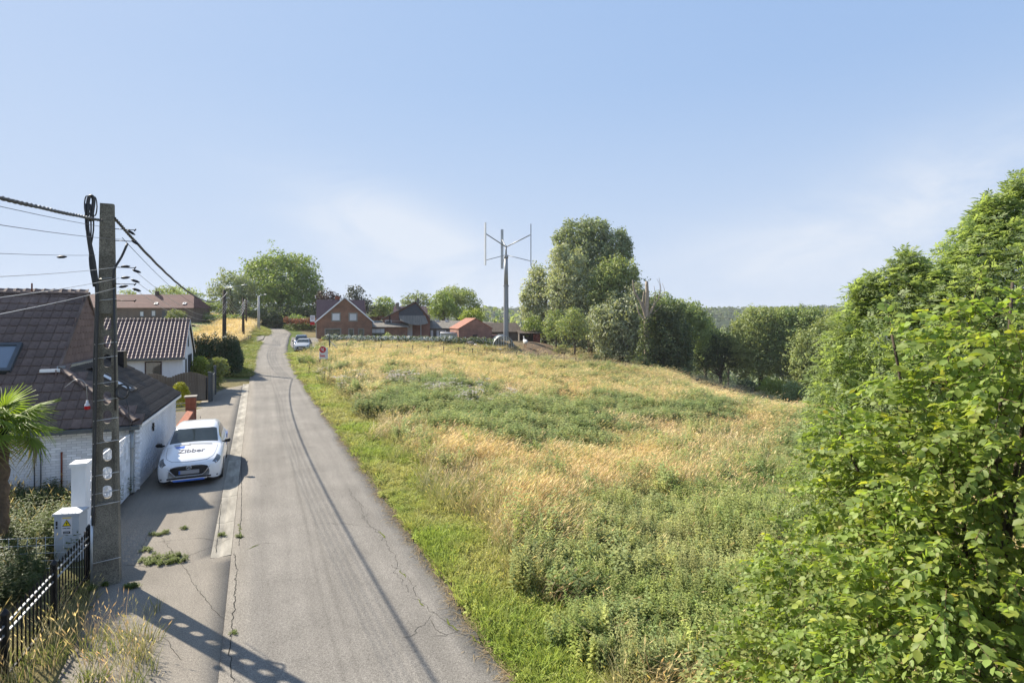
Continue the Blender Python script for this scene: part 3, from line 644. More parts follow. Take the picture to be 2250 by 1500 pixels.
# annex lean-to tiles: run down towards +x
a2 = math.atan(SL2); tile2 = pan_tile(.20, .33, M['tile_annex'], 'roof_tile', .034, .02)
L2_ = math.hypot(2.12, 2.12 * SL2); Ms = []
for r in range(int((L2_ + .1) / .29)):
    sd_ = -.12 + r * .29; xx = -sd_ * math.cos(a2); zz = EZ + sd_ * math.sin(a2)
    ymin = max(0, -xx / 2.12 * 1.41)
    for c in range(30):
        y = 5.72 - .195 * c
        if y < ymin - .02: continue
        if -1.62 < xx < -.75 and 2.25 < y < 2.9: continue
        Ms.append(slope_m(xx, y - .0, zz + .004, a2, math.radians(90)))
def pieces_named(nm, me, Ms, parent):
    for m_ in Ms: o = obj(nm, me, parent); o.matrix_local = m_
pieces('pantile', tile2, Ms, house, HM, 'pantiles_beyond', 300)
# skylights
def skylight(parent, Mx, w, h, frame, glass):
    f = MB(); t = .07; f.box(-.03, w + .03, -.03, t, 0, .11); f.box(-.03, w + .03, h - t, h + .03, 0, .11); f.box(-.03, t, t, h - t, 0, .11); f.box(w - t, w + .03, t, h - t, 0, .11)
    o = f.build('skylight', frame, parent); o.matrix_local = Mx
    g = MB(); g.box(t, w - t, t, h - t, .03, .07); g.build('pane', glass, o)
skylight(house, slope_m(-4.33, 1.33, EZ + 1.33 * SL + .02, a1), 1.16, .98, M['fence_grey'], M['glass_sky'])
skylight(house, slope_m(-.70, 2.28, EZ + .70 * SL2 + .02, a2, math.radians(90)), .66, 1.05, M['tile_annex'], M['white'])
# lead flashing along the gable, grey
fl = MB(); fl.box(-2.16, -1.98, 1.36, 5.84, 3.30, 3.37); fl.build('flashing', M['zinc'], house)
fl = MB(); fl.box(-2.5, -2.05, 1.22, 1.42, 3.22, 3.30); fl.build('flashing', M['white'], house)
# gable cladding tiles
ct = MB(); w, h = .262, .275; pr = [(0, .02), (.05, 0), (w - .05, 0), (w, .02)]; vs = [(0.028, x, z) for x, z in pr] + [(.006, w, h), (.006, 0, h)] + [(.004, x, z) for x, z in pr]
ct.add(vs, [(0, 1, 2, 3, 4, 5), (1, 0, 6, 7), (2, 1, 7, 8), (3, 2, 8, 9), (3, 9, 4), (0, 5, 6)]); ctm = ct.mesh('cladding_tile', M['clad']); Ms = []
for r in range(17):
    z = 3.02 + r * .205
    for c in range(30):
        y = -.2 + c * .268 + (.134 if r % 2 else 0); zc = z + .13; yl = (zc - EZ) / SL; yc = y + .13
        if yc < max(yl, .4) + .02 or yc > 7.2 - yl + .02: continue
        Ms.append(Matrix.Translation((-2.13, y, z)) @ Matrix.Rotation(rng.normal(0, .006), 4, 'X'))
pieces('cladding_tile', ctm, Ms, house, HM, 'cladding_tiles_beyond', 300)
vb = MB()
for sgn in (1, -1):
    y0 = -.15 if sgn > 0 else 7.41; z0 = EZ - .15 * SL
    a, b_ = Vector((-2.14, y0, z0)), Vector((-2.14, 3.63, RZ + .02))
    if sgn > 0: a = Vector((-2.14, 1.36, 3.30))
    vb.prism([a + Vector((0, 0, -.07)), b_ + Vector((0, 0, -.07)), b_ + Vector((0, 0, .045)), a + Vector((0, 0, .045))], (.07, 0, 0))
vb.build('verge', M['tile_brown'], house)
# gutter, downpipe, white fascia
g = MB(); g.box(-9.2, .12, -.24, -.13, EZ - .20, EZ - .10); g.box(-9.2, .1, -.12, -.02, EZ - .16, EZ - .12)
for k_ in range(9): g.box(-.8 - k_ * .8, -.77 - k_ * .8, -.26, -.12, EZ - .22, EZ - .09)
g.build('gutter', M['gutter'], house)
g = MB(); g.box(.02, .14, -.02, 5.84, EZ - .16, EZ - .085); g.build('fascia', M['white'], house)
g = MB(); g.tube([(-.08, -.11, EZ - .18), (-.08, -.09, 1.1), (-.08, -.09, .12), (-.06, -.16, .03)], .055, 10); g.tube([(-.08, -.09, 1.22), (-.08, -.09, 1.27)], .068, 10); g.build('downpipe', M['zinc'], house)
g = MB(); g.tube([(-1.62, -.03, 1.25), (-1.62, -.03, .05)], .022, 8); g.build('pipe', M['rust'], house)
g = MB(); g.tube([(-2.05, -.03, 1.5), (-2.05, -.03, .05)], .014, 6); g.tube([(-2.18, -.03, 1.5), (-2.18, -.03, .05)], .014, 6); g.build('pipe', M['wire'], house)
g = MB(); g.box(.0, .035, 1.95, 2.02, 1.28, 1.52); g.box(.0, .03, 1.88, 2.09, 1.38, 1.42); g.build('wall_anchor', M['iron'], house)
# aerial stub on ridge
g = MB(); g.tube([(-3.5, 3.63, RZ), (-3.5, 3.63, RZ + .30)], .022, 8); g.build('vent_pipe', M['rust'], house)
# dark equipment on far roof side
g = MB(); g.box(-1.95, -1.45, 5.0, 5.4, 2.9, 3.55); g.box(-2.3, -1.98, 5.05, 5.35, 3.1, 3.45); g.build('extractor', M['black'], house)

# breeze block screen and its white pillar
scr = empty('screen_wall', H1L, H1R, 'white openwork breeze block screen between house corner and white pillar', 'screen wall')
B = .2; bl = MB(); t = .022
bl.box(0, B - .004, -.018, .018, 0, t); bl.box(0, B - .004, -.018, .018, B - .004 - t, B - .004); bl.box(0, t, -.018, .018, t, B - .004 - t); bl.box(B - .004 - t, B - .004, -.018, .018, t, B - .004 - t)
Rm = Matrix.Translation((.098, 0, .098)) @ Matrix.Rotation(math.radians(45), 4, 'Y')
bl.box(-.012, .012, -.014, .014, -.105, .105, M=Rm); bl.box(-.105, -.012, -.014, .014, -.012, .012, M=Rm); bl.box(.012, .105, -.014, .014, -.012, .012, M=Rm)
blm = bl.mesh('breeze_block', M['white_paint'])
for r in range(8):
    for c in range(17):
        o = obj('breeze_block', blm, scr); o.matrix_local = Matrix.Translation((-.12, -.12 - (c + 1) * B, .02 + r * B)) @ Matrix.Rotation(math.radians(90), 4, 'Z')
pil = MB(); pil.box(-.24, .0, -3.96, -3.66, 0, 1.72); pil.box(-.27, .03, -3.99, -3.63, 1.72, 1.79); pil.build('pillar', M['white_paint'], scr)

# ------------------------------------------------------------------ second white house
H2L = (-19.9, 33.0, 0.0); h2 = empty('house', H2L, TH, 'small white house with plum pantile roof behind the wooden gate', 'house', 'white houses left of the lane'); HM2 = local_m(H2L, TH)
E2, R2, S2_ = 2.38, 4.47, 2.09 / 3
mb = MB(); mb.box(-9, 0, 0, 6, -.2, E2); mb.prism([(0, 0, E2 + .001), (0, 6, E2 + .001), (0, 3, R2 - .03)], (-.2, 0, 0)); mb.build('wall', M['white_paint'], h2)
mb = MB(); mb.add([(-9, -.25, E2 - .17), (.1, -.25, E2 - .17), (.1, 3, R2), (-9, 3, R2), (.1, 6.25, E2 - .17), (-9, 6.25, E2 - .17)], [(0, 1, 2, 3), (3, 2, 4, 5)])
mb.build('roof', M['underlay'], h2)
a3 = math.atan(S2_); L3 = math.hypot(3.25, 3.25 * S2_); t3 = pan_tile(.21, .33, M['tile_red'], 'roof_tile', .034); Ms = []
for r in range(int(L3 / .29) + 1):
    sd_ = r * .29
    if sd_ > L3 - .12: continue
    for c in range(28): Ms.append(slope_m(.1 - .205 * (c + 1), -.25 + sd_ * math.cos(a3), E2 - .17 + .01 + sd_ * math.sin(a3), a3))
pieces('roof_tile', t3, Ms, h2, HM2, 'roof_tiles_beyond', 300)
for k_ in range(16):
    o = obj('ridge_tile', capm, h2); o.location = (-.28 - .34 * k_, 3, R2 + .03)
g = MB(); g.box(-9, .15, -.37, -.25, E2 - .24, E2 - .12); g.build('gutter', M['gutter'], h2)
g = MB(); g.prism([(.11, -.2, E2 - .24), (.11, 3, R2 - .1), (.11, 3, R2 + .02), (.11, -.2, E2 - .1)], (.03, 0, 0)); g.prism([(.11, 6.2, E2 - .24), (.11, 3, R2 - .1), (.11, 3, R2 + .02), (.11, 6.2, E2 - .1)], (.03, 0, 0)); g.build('bargeboard', M['white'], h2)
def window(parent, M4, w, h, frame, glass, bars=(), t=.06, sill=None, shutter=None, depth=.04):
    """front-facing window; local x width, z height, faces -y"""
    f = MB(); f.box(0, w, -depth, .0, 0, t); f.box(0, w, -depth, 0, h - t, h); f.box(0, t, -depth, 0, t, h - t); f.box(w - t, w, -depth, 0, t, h - t)
    for b_ in bars: f.box(w * b_ - t / 3, w * b_ + t / 3, -depth + .004, 0, t, h - t)
    o = f.build('window', frame, parent); o.matrix_local = M4
    g = MB(); g.box(t, w - t, -.012, -.004, t, h - t); g.build('pane', glass, o)
    if shutter:
        s_ = MB(); n_s = max(3, int(h * shutter / .07))
        for i in range(n_s): s_.box(t, w - t, -depth + .006 + .004 * (i % 2), -.014, h - t - (i + 1) * (h * shutter) / n_s + .004 if i < n_s - 1 else max(t, h - h * shutter - t + .01), h - t - i * (h * shutter) / n_s)
        s_.build('shutter', M['shutter'], o)
    if sill:
        s_ = MB(); q = .13; s_.box(-q, w + q, -.06, 0, -q, -.003); s_.box(-q, w + q, -.055, 0, h + .003, h + q); s_.box(-q, -.003, -.055, 0, 0, h); s_.box(w + .003, w + q, -.055, 0, 0, h); s_.build('surround', sill, o)
    return o
window(h2, Matrix.Translation((-1.92, -.003, 1.13)), .85, .92, M['frame_brown'], M['glass'])
RZ90 = Matrix.Rotation(math.radians(90), 4, 'Z')
for y0, w, z0, h in ((1.3, .45, .9, 1.15), (2.75, .55, .7, 1.5), (3.5, .55, .7, 1.5), (4.25, .55, .7, 1.5), (2.7, .32, 2.75, .75)): window(h2, Matrix.Translation((.003, y0, z0)) @ RZ90, w, h, M['fence_grey'], M['glass'], t=.05)

# ------------------------------------------------------------------ gate, grey fence panels, planter
gx, gy = P(462, 692, 30.3)[:2]
gate = empty('gate', (gx, gy, 0), TH, 'weathered wooden plank gate with wavy top beside the small white house', 'gate')
pm = MB(); pm.add([(0, -.02, 0), (.118, -.02, 0), (.118, .0, 0), (0, 0, 0), (0, -.02, 1), (.118, -.02, 1), (.118, 0, 1), (0, 0, 1)], [(0, 1, 5, 4), (1, 2, 6, 5), (2, 3, 7, 6), (3, 0, 4, 7), (4, 5, 6, 7)]); pmm = pm.mesh('plank', M['wood_grey'])
for k_ in range(30):
    x = -.22 - k_ * .122; u = k_ / 14.5; ztop = 1.42 + .26 * abs(math.sin(math.pi * min(u, 2) / 1.0 * 1.0)) if k_ < 29 else 1.4
    o = obj('plank', pmm, gate); o.location = (x, rng.uniform(-.006, .006), .08); o.scale = (1, 1, ztop - .08)
g = MB(); g.box(-3.8, -.1, .004, .05, .35, .45); g.box(-3.8, -.1, .004, .05, 1.1, 1.2); g.build('rail', M['wood_grey'], gate)
g = MB(); g.box(-.1, 0, -.05, .05, 0, 1.62); g.box(-.12, .02, -.07, .07, 1.62, 1.66); g.build('gate_post', M['fence_grey'], gate)
g = MB(); g.tube([(-.18, -.03, .1), (-.18, -.03, 1.35)], .03, 8); g.box(-.9, -.2, -.04, -.025, .1, .14); g.build('hinge', M['iron'], gate)
fp = empty('fence', (gx, gy, 0), TH, 'slate grey solid metal fence panels leading from gate post to hedge', 'fence')
g = MB(); g.box(.02, .06, .25, 2.9, .04, 1.35); g.build('fence_panel', M['fence_grey'], fp)
for yy, hh in ((.15, 1.6), (3.0, 1.75)): g = MB(); g.box(-.02, .12, yy - .06, yy + .06, 0, hh); g.build('fence_post', M['fence_grey'], fp)

pl = empty('planter_wall', (*ST(*toST(*P(431, 692, 24.5)[:2])), 0), TH, 'low red brick planter wall with capped pillar in front of wooden gate', 'wall')
g = MB(); g.box(-.38, 0, -.38, 0, 0, 1.17); g.build('pillar_core', M['red_brick'], pl)
g = MB(); g.box(-.43, .05, -.43, .05, 1.17, 1.22); g.build('capstone', M['sill'], pl)
g = MB(); g.box(-.30, -.03, -4.2, -.38, 0, .62); g.build('wall_core', M['red_brick'], pl)
g = MB(); g.box(-2.1, -.02, -4.2, -.40, .50, .58) ; g.build('planter_slab', M['roof_dark'], pl)
rb = brick_me('brick', .2, .058, .014, M['red_brick']); Ms = []
for r in range(9):
    for c in range(18):
        y = -4.2 + c * .213 + (.1 if r % 2 else 0)
        if y + .2 < -.38: Ms.append(Matrix.Translation((-.032, y, .01 + r * .068)) @ RZ90)
for r in range(17):
    for c in range(2):
        Ms.append(Matrix.Translation((-.38 + c * .19 - (.0), .002, .01 + r * .068)) @ Matrix.Translation((0, -.38, 0)) @ Matrix.Scale(.88, 4, (1, 0, 0)))
        Ms.append(Matrix.Translation((-.002, -.38 + c * .19, .01 + r * .068)) @ RZ90 @ Matrix.Scale(.88, 4, (1, 0, 0)))
pieces('brick', rb, Ms, pl, local_m(pl.location, TH), 'brickwork')
g = MB(); g.box(-.36, .0, -4.5, -4.21, .0, .58); g.build('end_block', M['red_brick'], pl); g = MB(); g.box(-.4, .03, -4.54, -4.18, .58, .63); g.build('capstone', M['sill'], pl)

# ------------------------------------------------------------------ concrete utility pole with slots
PX, PY = P(236, 692, 9.8)[:2]
PRZ = math.radians(25)
pole = empty('utility_pole', (PX, PY, 0), PRZ, 'tall weathered concrete power pole with oval slots by the iron fence', 'utility pole', 'utility poles along the lane')
def hw(z): return .196 + (.098 - .196) * (z + .1) / 6.9
def dep(z): return .10 + (.06 - .10) * (z + .1) / 6.9
body = MB()
def ring_box(zs):  # solid tapered box pieces
    for za, zb in zs:
        vs = []
        for z in (za, zb):
            a, d = hw(z), dep(z); vs += [(-a, -d, z), (a, -d, z), (a, d, z), (-a, d, z)]
        body.add(vs, [(0, 1, 5, 4), (1, 2, 6, 5), (2, 3, 7, 6), (3, 0, 4, 7), (0, 3, 2, 1), (4, 5, 6, 7)])
z0s = 1.52; pitch = .335; ns = 10
ring_box([(-.2, z0s - .05), (z0s + ns * pitch - .05, 6.79)])
for k_ in range(ns):
    za = z0s - .05 + k_ * pitch; zb = za + pitch; zc = (za + zb) / 2; sw, sh = .072 * (hw(zc) / .16), .118; N = 20; inner = []; outer = []
    for i in range(N):
        a = 2 * math.pi * (i + .5) / N; cx_, cz = math.cos(a), math.sin(a)
        inner.append((sw * cx_, zc + (sh - sw) * (1 if cz > 0 else -1) + sw * cz))
        A_w = hw(zc); sx = A_w / abs(cx_) if abs(cx_) > 1e-6 else 1e9; sz = (pitch / 2) / abs(cz) if abs(cz) > 1e-6 else 1e9; q_ = min(sx, sz); ox, oz = cx_ * q_, zc + cz * q_
        if sx < sz: ox = math.copysign(hw(oz), cx_)
        outer.append((ox, oz))
    # add corners by snapping the closest outer points
    for cxs in (-1, 1):
        for czs in (za, zb):
            j = min(range(N), key=lambda i: (outer[i][0] - cxs * hw(czs)) ** 2 + (outer[i][1] - czs) ** 2); outer[j] = (cxs * hw(czs), czs)
    for sx_ in (-1, 1):
        vv_ = []
        for z in (za, zb):
            a, dd_ = hw(z) + .0015, dep(z); vv_ += [(sx_ * (a - .038), -dd_, z), (sx_ * a, -dd_, z), (sx_ * a, dd_, z), (sx_ * (a - .038), dd_, z)]
        body.add(vv_, [(0, 1, 5, 4), (1, 2, 6, 5), (2, 3, 7, 6), (3, 0, 4, 7)] if sx_ > 0 else [(4, 5, 1, 0), (5, 6, 2, 1), (6, 7, 3, 2), (7, 4, 0, 3)])
    d = dep(zc) * .42; vs = [(x, -d, z) for x, z in outer] + [(x, -d, z) for x, z in inner] + [(x, d, z) for x, z in inner] + [(x, d, z) for x, z in outer]
    fs = []
    for i in range(N):
        j = (i + 1) % N; fs += [(i, j, N + j, N + i), (N + i, N + j, 2 * N + j, 2 * N + i), (2 * N + i, 2 * N + j, 3 * N + j, 3 * N + i)]
        fs.append((3 * N + i, 3 * N + j, j, i))
    body.add(vs, fs)
body.build('shaft', M['concrete_pole'], pole)
g = MB(); g.tube([(-.215, -.08, -.05), (-.205, -.08, 1.25)], .024, 8); g.build('conduit', M['steel'], pole)
for k_, (dx, dy, z1_) in enumerate(((-.195, -.10, 6.1), (-.175, -.115, 6.3), (-.21, -.06, 5.9))):
    pts = [(dx, dy, 1.1), (dx + .02, dy, 2.5), (dx + .05 - .01 * k_, dy, 4.0), (dx + .06, dy, 5.2), (dx + .03 - .02 * k_, dy, 5.75), (dx - .07, dy, 6.25), (dx - .08, dy, 6.6)]
    pts += [(dx - .06, dy, 6.6 + .25), (dx - .02, dy, 6.6 + .30), (dx + .01, dy, 6.6 + .2), (dx - .03, dy, 6.45)]
    g = MB(); g.tube(catmull(pts, 5), .018, 7); g.build('cable', M['wire'], pole)
for k_ in range(3):
    x = -.27 + .05 * k_; g = MB(); lp = [(x + .035 * math.cos(a), -.12 + .02 * k_, 6.72 + .17 * math.sin(a)) for a in np.linspace(0, 2 * math.pi, 14)]; g.tube(lp, .010, 6); g.build('cable_loop', M['wire'], pole)
for k_ in range(4):
    g = MB(); g.tube(catmull([(-.15 - .01 * k_, -.10, 5.3), (-.19 - .02 * k_, -.11 + .02 * k_, 5.8), (-.28 + .03 * k_, -.12 + .02 * k_, 6.3), (-.29 + .035 * k_, -.12, 6.75)], 4), .013, 6); g.build('cable', M['wire'], pole)
g = MB(); g.tube([(.14, -.10, 3.1), (.13, -.10, 4.2), (.115, -.10, 5.4)], .017, 7); g.tube(catmull([(.115, -.10, 5.3), (.12, -.1, 5.6), (.22, -.05, 5.85), (.3, 0, 6.1)], 4), .02, 7); g.build('cable', M['wire'], pole)
for z in (1.66, 1.98, 3.3, 3.6, 4.05, 4.3, 5.07, 5.45, .45, 1.45, 2.55, 2.95):
    a = hw(z) + .03; d = dep(z) + .03; g = MB(); g.tube([(-a, -d, z - .02), (a, -d, z + .02)], .007, 6); g.build('strap', M['wire_alu'], pole)
g = MB(); ring = [(-.02, -.0, 0)]
g.tube([(.25 + .09 * math.cos(a), -.12 + .03 * math.sin(3 * a), 3.43 + .13 * math.sin(a)) for a in np.linspace(0, 4 * math.pi, 30)], .017, 6); g.build('cable_coil', M['wire'], pole)
g = MB(); g.tube([(.27, -.1, 3.4), (.33, -.11, 3.15), (.36, -.1, 2.75)], .006, 5); g.build('cable_tail', M['wire'], pole)
g = MB(); g.lathe([(0, .12), (.025, .12), (.03, .05), (.055, .02), (.06, -.02)], (-.27, -.10, 3.22), 12); g.xf(Matrix.Translation((-.27, -.10, 3.22)) @ Matrix.Scale(.7, 4) @ Matrix.Translation((.27, .10, -3.22))); g.build('lamp_cap', M['board_white'], pole)
g = MB(); g.lathe([(.062, -.02), (.065, -.09), (.05, -.11), (0, -.11)], (-.27, -.10, 3.22), 12); g.xf(Matrix.Translation((-.27, -.10, 3.22)) @ Matrix.Scale(.7, 4) @ Matrix.Translation((.27, .10, -3.22))); g.build('lamp_glass', M['red'], pole)
g = MB(); g.tube(catmull([(-.27, -.10, 3.30), (-.29, -.12, 3.6), (-.42, -.12, 3.68), (-.58, -.12, 3.55)], 4), .005, 5); g.build('cable_tail', M['wire_alu'], pole)
# small clamps on rods
for z in (5.66, 5.36, 5.06, 6.35, 6.14):
    g = MB(); g.tube([(.1, -.02, z), (.42, .0, z)], .007, 6); g.tube([(.40, 0, z - .02), (.43, 0, z + .02)], .012, 6); g.build('hook', M['iron'], pole)

# ------------------------------------------------------------------ further poles
def far_pole(px, D, ztop, label, m, r0=.16, r1=.11, conc=False):
    b = onG(px, D); e = empty('utility_pole', b, 0, label, 'utility pole', 'utility poles along the lane'); h_ = ztop - b.z
    g = MB()
    if conc: g.tube([(0, 0, -.3), (0, 0, h_)], [r0, r1], 10)
    else: g.tube([(0, 0, -.3), (0, 0, h_)], [r0, r1], 10)
    g.build('shaft', m, e)
    for k_ in range(4):
        g = MB(); z = h_ - .3 - k_ * .38; g.tube([(-.02, 0, z), (.26, 0, z)], .02, 6); g.tube([(.2, 0, z - .06), (.2, 0, z + .06)], .04, 8); g.build('insulator', M['steel'], e)
    return e, b
p2, b2 = far_pole(493, 46, 6.9, 'dark wooden power pole with lamp arm rising from the conifer hedge', M['wood_pole'], .2, .13)
p3, b3 = far_pole(534.5, 73, 7.1, 'dark wooden power pole in dry grass, second from the conifer hedge', M['wood_pole'], .2, .13)
p4, b4 = far_pole(541, 97, 7.7, 'dull brown power pole just behind the one in dry grass', M['wood_pole'], .2, .13)
p5, b5 = far_pole(568.5, 92, 8.0, 'pale round concrete power pole at the bend of the lane', M['concrete_light'], .26, .17, True)
h2_ = 6.9 - b2.z; g = MB(); g.tube([(0, 0, h2_ - .2), (.1, 0, h2_ + .18), (1.5, .1, h2_ + .42)], .022, 7); g.build('lamp_arm', M['steel'], p2)
g = MB(); g.tube([(1.4, .1, h2_ + .40), (1.85, .1, h2_ + .46)], [.04, .03], 8); g.build('lamp_head', M['steel'], p2)
h5 = 8.0 - b5.z; g = MB(); g.tube([(0, 0, h5 - .1), (.15, 0, h5 + .05), (.9, .1, h5 + .25)], .035, 7); g.tube([(.85, .1, h5 + .24), (1.35, .1, h5 + .30)], [.06, .04], 8); g.build('lamp_arm', M['steel'], p5)

# ------------------------------------------------------------------ wires: each span a thing of its own
def span(a, b, sag, r, m, label, twist=False, name='overhead_cable', group='overhead cables along the lane', n=26, insul=True):
    a, b = Vector(a), Vector(b); pts = []
    for i in range(n + 1):
        u = i / n; u = u * u * (3 - 2 * u) * .35 + u * .65 if False else u
        p = a.lerp(b, u); p.z -= 4 * sag * u * (1 - u); pts.append(p)
    g = MB()
    if not twist: g.tube(pts, r, 6)
    else:
        m_ = 260; P2 = []
        for i in range(m_ + 1):
            u = i / m_; p = a.lerp(b, u); p.z -= 4 * sag * u * (1 - u); P2.append(p)
        Lt = (b - a).length
        for ph in (0, 1, 2):
            pp = []
            for i, p in enumerate(P2):
                d = (P2[min(i + 1, m_)] - P2[max(i - 1, 0)]).normalized(); x = d.cross(Vector((0, 0, 1))).normalized(); y = x.cross(d); an = i / m_ * Lt * 2 * math.pi / .42 + ph * 2.094
                pp.append(p + (x * math.cos(an) + y * math.sin(an)) * r * 1.05)
            g.tube(pp, r, 5)
    return g.build(name, m, None, label, 'cable', group)
s1, t1 = toST(PX, PY)
def PW(dx, z, dy=0.0): return Vector((PX + dx * math.cos(PRZ) - dy * math.sin(PRZ), PY + dx * math.sin(PRZ) + dy * math.cos(PRZ), z))
def P2w(dz, dt=0.0): return Vector((b2.x + .25, b2.y, 6.75 - dz))
back = ST(s1 - 40, t1)
def BW(dx, z): return Vector((back[0] + dx, back[1], z))
span(PW(-.05, 6.47, -.15), BW(-.05, 6.6), 1.15, .015, M['wire'], 'thick twisted bundle cable entering at the top of the concrete pole', True)
Lw = (('upper of two dark wires crossing the top of the concrete pole', .22, 6.33, 6.4), ('lower of two dark wires crossing the top of the concrete pole', .27, 6.15, 6.2), ('thin wire with black clamp ending left of the concrete pole', -.16, 5.86, 5.7),
      ('highest of three pale wires sloping down left from the pole clamps', .2, 5.66, 5.75), ('middle of three pale wires sloping down left from the pole clamps', .2, 5.46, 5.55), ('lowest of three pale wires sloping down left from the pole clamps', .2, 5.30, 5.4))
for k_, (lb, dx, za, zb) in enumerate(Lw): span(PW(dx, za, -.14 if dx > 0 else -.05), BW(dx, zb), 1.15 if k_ != 2 else 1.0, .0036 if k_ != 2 else .003, M['wire'] if k_ < 3 else M['wire_alu'], lb, n=40)
Rw = (('thick dark bundle cable sagging from the concrete pole to the wooden pole', .10, 6.55, 0.0, .017, M['wire'], 1.15, True), ('dark cable hanging just below the thick bundle', .22, 6.2, .35, .005, M['wire'], 1.2, False),
      ('highest of three thin wires sagging towards the wooden pole', .40, 5.62, .70, .004, M['wire_alu'], 1.05, False), ('middle of three thin wires sagging towards the wooden pole', .40, 5.44, .95, .004, M['wire_alu'], 1.05, False), ('lowest of three thin wires sagging towards the wooden pole', .40, 5.28, 1.2, .004, M['wire_alu'], 1.05, False))
for lb, dx, za, dz, r, m, sg, tw in Rw: span(PW(dx, za), P2w(dz), sg, r, m, lb, tw, n=40)
# clamps hanging in the wires
for k_, (x, z, tilt) in enumerate(((.44, 5.60, -20), (.42, 5.42, -20), (.44, 5.26, -20), (.29, 5.67, 5), (.29, 5.47, 8), (.26, 5.31, 12), (.42, 6.12, -35), (.36, 6.30, -35), (-.62, 5.80, 6))):
    g = MB(); g.tube([(-.07, 0, 0), (-.045, 0, .0), (-.03, 0, 0), (.03, 0, 0), (.05, 0, 0), (.075, 0, 0)], [.006, .018, .023, .023, .016, .006], 8)
    o = g.build('wire_clamp', M['black'], pole); o.location = (x, -.02 if x > .35 else -.13, z); o.rotation_euler = (0, math.radians(-tilt), 0)
def W(b, ztop, dz): return Vector((b.x + .2, b.y, ztop - .2 - dz))
lev = ('top', 'second', 'third', 'lowest')
for k_ in range(4):
    span(W(b2, 6.9, k_ * .35), W(b3, 7.1, k_ * .35), 1.2, .014, M['wire_alu'], f'{lev[k_]} wire between the hedge pole and the pole in dry grass', group='overhead cables along the lane')
    span(W(b3, 7.1, k_ * .35), W(b5, 8.0, k_ * .35), .7, .014, M['wire_alu'], f'{lev[k_]} wire between the pole in dry grass and the pale pole', group='overhead cables along the lane')
span(W(b3, 7.1, 0), W(b4, 7.7, 0), .6, .012, M['wire'], 'dark wire between the two brown poles before the bend')

# ------------------------------------------------------------------ iron railing fence at the lower left
fa = Vector((-7.67, 9.9, 0)); fd = Vector((.557, -1.42, 0)); Lf_ = fd.length; fdn = fd.normalized()
fen = empty('iron_fence', fa, math.atan2(fdn.y, fdn.x), 'black iron railing fence with spiked bars and shiny rails, lower left corner', 'fence')
for k_ in range(4):
    x = k_ * Lf_; g = MB(); g.box(x - .035, x + .035, -.035, .035, 0, .93); g.lathe([(.05, 0), (.05, .02), (.03, .05), (.0, .09)], (x, 0, .93), 8); g.build('fence_post', M['iron'], fen)
    if k_ == 3: continue
    for nm, zz in (('top_rail', .80), ('top_rail', .68), ('bottom_rail', .12)): g = MB(); g.box(x + .037, x + Lf_ - .037, -.014, .014, zz - .009, zz + .009); g.build(nm, M['steel'] if nm == 'top_rail' else M['iron'], fen)
    if k_ == 0:
        bmk = MB(); bmk.box(-.008, .008, -.008, .008, .06, .86); bmk.lathe([(.014, .86), (.016, .885), (0, .93)], (0, 0, 0), 6); bark_ = bmk.mesh('bar', M['iron'])
    for i in range(12): o = obj('bar', bark_, fen); o.location = (x + .037 + (i + .5) * (Lf_ - .074) / 12, 0, 0)
# wire mesh fence running left from the pole
wf = empty('wire_fence', fa + Vector((-.1, .1, 0)), math.radians(183), 'thin wire mesh fence running left from the iron fence post through weeds', 'fence')
for k_ in range(5): g = MB(); z = .2 + k_ * .14; g.tube([(0, 0, z), (1.5, 0, z - .03), (3.2, 0, z), (5, 0, z)], .004, 5); g.build('strand', M['steel'], wf)
for k_ in range(34): g = None
vm = MB(); vm.tube([(0, 0, .2), (0, 0, .76)], .003, 4); vmm = vm.mesh('upright', M['steel'])
for k_ in range(30): o = obj('upright', vmm, wf); o.location = (.1 + k_ * .16, 0, 0)
for k_ in range(3): g = MB(); g.tube([(k_ * 1.7 + .02, .03, 0), (k_ * 1.7 + .02, .03, .85)], .02, 6); g.build('fence_post', M['wood_grey'], wf)

# ------------------------------------------------------------------ electricity cabinet
cxy = P(156, 692, 10.75); cab = empty('electricity_cabinet', (cxy.x, cxy.y, 0), math.radians(8), 'pale grey electricity cabinet with yellow warning triangle left of the concrete pole', 'cabinet')
g = MB(); g.box(-.22, .22, -.13, .13, .0, .90); g.build('housing', M['cabinet'], cab)
g = MB(); g.prism([(-.24, -.15, .90), (.24, -.15, .90), (.24, .15, .93), (-.24, .15, .93)], (0, 0, .045)); g.build('lid', M['cabinet'], cab)
g = MB(); g.box(-.185, -.16, -.142, -.13, .72, .80); g.box(-.185, -.16, -.142, -.13, .66, .70); g.build('lock', M['black'], cab)
g = MB(); g.box(-.09, .10, -.134, -.130, .53, .88); g.build('sticker', M['board_white'], cab)
g = MB(); g.prism([(-.075, -.137, .70), (.085, -.137, .70), (.005, -.137, .83)], (0, .003, 0)); g.build('warning_triangle', M['black'], cab)
g = MB(); g.prism([(-.055, -.140, .712), (.065, -.140, .712), (.005, -.140, .81)], (0, .003, 0)); g.box(-.07, .08, -.138, -.134, .855, .87); g.build('warning_triangle', M['yellow'], cab)
g = MB(); g.prism([(.012, -.143, .795), (-.014, -.143, .755), (.004, -.143, .757), (-.004, -.143, .722), (.026, -.143, .766), (.008, -.143, .765)], (0, .003, 0)); g.build('bolt_symbol', M['black'], cab)
g = MB()
for i in range(9): g.box(-.07 + i * .0165, -.07 + i * .0165 + (.012 if i % 4 else .006), -.137, -.134, .655, .668)
g.build('print_line', M['black'], cab)
g = MB(); g.box(-.055, .065, -.137, -.134, .555, .60); g.build('label_plate', M['black'], cab)
g = MB()
for i in range(7): g.box(-.042 + i * .0135, -.042 + i * .0135 + .009, -.139, -.1365, .568, .586)
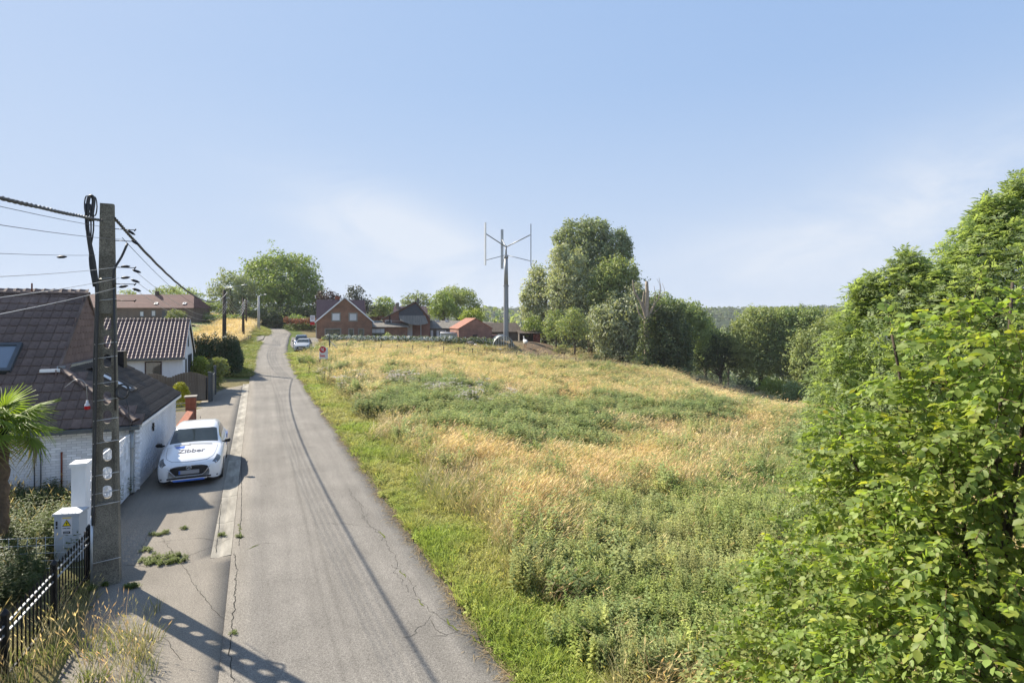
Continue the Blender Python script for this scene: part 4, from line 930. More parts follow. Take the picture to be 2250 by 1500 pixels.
g.build('print_line', M['cabinet'], cab)
# ------------------------------------------------------------------ cars
from mathutils.bvhtree import BVHTree
ROWS = [
 (2.06, [(.45, .26), (.50, .35), (.52, .45), (.50, .55), (.46, .62), (.35, .66), (.18, .67), (0, .67)]),
 (2.00, [(.62, .20), (.66, .34), (.68, .48), (.66, .60), (.60, .68), (.42, .725), (.2, .74), (0, .742)]),
 (1.85, [(.74, .18), (.79, .34), (.80, .50), (.78, .66), (.70, .765), (.5, .81), (.25, .825), (0, .83)]),
 (1.55, [(.80, .18), (.83, .34), (.845, .52), (.82, .73), (.74, .845), (.55, .89), (.28, .905), (0, .91)]),
 (1.15, [(.82, .18), (.845, .34), (.85, .55), (.84, .79), (.76, .905), (.58, .95), (.3, .97), (0, .975)]),
 (.85, [(.82, .18), (.845, .34), (.85, .56), (.845, .83), (.77, .94), (.62, .985), (.32, 1.005), (0, 1.01)]),
 (.70, [(.82, .18), (.845, .34), (.85, .56), (.845, .85), (.775, .95), (.67, .995), (.34, 1.03), (0, 1.04)]),
 (.30, [(.82, .18), (.845, .34), (.85, .56), (.845, .87), (.775, .975), (.63, 1.22), (.32, 1.25), (0, 1.26)]),
 (-.10, [(.82, .18), (.845, .34), (.85, .56), (.845, .88), (.775, .985), (.585, 1.41), (.3, 1.445), (0, 1.45)]),
 (-.50, [(.82, .18), (.845, .34), (.85, .56), (.845, .89), (.775, .995), (.575, 1.455), (.3, 1.49), (0, 1.495)]),
 (-1.0, [(.82, .18), (.845, .34), (.85, .56), (.845, .90), (.775, 1.0), (.57, 1.45), (.3, 1.485), (0, 1.49)]),
 (-1.5, [(.81, .20), (.84, .34), (.845, .56), (.84, .90), (.76, 1.01), (.56, 1.39), (.3, 1.43), (0, 1.44)]),
 (-1.8, [(.78, .22), (.81, .36), (.82, .56), (.81, .88), (.74, 1.0), (.53, 1.22), (.3, 1.26), (0, 1.27)]),
 (-1.98, [(.70, .26), (.74, .38), (.76, .56), (.75, .82), (.69, .95), (.50, 1.02), (.28, 1.04), (0, 1.04)]),
 (-2.04, [(.60, .32), (.64, .42), (.66, .56), (.65, .74), (.6, .84), (.45, .88), (.25, .89), (0, .89)])]
def dense_grid():
    A = np.array([[(x, y, z) for x, z in r] for y, r in ROWS]); du, dv = 5, 4
    def cat(Q, n):
        E = np.concatenate([2 * Q[:1] - Q[1:2], Q, 2 * Q[-1:] - Q[-2:-1]]); out = []
        for i in range(1, len(E) - 2):
            for k in range(n):
                t = k / n; a, b, c, d = E[i - 1], E[i], E[i + 1], E[i + 2]
                out.append(0.5 * ((2 * b) + (-a + c) * t + (2 * a - 5 * b + 4 * c - d) * t * t * .55 + (-a + 3 * b - 3 * c + d) * t ** 3 * .0 + (2 * (c - b) - (-a + c)) * t * t * .45 + 0 * a) if False else b * (1 - t) + c * t + (.5 * t * (1 - t)) * ((c - a) * (1 - t) - (d - b) * t - (c - b) * (1 - 2 * t)) * .9)
        out.append(Q[-1]); return np.array(out)
    B_ = cat(A, du); C2 = cat(B_.transpose(1, 0, 2), dv).transpose(1, 0, 2)
    C2[:, -1, 0] = 0; return C2, du, dv
CG, DU, DV = dense_grid()
def build_car(label, loc, rz, paint, hi=True, group=None, scale=1.0, tall=1.0):
    car = empty('parked_car', loc, rz, label, 'car', group); nu, nv, _ = CG.shape
    V = []; 
    for sg in (1, -1): V.append(CG.reshape(-1, 3) * [sg, 1, 1])
    V = np.concatenate(V); V[:, 2] = np.where(V[:, 2] > .9, .9 + (V[:, 2] - .9) * tall, V[:, 2]); V[:, 2] -= .03; F_ = {'body': [], 'windshield': [], 'side_window': [], 'rear_window': [], 'headlight': [], 'sill': []}
    for sg in (0, 1):
        for i in range(nu - 1):
            for j in range(nv - 1):
                b = sg * nu * nv; q_ = [b + i * nv + j, b + i * nv + j + 1, b + (i + 1) * nv + j + 1, b + (i + 1) * nv + j]
                if sg == 0: q_ = q_[::-1]
                c = V[q_].mean(0); u = (i + .5) / DU; v = (j + .5) / DV
                if min(math.hypot(c[1] - 1.26, c[2] - .29), math.hypot(c[1] + 1.28, c[2] - .29)) < .335 and v < 3: continue
                k_ = 'body'
                if 6.1 < u < 7.9 and v > 5.1: k_ = 'windshield'
                elif 6.9 < u < 11.5 and 4.2 < v < 4.85 and not (9.3 < u < 9.5): k_ = 'side_window'
                elif 11.3 < u < 12.7 and v > 5.2: k_ = 'rear_window'
                elif 1.15 < u < 2.75 and 3.15 < v < 4.3: k_ = 'headlight'
                elif v < .25: k_ = 'sill'
                F_[k_].append(q_)
    for e in (0, nu - 1):
        for j in range(nv - 1):
            a, b = e * nv + j, e * nv + j + 1; F_['body'].append([a, b, nu * nv + b, nu * nv + a] if e else [b, a, nu * nv + a, nu * nv + b])
    mats_ = {'body': paint, 'windshield': M['glass_car'], 'side_window': M['glass_car'], 'rear_window': M['glass_car'], 'headlight': M['lamp_dark'], 'sill': M['black']}
    for k_, fs in F_.items():
        fs = np.array(fs); us, inv = np.unique(fs, return_inverse=True); me = mesh_np(k_, V[us], inv.reshape(fs.shape), [mats_[k_]], smooth=True); obj(k_, me, car)
    wh = MB(); wh.lathe([(.0, -.1), (.19, -.1), (.2, -.09), (.29, -.09), (.305, -.07), (.305, .07), (.29, .1), (.2, .1), (.2, .1)], n=22)
    tm = wh.xf(Matrix.Rotation(math.radians(90), 4, 'Y')).mesh('wheel', M['black'])
    rm = MB(); rm.lathe([(0, .085), (.05, .09), (.07, .075)], n=10)
    for i in range(5):
        a = i * 2 * math.pi / 5; R_ = Matrix.Rotation(a, 4, 'Z'); rm.box(.04, .19, -.022, .022, .07, .092, M=R_)
    rm.lathe([(.185, .09), (.2, .1), (.205, .06)], n=20); rmm = rm.xf(Matrix.Rotation(math.radians(90), 4, 'Y')).mesh('rim', M['lamp_grey'])
    for sx in (1, -1):
        for y in (1.26, -1.28):
            o = obj('wheel', tm, car); o.location = (sx * .74, y, .305); o.rotation_euler = (0, 0, 0 if sx > 0 else math.pi); obj('rim', rmm, o)
    inner = MB(); inner.box(-.72, .72, -1.9, 1.85, .16, .55); inner.build('chassis', M['black'], car)
    gr = MB(); gr.prism([(-.46, 2.03, .60), (.46, 2.03, .60), (.50, 2.03, .55), (.34, 2.03, .37), (-.34, 2.03, .37), (-.50, 2.03, .55)], (0, .045, 0)); gr.build('grille', M['black'], car)
    g = MB(); g.tube(catmull([(-.56, 2.0, .60), (-.49, 2.07, .53), (-.34, 2.085, .36), (0, 2.09, .345), (.34, 2.085, .36), (.49, 2.07, .53), (.56, 2.0, .60)], 4), .012, 6); g.build('grille_trim', M['chrome'], car)
    g = MB(); g.box(-.56, .56, 1.98, 2.075, .275, .315); g.build('air_intake', M['black'], car)
    g = MB(); g.box(-.26, .26, 2.095, 2.105, .41, .52); pk_ = g.build('number_plate', M['plate'], car)
    g = MB(); g.box(.215, .258, 2.106, 2.109, .415, .515); g.build('plate_band', M['blue'], pk_)
    for sx in (1, -1):
        g = MB(); vs = [(.84, .52, .93), (1.0, .56, .95), (1.03, .60, 1.02), (.98, .60, 1.07), (.87, .56, 1.05), (.84, .62, .93), (1.0, .66, .95), (1.03, .70, 1.02), (.98, .70, 1.06), (.87, .66, 1.04)]
        g.add([(sx * x, y, z) for x, y, z in vs], [(0, 1, 2, 3, 4), (5, 6, 7, 8, 9), (0, 1, 6, 5), (1, 2, 7, 6), (2, 3, 8, 7), (3, 4, 9, 8), (4, 0, 5, 9)]); g.tube([(sx * .79, .56, .96), (sx * .88, .58, .98)], .025, 6); g.build('wing_mirror', M['black'], car)
        if hi:
            g = MB(); g.lathe([(0, .02), (.05, .015), (.06, 0), (.045, -.01), (0, -.01)], n=12); g.xf(Matrix.Translation((sx * .655, 1.935, .645)) @ Matrix.Rotation(math.radians(-65), 4, 'X')); g.build('headlight_lens', M['chrome'], car)
            g = MB(); g.box(min(sx * .5, sx * .74), max(sx * .5, sx * .74), 1.9, 1.97, .275, .295); g.build('bumper_slot', M['black'], car)
        g = MB(); g.box(min(sx * .58, sx * .73), max(sx * .58, sx * .73), -2.03, -1.93, .74, .86); g.build('tail_light', M['red'], car)
    if hi:
        tree = BVHTree.FromPolygons([Vector(v) for v in V], [tuple(q_) for q_ in F_['body']] + [tuple(q_) for q_ in F_['windshield']])
        def drop(x, y):
            h = tree.ray_cast(Vector((x, y, 3)), Vector((0, 0, -1))); return h[0].z if h[0] else .9
        cu = bpy.data.curves.new('lettering', 'FONT'); cu.body = 'Zibber'; cu.size = .26; cu.align_x = 'CENTER'; cu.align_y = 'CENTER'; cu.offset = .006; cu.resolution_u = 3
        to = bpy.data.objects.new('tmp', cu); sc.collection.objects.link(to); bpy.context.view_layer.update(); dg = bpy.context.evaluated_depsgraph_get(); tmesh = bpy.data.meshes.new_from_object(to.evaluated_get(dg)); bpy.data.objects.remove(to)
        import bmesh
        bmm = bmesh.new(); bmm.from_mesh(tmesh); bmesh.ops.triangulate(bmm, faces=bmm.faces[:]); bmesh.ops.subdivide_edges(bmm, edges=[e for e in bmm.edges if e.calc_length() > .08], cuts=1); bmm.to_mesh(tmesh); bmm.free()
        for v in tmesh.vertices:
            x, y = -v.co.x * 1.0, 1.36 - v.co.y * 1.6; v.co = (x, y, drop(x, y) + .006)
        tmesh.materials.clear(); tmesh.materials.append(M['letter']); tmesh.name = 'lettering'; obj('lettering', tmesh, car)
        def decal(nm, pts, m, dz=.004, n=6):
            (a, b, c, d) = [np.array(p) for p in pts]; vs = []; 
            for i in range(n + 1):
                for j in range(n + 1):
                    p = (a * (1 - i / n) + b * i / n) * (1 - j / n) + (d * (1 - i / n) + c * i / n) * j / n; vs.append((p[0], p[1], drop(p[0], p[1]) + dz))
            g = MB(); g.add(vs, [(i * (n + 1) + j, i * (n + 1) + j + 1, (i + 1) * (n + 1) + j + 1, (i + 1) * (n + 1) + j) for i in range(n) for j in range(n)], smooth=True); g.build(nm, m, car)
        decal('blue_decal', [(.50, .86), (.22, .86), (.22, 1.10), (.42, 1.06)], M['blue'])
        g = MB(); g.prism([(.42, 2.02, .245), (-.36, 2.02, .245), (-.40, 2.02, .20), (.40, 2.02, .20)], (0, .052, 0)); g.build('blue_decal', M['blue'], car)
        for sx in (-1,):
            g = MB(); g.prism([(sx * .856, -.3, .62), (sx * .856, -1.1, .70), (sx * .856, -1.5, .95), (sx * .856, -.9, .9)], (sx * .004, 0, 0)); g.build('blue_decal', M['blue'], car)
        g = MB(); c0 = Vector((0, 2.093, .585)); g.tube([c0 + Vector((.062 * math.cos(a), 0, .048 * math.sin(a))) for a in np.linspace(0, 2 * math.pi, 20)], .008, 6)
        g.tube(catmull([c0 + Vector(p) for p in ((-.058, .0, .012), (-.03, .004, .018), (0, .004, -.016), (.03, .004, .018), (.058, 0, .012))], 4), .0075, 6); g.build('emblem', M['chrome'], car)
        g = MB(); g.tube([(0, -1.45, 1.42), (0, -1.53, 1.50)], [.012, .006], 6); g.build('aerial', M['black'], car)
        for a, b in (((-.52, .86), (.12, .74)), ((.06, .86), (.52, .74))):
            pts = [np.array(a) * (1 - t) + np.array(b) * t for t in np.linspace(0, 1, 6)]; g = MB(); g.tube([(p[0], p[1], drop(p[0], p[1]) + .02) for p in pts], .009, 5); g.build('wiper', M['black'], car)
        # hood shut line
        for sx in (1, -1):
            pts = [(sx * .44, 1.93), (sx * .60, 1.72), (sx * .655, 1.3), (sx * .67, .86)]; g = MB(); g.tube([(x, y, drop(x, y) + .001) for x, y in catmull([(p[0], p[1], 0) for p in pts], 5)[:, :2]], .005, 4); g.build('shut_line', M['black'], car)
        pts = [(x, 1.965 - abs(x) ** 2 * .25) for x in np.linspace(-.44, .44, 9)]; g = MB(); g.tube([(x, y, drop(x, y) + .001) for x, y in pts], .005, 4); g.build('shut_line', M['black'], car)
        g = MB(); g.box(-.6, .6, -.5, .55, .6, .72); g.box(-.62, .62, .35, .72, .72, .94); g.build('cabin_interior', M['black'], car)
    car.scale = (scale,) * 3; return car
M['glass_car'] = mat('tinted_car_glass', (0.03, 0.04, 0.042), 0.04, .3, 2.0, spec=.55)
M['lamp_dark'] = mat('headlight_dark', (0.09, 0.10, 0.11), .08, .3, 30, spec=.9)
M['lamp_grey'] = mat('alloy_grey', (0.12, 0.12, 0.13), .35, .1, 5, metal=.8)
M['chrome'] = mat('chrome', (0.6, 0.6, 0.62), .15, .05, 5, metal=1.0)
M['plate'] = mat('plain_number_plate', (0.36, 0.36, 0.38), .5, .04, 5)
M['blue'] = mat('livery_blue', (0.06, 0.16, 0.55), .3, .04, 5)
M['letter'] = mat('dark_lettering', (0.075, 0.075, 0.095), .4, .05, 5)
M['paint_white'] = mat('white_car_paint', (0.74, 0.745, 0.76), .22, .01, 1, spec=.6, coat=.6)
M['paint_blue'] = mat('blue_grey_car_paint', (0.10, 0.13, 0.19), .25, .02, 1, spec=.6, coat=.6)
M['paint_silver'] = mat('silver_car_paint', (0.42, 0.43, 0.44), .25, .02, 1, spec=.6, coat=.6)
fr = P(415, 692, 15.15); build_car('white hatchback with blue marks and lettering on the bonnet, parked beside the white house wall', (fr.x - .4246 * 2.03, fr.y + .9054 * 2.03, .004), TH + math.pi, M['paint_white'], tall=.93, scale=.955)
c1 = GP(662, 768, 55, 100); build_car('small blue-grey car with large windscreen in the parking bay by the farmhouse', (c1.x, c1.y, c1.z + .10), TH + math.pi - .1, M['paint_blue'], False, None, 1.03, 1.35)
c2_ = GP(671, 771.5, 50, 100); build_car('silver hatchback parked just in front of the small blue-grey car', (c2_.x + .25, c2_.y - 1.3, tz(c2_.x + .25, c2_.y - 1.3) + .09), TH + math.pi - .2, M['paint_silver'], False)

# ------------------------------------------------------------------ farm
def house_box(root, x0, x1, y0, y1, eave, ridge, axis, wm, rm, base=-.8, over=.3, th=.09, rname='roof', verge=None):
    """gabled volume; axis 'y' = ridge runs along y (gable faces the front)"""
    mb = MB(); mb.box(x0, x1, y0, y1, base, eave)
    if axis == 'y':
        xm = (x0 + x1) / 2; mb.prism([(x0, y0, eave + .002), (x1, y0, eave + .002), (xm, y0, ridge)], (0, y1 - y0, 0))
    else:
        ym = (y0 + y1) / 2; mb.prism([(x0, y0, eave + .002), (x0, y1, eave + .002), (x0, ym, ridge)], (x1 - x0, 0, 0))
    mb.build('wall', wm, root)
    r = MB()
    if axis == 'y':
        xm = (x0 + x1) / 2; sl = (ridge - eave) / (xm - x0)
        for sx, xe in ((-1, x0), (1, x1)):
            e = xe + sx * over; ze = eave - over * sl
            r.prism([(e, y0 - over, ze), (xm, y0 - over, ridge), (xm, y0 - over, ridge + th), (e, y0 - over, ze + th)], (0, y1 - y0 + 2 * over, 0))
    else:
        ym = (y0 + y1) / 2; sl = (ridge - eave) / (ym - y0)
        for sy, ye in ((-1, y0), (1, y1)):
            e = ye + sy * over; ze = eave - over * sl
            r.prism([(x0 - over, e, ze), (x0 - over, ym, ridge), (x0 - over, ym, ridge + th), (x0 - over, e, ze + th)], (x1 - x0 + 2 * over, 0, 0))
    r.build(rname, rm, root)
    if verge and axis == 'y':
        xm = (x0 + x1) / 2; sl = (ridge - eave) / (xm - x0); v = MB()
        for sx, xe in ((-1, x0), (1, x1)):
            e = xe + sx * (over + .05); ze = eave - (over + .05) * sl; y_ = y0 - over - .05
            v.prism([(e, y_, ze - .12), (xm, y_, ridge - .12), (xm, y_, ridge + th + .06), (e, y_, ze + th + .06)], (0, .048, 0))
        v.build('bargeboard', verge, root)
RF = math.radians(19)
fa_ = P(695.5, 745, 86); fz = fa_.z
A = empty('farmhouse', fa_, RF, 'brown brick farmhouse with white gable verges and two shuttered upper windows', 'house', 'farm buildings')
house_box(A, 0, 8.5, 0, 9, 2.85, 6.62, 'y', M['brick_farm'], M['roof_purple'], over=.28, verge=M['shutter'])
g = MB(); g.box(0.0, 7.5, 9, 12.6, -.5, 2.9); g.prism([(0.0, 5.2, 2.9), (0.0, 12.6, 2.9), (0, 9.0, 6.3)], (8, 0, 0)); g.build('wall', M['brick_farm'], A)
g = MB(); g.prism([(-.12, 5.0, 2.75), (-.12, 9.0, 6.35), (-.12, 9.0, 6.47), (-.12, 5.0, 2.87)], (8, 0, 0)); g.prism([(-.12, 12.9, 2.75), (-.12, 9.0, 6.35), (-.12, 9.0, 6.47), (-.12, 12.9, 2.87)], (8, 0, 0)); g.build('roof', M['roof_purple'], A)
g = MB(); g.box(3.0, 3.7, 9.2, 9.8, 5.8, 7.1); g.build('chimney', M['red_brick'], A)
def FW(x, z, w, h, **k): return window(A, Matrix.Translation((x, -.003, z)), w, h, M['frame_grey'], M['glass'], **k)
def fx(px): # local x on the farmhouse front for a photo column
    r = (px - CX) / F; return (r * fa_.y - fa_.x) / (math.cos(RF) - r * math.sin(RF))
def fzz(py, x): D = fa_.y + x * math.sin(RF); return HC + (HY - py) / F * D - fz
for (xa, xb, ya, yb, kw) in ((729.5, 747, 688, 704.5, dict(shutter=1.0, sill=M['sill'])), (767.5, 784, 688.5, 704.5, dict(shutter=1.0, sill=M['sill'])), (715, 748, 723, 742, dict(bars=(.5,), sill=M['sill'])), (767, 776, 723, 739.5, dict(sill=M['sill'])), (788.5, 798.5, 723, 739.5, dict(sill=M['sill']))):
    x0_, x1_ = fx(xa), fx(xb); FW(x0_, fzz(yb, x0_), x1_ - x0_, fzz(ya, x0_) - fzz(yb, x0_), **kw)
g = MB(); g.box(-.10, -.02, -.12, -.04, -.3, 2.6); g.build('downpipe', M['zinc'], A)
g = MB(); g.box(8.55, 14.6, 2.6, 6, -.5, 1.68); g.build('annex_wall', M['brick_farm'], A)
g = MB(); g.prism([(8.2, 2.2, 1.72), (8.2, 6.3, 2.72), (8.2, 6.3, 2.82), (8.2, 2.2, 1.82)], (6.7, 0, 0)); g.build('annex_roof', M['roof_grey'], A)
window(A, Matrix.Translation((8.62, 2.59, .1)), 2.15, 1.45, M['frame_grey'], M['glass'], bars=(.33, .66), shutter=.48)
g = MB(); g.tube([(11.9, 5, 2.3), (11.9, 5, 3.7)], .12, 8); g.build('flue', M['frame_brown'], A)
# sign on the farmhouse corner
sg = P(687, 704, 84.5); s_ = empty('wall_sign', sg, 0, 'white board above a red box sign sticking out from the farmhouse corner', 'sign')
g = MB(); g.box(-.38, .33, -.05, .05, -.15, .78); g.build('board', M['board_white'], s_)
g = MB(); g.box(-.36, .30, -.07, .07, -.68, -.25); g.build('light_box', M['red'], s_)
g = MB(); g.box(-.36, .66, -.02, .02, -.20, -.16); g.build('bracket', M['steel'], s_)
g = MB(); g.box(-.30, .24, -.054, -.05, .45, .55); g.box(-.25, .2, -.054, -.05, .2, .28); g.build('print_line', M['rust'], s_)

mr_ = P(890, 745, 95); Bm = empty('stable_building', mr_, math.radians(9), 'brick farm building with dark slate gable and drooping corrugated canopy', 'building', 'farm buildings'); Bm.scale = (1.044,) * 3
g = MB(); g.prism([(-3.5, 0, -.5), (4.1, 0, -.5), (4.1, 0, 3.42), (1.75, 0, 6.2), (-3.5, 0, 3.45)], (0, 9, 0)); g.build('wall', M['brick_shed'], Bm)
g = MB(); g.prism([(-3.9, -.5, 3.28), (1.75, -.5, 6.22), (1.75, -.5, 6.34), (-3.9, -.5, 3.40)], (0, 9.5, 0)); g.prism([(4.45, -.5, 3.05), (1.75, -.5, 6.22), (1.75, -.5, 6.34), (4.45, -.5, 3.17)], (0, 9.5, 0)); g.build('roof', M['roof_grey'], Bm)
g = MB(); g.prism([(-1.0, -.36, 3.2), (3.2, -.36, 3.2), (3.0, -.36, 4.4), (1.75, -.36, 5.95), (-.95, -.36, 4.5)], (0, .35, 0)); g.build('slate_gable', M['slate'], Bm)
g = MB(); N = 22
vs = []
for i in range(N + 1):
    u = i / N; z = .05 * math.sin(u * N * math.pi); sagz = -.45 * (1 - abs(2 * u - 1)) * 0 - .5 * (1 - u) ** 2 * 0
    vs += [(-1.0 + 4.3 * u, -.38, 3.95 + z), (-.7 + 4.5 * u, -1.9, 3.15 - .75 * math.sin(u * math.pi * .8) + z)]
g.add(vs, [(2 * i, 2 * i + 1, 2 * i + 3, 2 * i + 2) for i in range(N)], smooth=True); g.add([(x, y, z - .05) for x, y, z in vs], [(2 * i, 2 * i + 2, 2 * i + 3, 2 * i + 1) for i in range(N)], smooth=True)
g.build('canopy', M['roof_grey'], Bm)
for xa, xb, zt in ((.35, 1.2, 2.6), (-1.0, -.15, 1.75)): g = MB(); g.box(xa, xb, -.06, -.004, -.3, zt); g.box(xa + .05, xb - .05, -.075, -.062, -.2, zt * .45); g.build('door', M['shutter'], Bm)
g = MB(); g.tube([(2.6, -.08, -.3), (2.6, -.08, 2.6)], .06, 6); g.build('downpipe', M['shutter'], Bm)
g = MB(); g.box(-1.7, -1.2, 5, 5.5, 5, 6.2); g.box(1.9, 2.25, 3, 3.4, 5.8, 6.9); g.build('chimney', M['roof_grey'], Bm)
window(Bm, Matrix.Translation((-3.2, -.003, 2.35)), 1.0, .85, M['shutter'], M['glass'], t=.1)
g = MB(); g.box(-3.4, -.2, -.03, -.004, 3.0, 3.1); g.build('lintel', M['concrete_light'], Bm)
# small purple roof behind
br = P(879, 697, 112); Bp = empty('house', br, math.radians(10), 'house with small purple tiled roof and brick stack behind the farm', 'house', 'farm buildings')
house_box(Bp, -1.1, 6, 0, 6, .3, 2.2, 'x', M['brick_farm'], M['roof_purple'], base=-3); g = MB(); g.box(-1.0, -.7, 2.6, 3.3, 1.6, 2.9); g.build('chimney', M['red_brick'], Bp)
bn = P(943, 745, 97); Bn = empty('barn', bn, math.radians(6), 'long low barn with grey corrugated roof and two roof vents', 'barn', 'farm buildings')
g = MB(); g.box(0, 9, 0, 6, -.5, 1.9); g.build('wall', M['barn_board'], Bn)
g = MB(); g.prism([(-.3, -.4, 1.85), (-.3, 5, 3.15), (-.3, 5, 3.25), (-.3, -.4, 1.95)], (9.5, 0, 0)); g.prism([(-.3, 9, 1.85), (-.3, 5, 3.15), (-.3, 5, 3.25), (-.3, 9, 1.95)], (9.5, 0, 0)); g.build('roof', M['roof_grey'], Bn)
for x in (1.0, 2.7): g = MB(); g.box(x, x + .6, 4.2, 4.8, 3.0, 3.35); g.build('roof_vent', M['shutter'], Bn)
for x in (.25, 1.3, 3.9): g = MB(); g.box(x, x + .45, -.05, -.004, -.4, 1.6); g.build('door_post', M['shutter'], Bn)
window(Bn, Matrix.Translation((1.5, -.004, .5)), 1.5, 1.1, M['shutter'], M['glass'], bars=(.5,), t=.14)
sh = P(1008, 752, 83); Sd = empty('brick_shed', sh, math.radians(22), 'small red brick shed with orange clay roof behind the white flower hedge', 'shed', 'farm buildings')
house_box(Sd, 0, 5.35, 0, 5, 2.08, 3.6, 'y', M['brick_shed'], M['roof_orange'], base=-.5, over=.12)
g = MB(); g.box(2.2, 2.95, -.05, -.004, 0, 1.15); g.build('door', M['frame_brown'], Sd)
for y in (1.0, 3.0): g = MB(); g.box(-.03, -.004, y, y + 1.1, 1.0, 1.5); g.build('window', M['rust'], Sd)
g = MB(); g.prism([(5.36, .3, 1.0), (5.36, 3, 1.0), (5.36, 3, -.5), (5.36, .3, -.5)], (1.2, 0, 0)); g.build('side_store', M['brick_shed'], Sd)
bb = P(1058, 746, 96); Bb = empty('barn', bb, math.radians(3), 'dark barn with brown sheet roof just behind the wind turbine mast', 'barn', 'farm buildings')
g = MB(); g.box(0, 6.9, 0, 6, -.8, 1.35); g.build('wall', M['barn_board'], Bb)
g = MB(); g.prism([(-.3, -.4, 1.3), (-.3, 3.6, 2.85), (-.3, 3.6, 2.93), (-.3, -.4, 1.38)], (6.6, 0, 0)); g.add([(6.3, -.4, 1.38), (7.6, -.4, 1.3), (6.3, 3.6, 2.93)], [(0, 1, 2)]); g.prism([(-.3, 8, 1.3), (-.3, 3.6, 2.85), (-.3, 3.6, 2.93), (-.3, 8, 1.38)], (6.6, 0, 0)); g.build('roof', M['roof_dark'], Bb)
window(Bb, Matrix.Translation((2.9, -.004, .2)), .85, .85, M['shutter'], M['glass'], t=.08)
bh = P(1045, 745, 106); Bh = empty('barn', bh, math.radians(3), 'higher grey roofed barn strip showing above the dark barn', 'barn', 'farm buildings')
house_box(Bh, 0, 3.3, 0, 6, 2.3, 3.2, 'x', M['barn_board'], M['roof_grey'], base=-1.5)
dk = P(1141, 752, 90); Dk = empty('lean_to_shed', dk, math.radians(4), 'dark open lean-to shed with rusty red end wall right of the turbine', 'shed', 'farm buildings')
g = MB(); g.box(0, 3.4, 2.2, 2.3, -1, 1.7); g.box(0, .1, 0, 2.2, -1, 1.5); g.build('wall', M['barn_board'], Dk)
g = MB(); g.box(2.3, 3.4, -.05, .02, -1, 1.35); g.box(3.4, 3.5, 0, 2.2, -1, 1.4); g.build('end_panel', M['rust'], Dk)
g = MB(); g.prism([(-.2, -.4, 1.45), (-.2, 2.6, 1.85), (-.2, 2.6, 1.93), (-.2, -.4, 1.53)], (3.9, 0, 0)); g.build('roof', M['roof_dark'], Dk)
# polythene tunnel
tn = onG(1106, 80); Tn = empty('polytunnel', tn, math.radians(8), 'small milky polythene tunnel greenhouse beside the turbine mast', 'greenhouse')
N = 14; arc = [(1.6 * math.cos(a), 1.85 * math.sin(a)) for a in np.linspace(0, math.pi, N)]; g = MB(); g.add([(x - .0, 0, z) for x, z in arc] + [(x, 4.2, z) for x, z in arc], [(i, i + 1, N + i + 1, N + i) for i in range(N - 1)], smooth=True)
g.build('sheet', M['poly'], Tn)
for x in np.arange(-1.45, 1.5, .24):
    g = MB(); g.box(x - .035, x + .035, -.08, -.05, 0, 1.85 * math.sqrt(max(0, 1 - (x / 1.6) ** 2)) - .03); g.build('slat', M['poly'], Tn)
for y in (-.02, 1.0, 2.1, 3.2): g = MB(); g.tube([(x * 1.01, y, z * 1.01) for x, z in arc], .03, 6); g.build('hoop', M['steel'], Tn)
# covered trailer / pale tarp on frame
tr = onG(985, 84); Tr = empty('covered_frame', tr, math.radians(5), 'pale tarpaulin rolled over a low frame in front of the barn doors', 'tarpaulin')
g = MB(); g.box(-1.15, 1.25, .0, .06, .1, 1.45); g.box(-1.15, 1.25, .06, 1.4, 1.40, 1.46); g.build('tarp', M['poly'], Tr); g = MB(); g.tube([(-1.25, -.06, 1.45), (1.2, -.06, 1.42)], .14, 10); g.build('roll', M['board_white'], Tr)
for x in (-1.2, 1.28): g = MB(); g.box(x - .07, x + .07, -.2, -.06, -.3, 1.35); g.build('post', M['shutter'], Tr)

# ------------------------------------------------------------------ old farmhouse on the far left
lf = P(243, 702, 100); Lh_ = empty('farmhouse', lf, math.radians(6), 'long old brick farmhouse with red-brown roof behind the small white house', 'house')
g = MB(); g.box(-8, 14.3, 0, 7, -3, 2.25); g.build('wall', M['brick_old'], Lh_)
g = MB(); rz_ = 4.75
g.add([(-8.3, -.4, 2.15), (14.6, -.4, 2.15), (12.9, 3.5, rz_), (-8.3, 3.5, rz_), (14.6, 7.4, 2.15), (-8.3, 7.4, 2.15)], [(0, 1, 2, 3), (1, 4, 2), (3, 2, 4, 5)]); g.build('roof', M['roof_farm'], Lh_)
g = MB(); g.box(6.0, 6.5, 3.2, 3.7, 4.6, 5.4); g.build('chimney', M['frame_brown'], Lh_)
for x, z, w, h in ((5.0, .55, .75, 1.0), (7.0, .6, .8, 1.1)): window(Lh_, Matrix.Translation((x, -.004, z)), w, h, M['fence_grey'], M['shutter'], t=.1)
g = MB(); g.box(8.9, 9.65, -.05, -.004, -.2, 1.7); g.build('door', M['fence_grey'], Lh_); g = MB(); g.box(11.0, 11.6, -.05, -.004, 0, 1.5); g.build('door', M['fence_grey'], Lh_)
as_ = math.atan2(rz_ - 2.15, 3.9)
for x in (7.2, 12.2): skylight(Lh_, slope_m(x, .6, 2.15 + 1.0 * math.tan(as_), as_), .5, .5, M['steel'], M['glass_sky'])

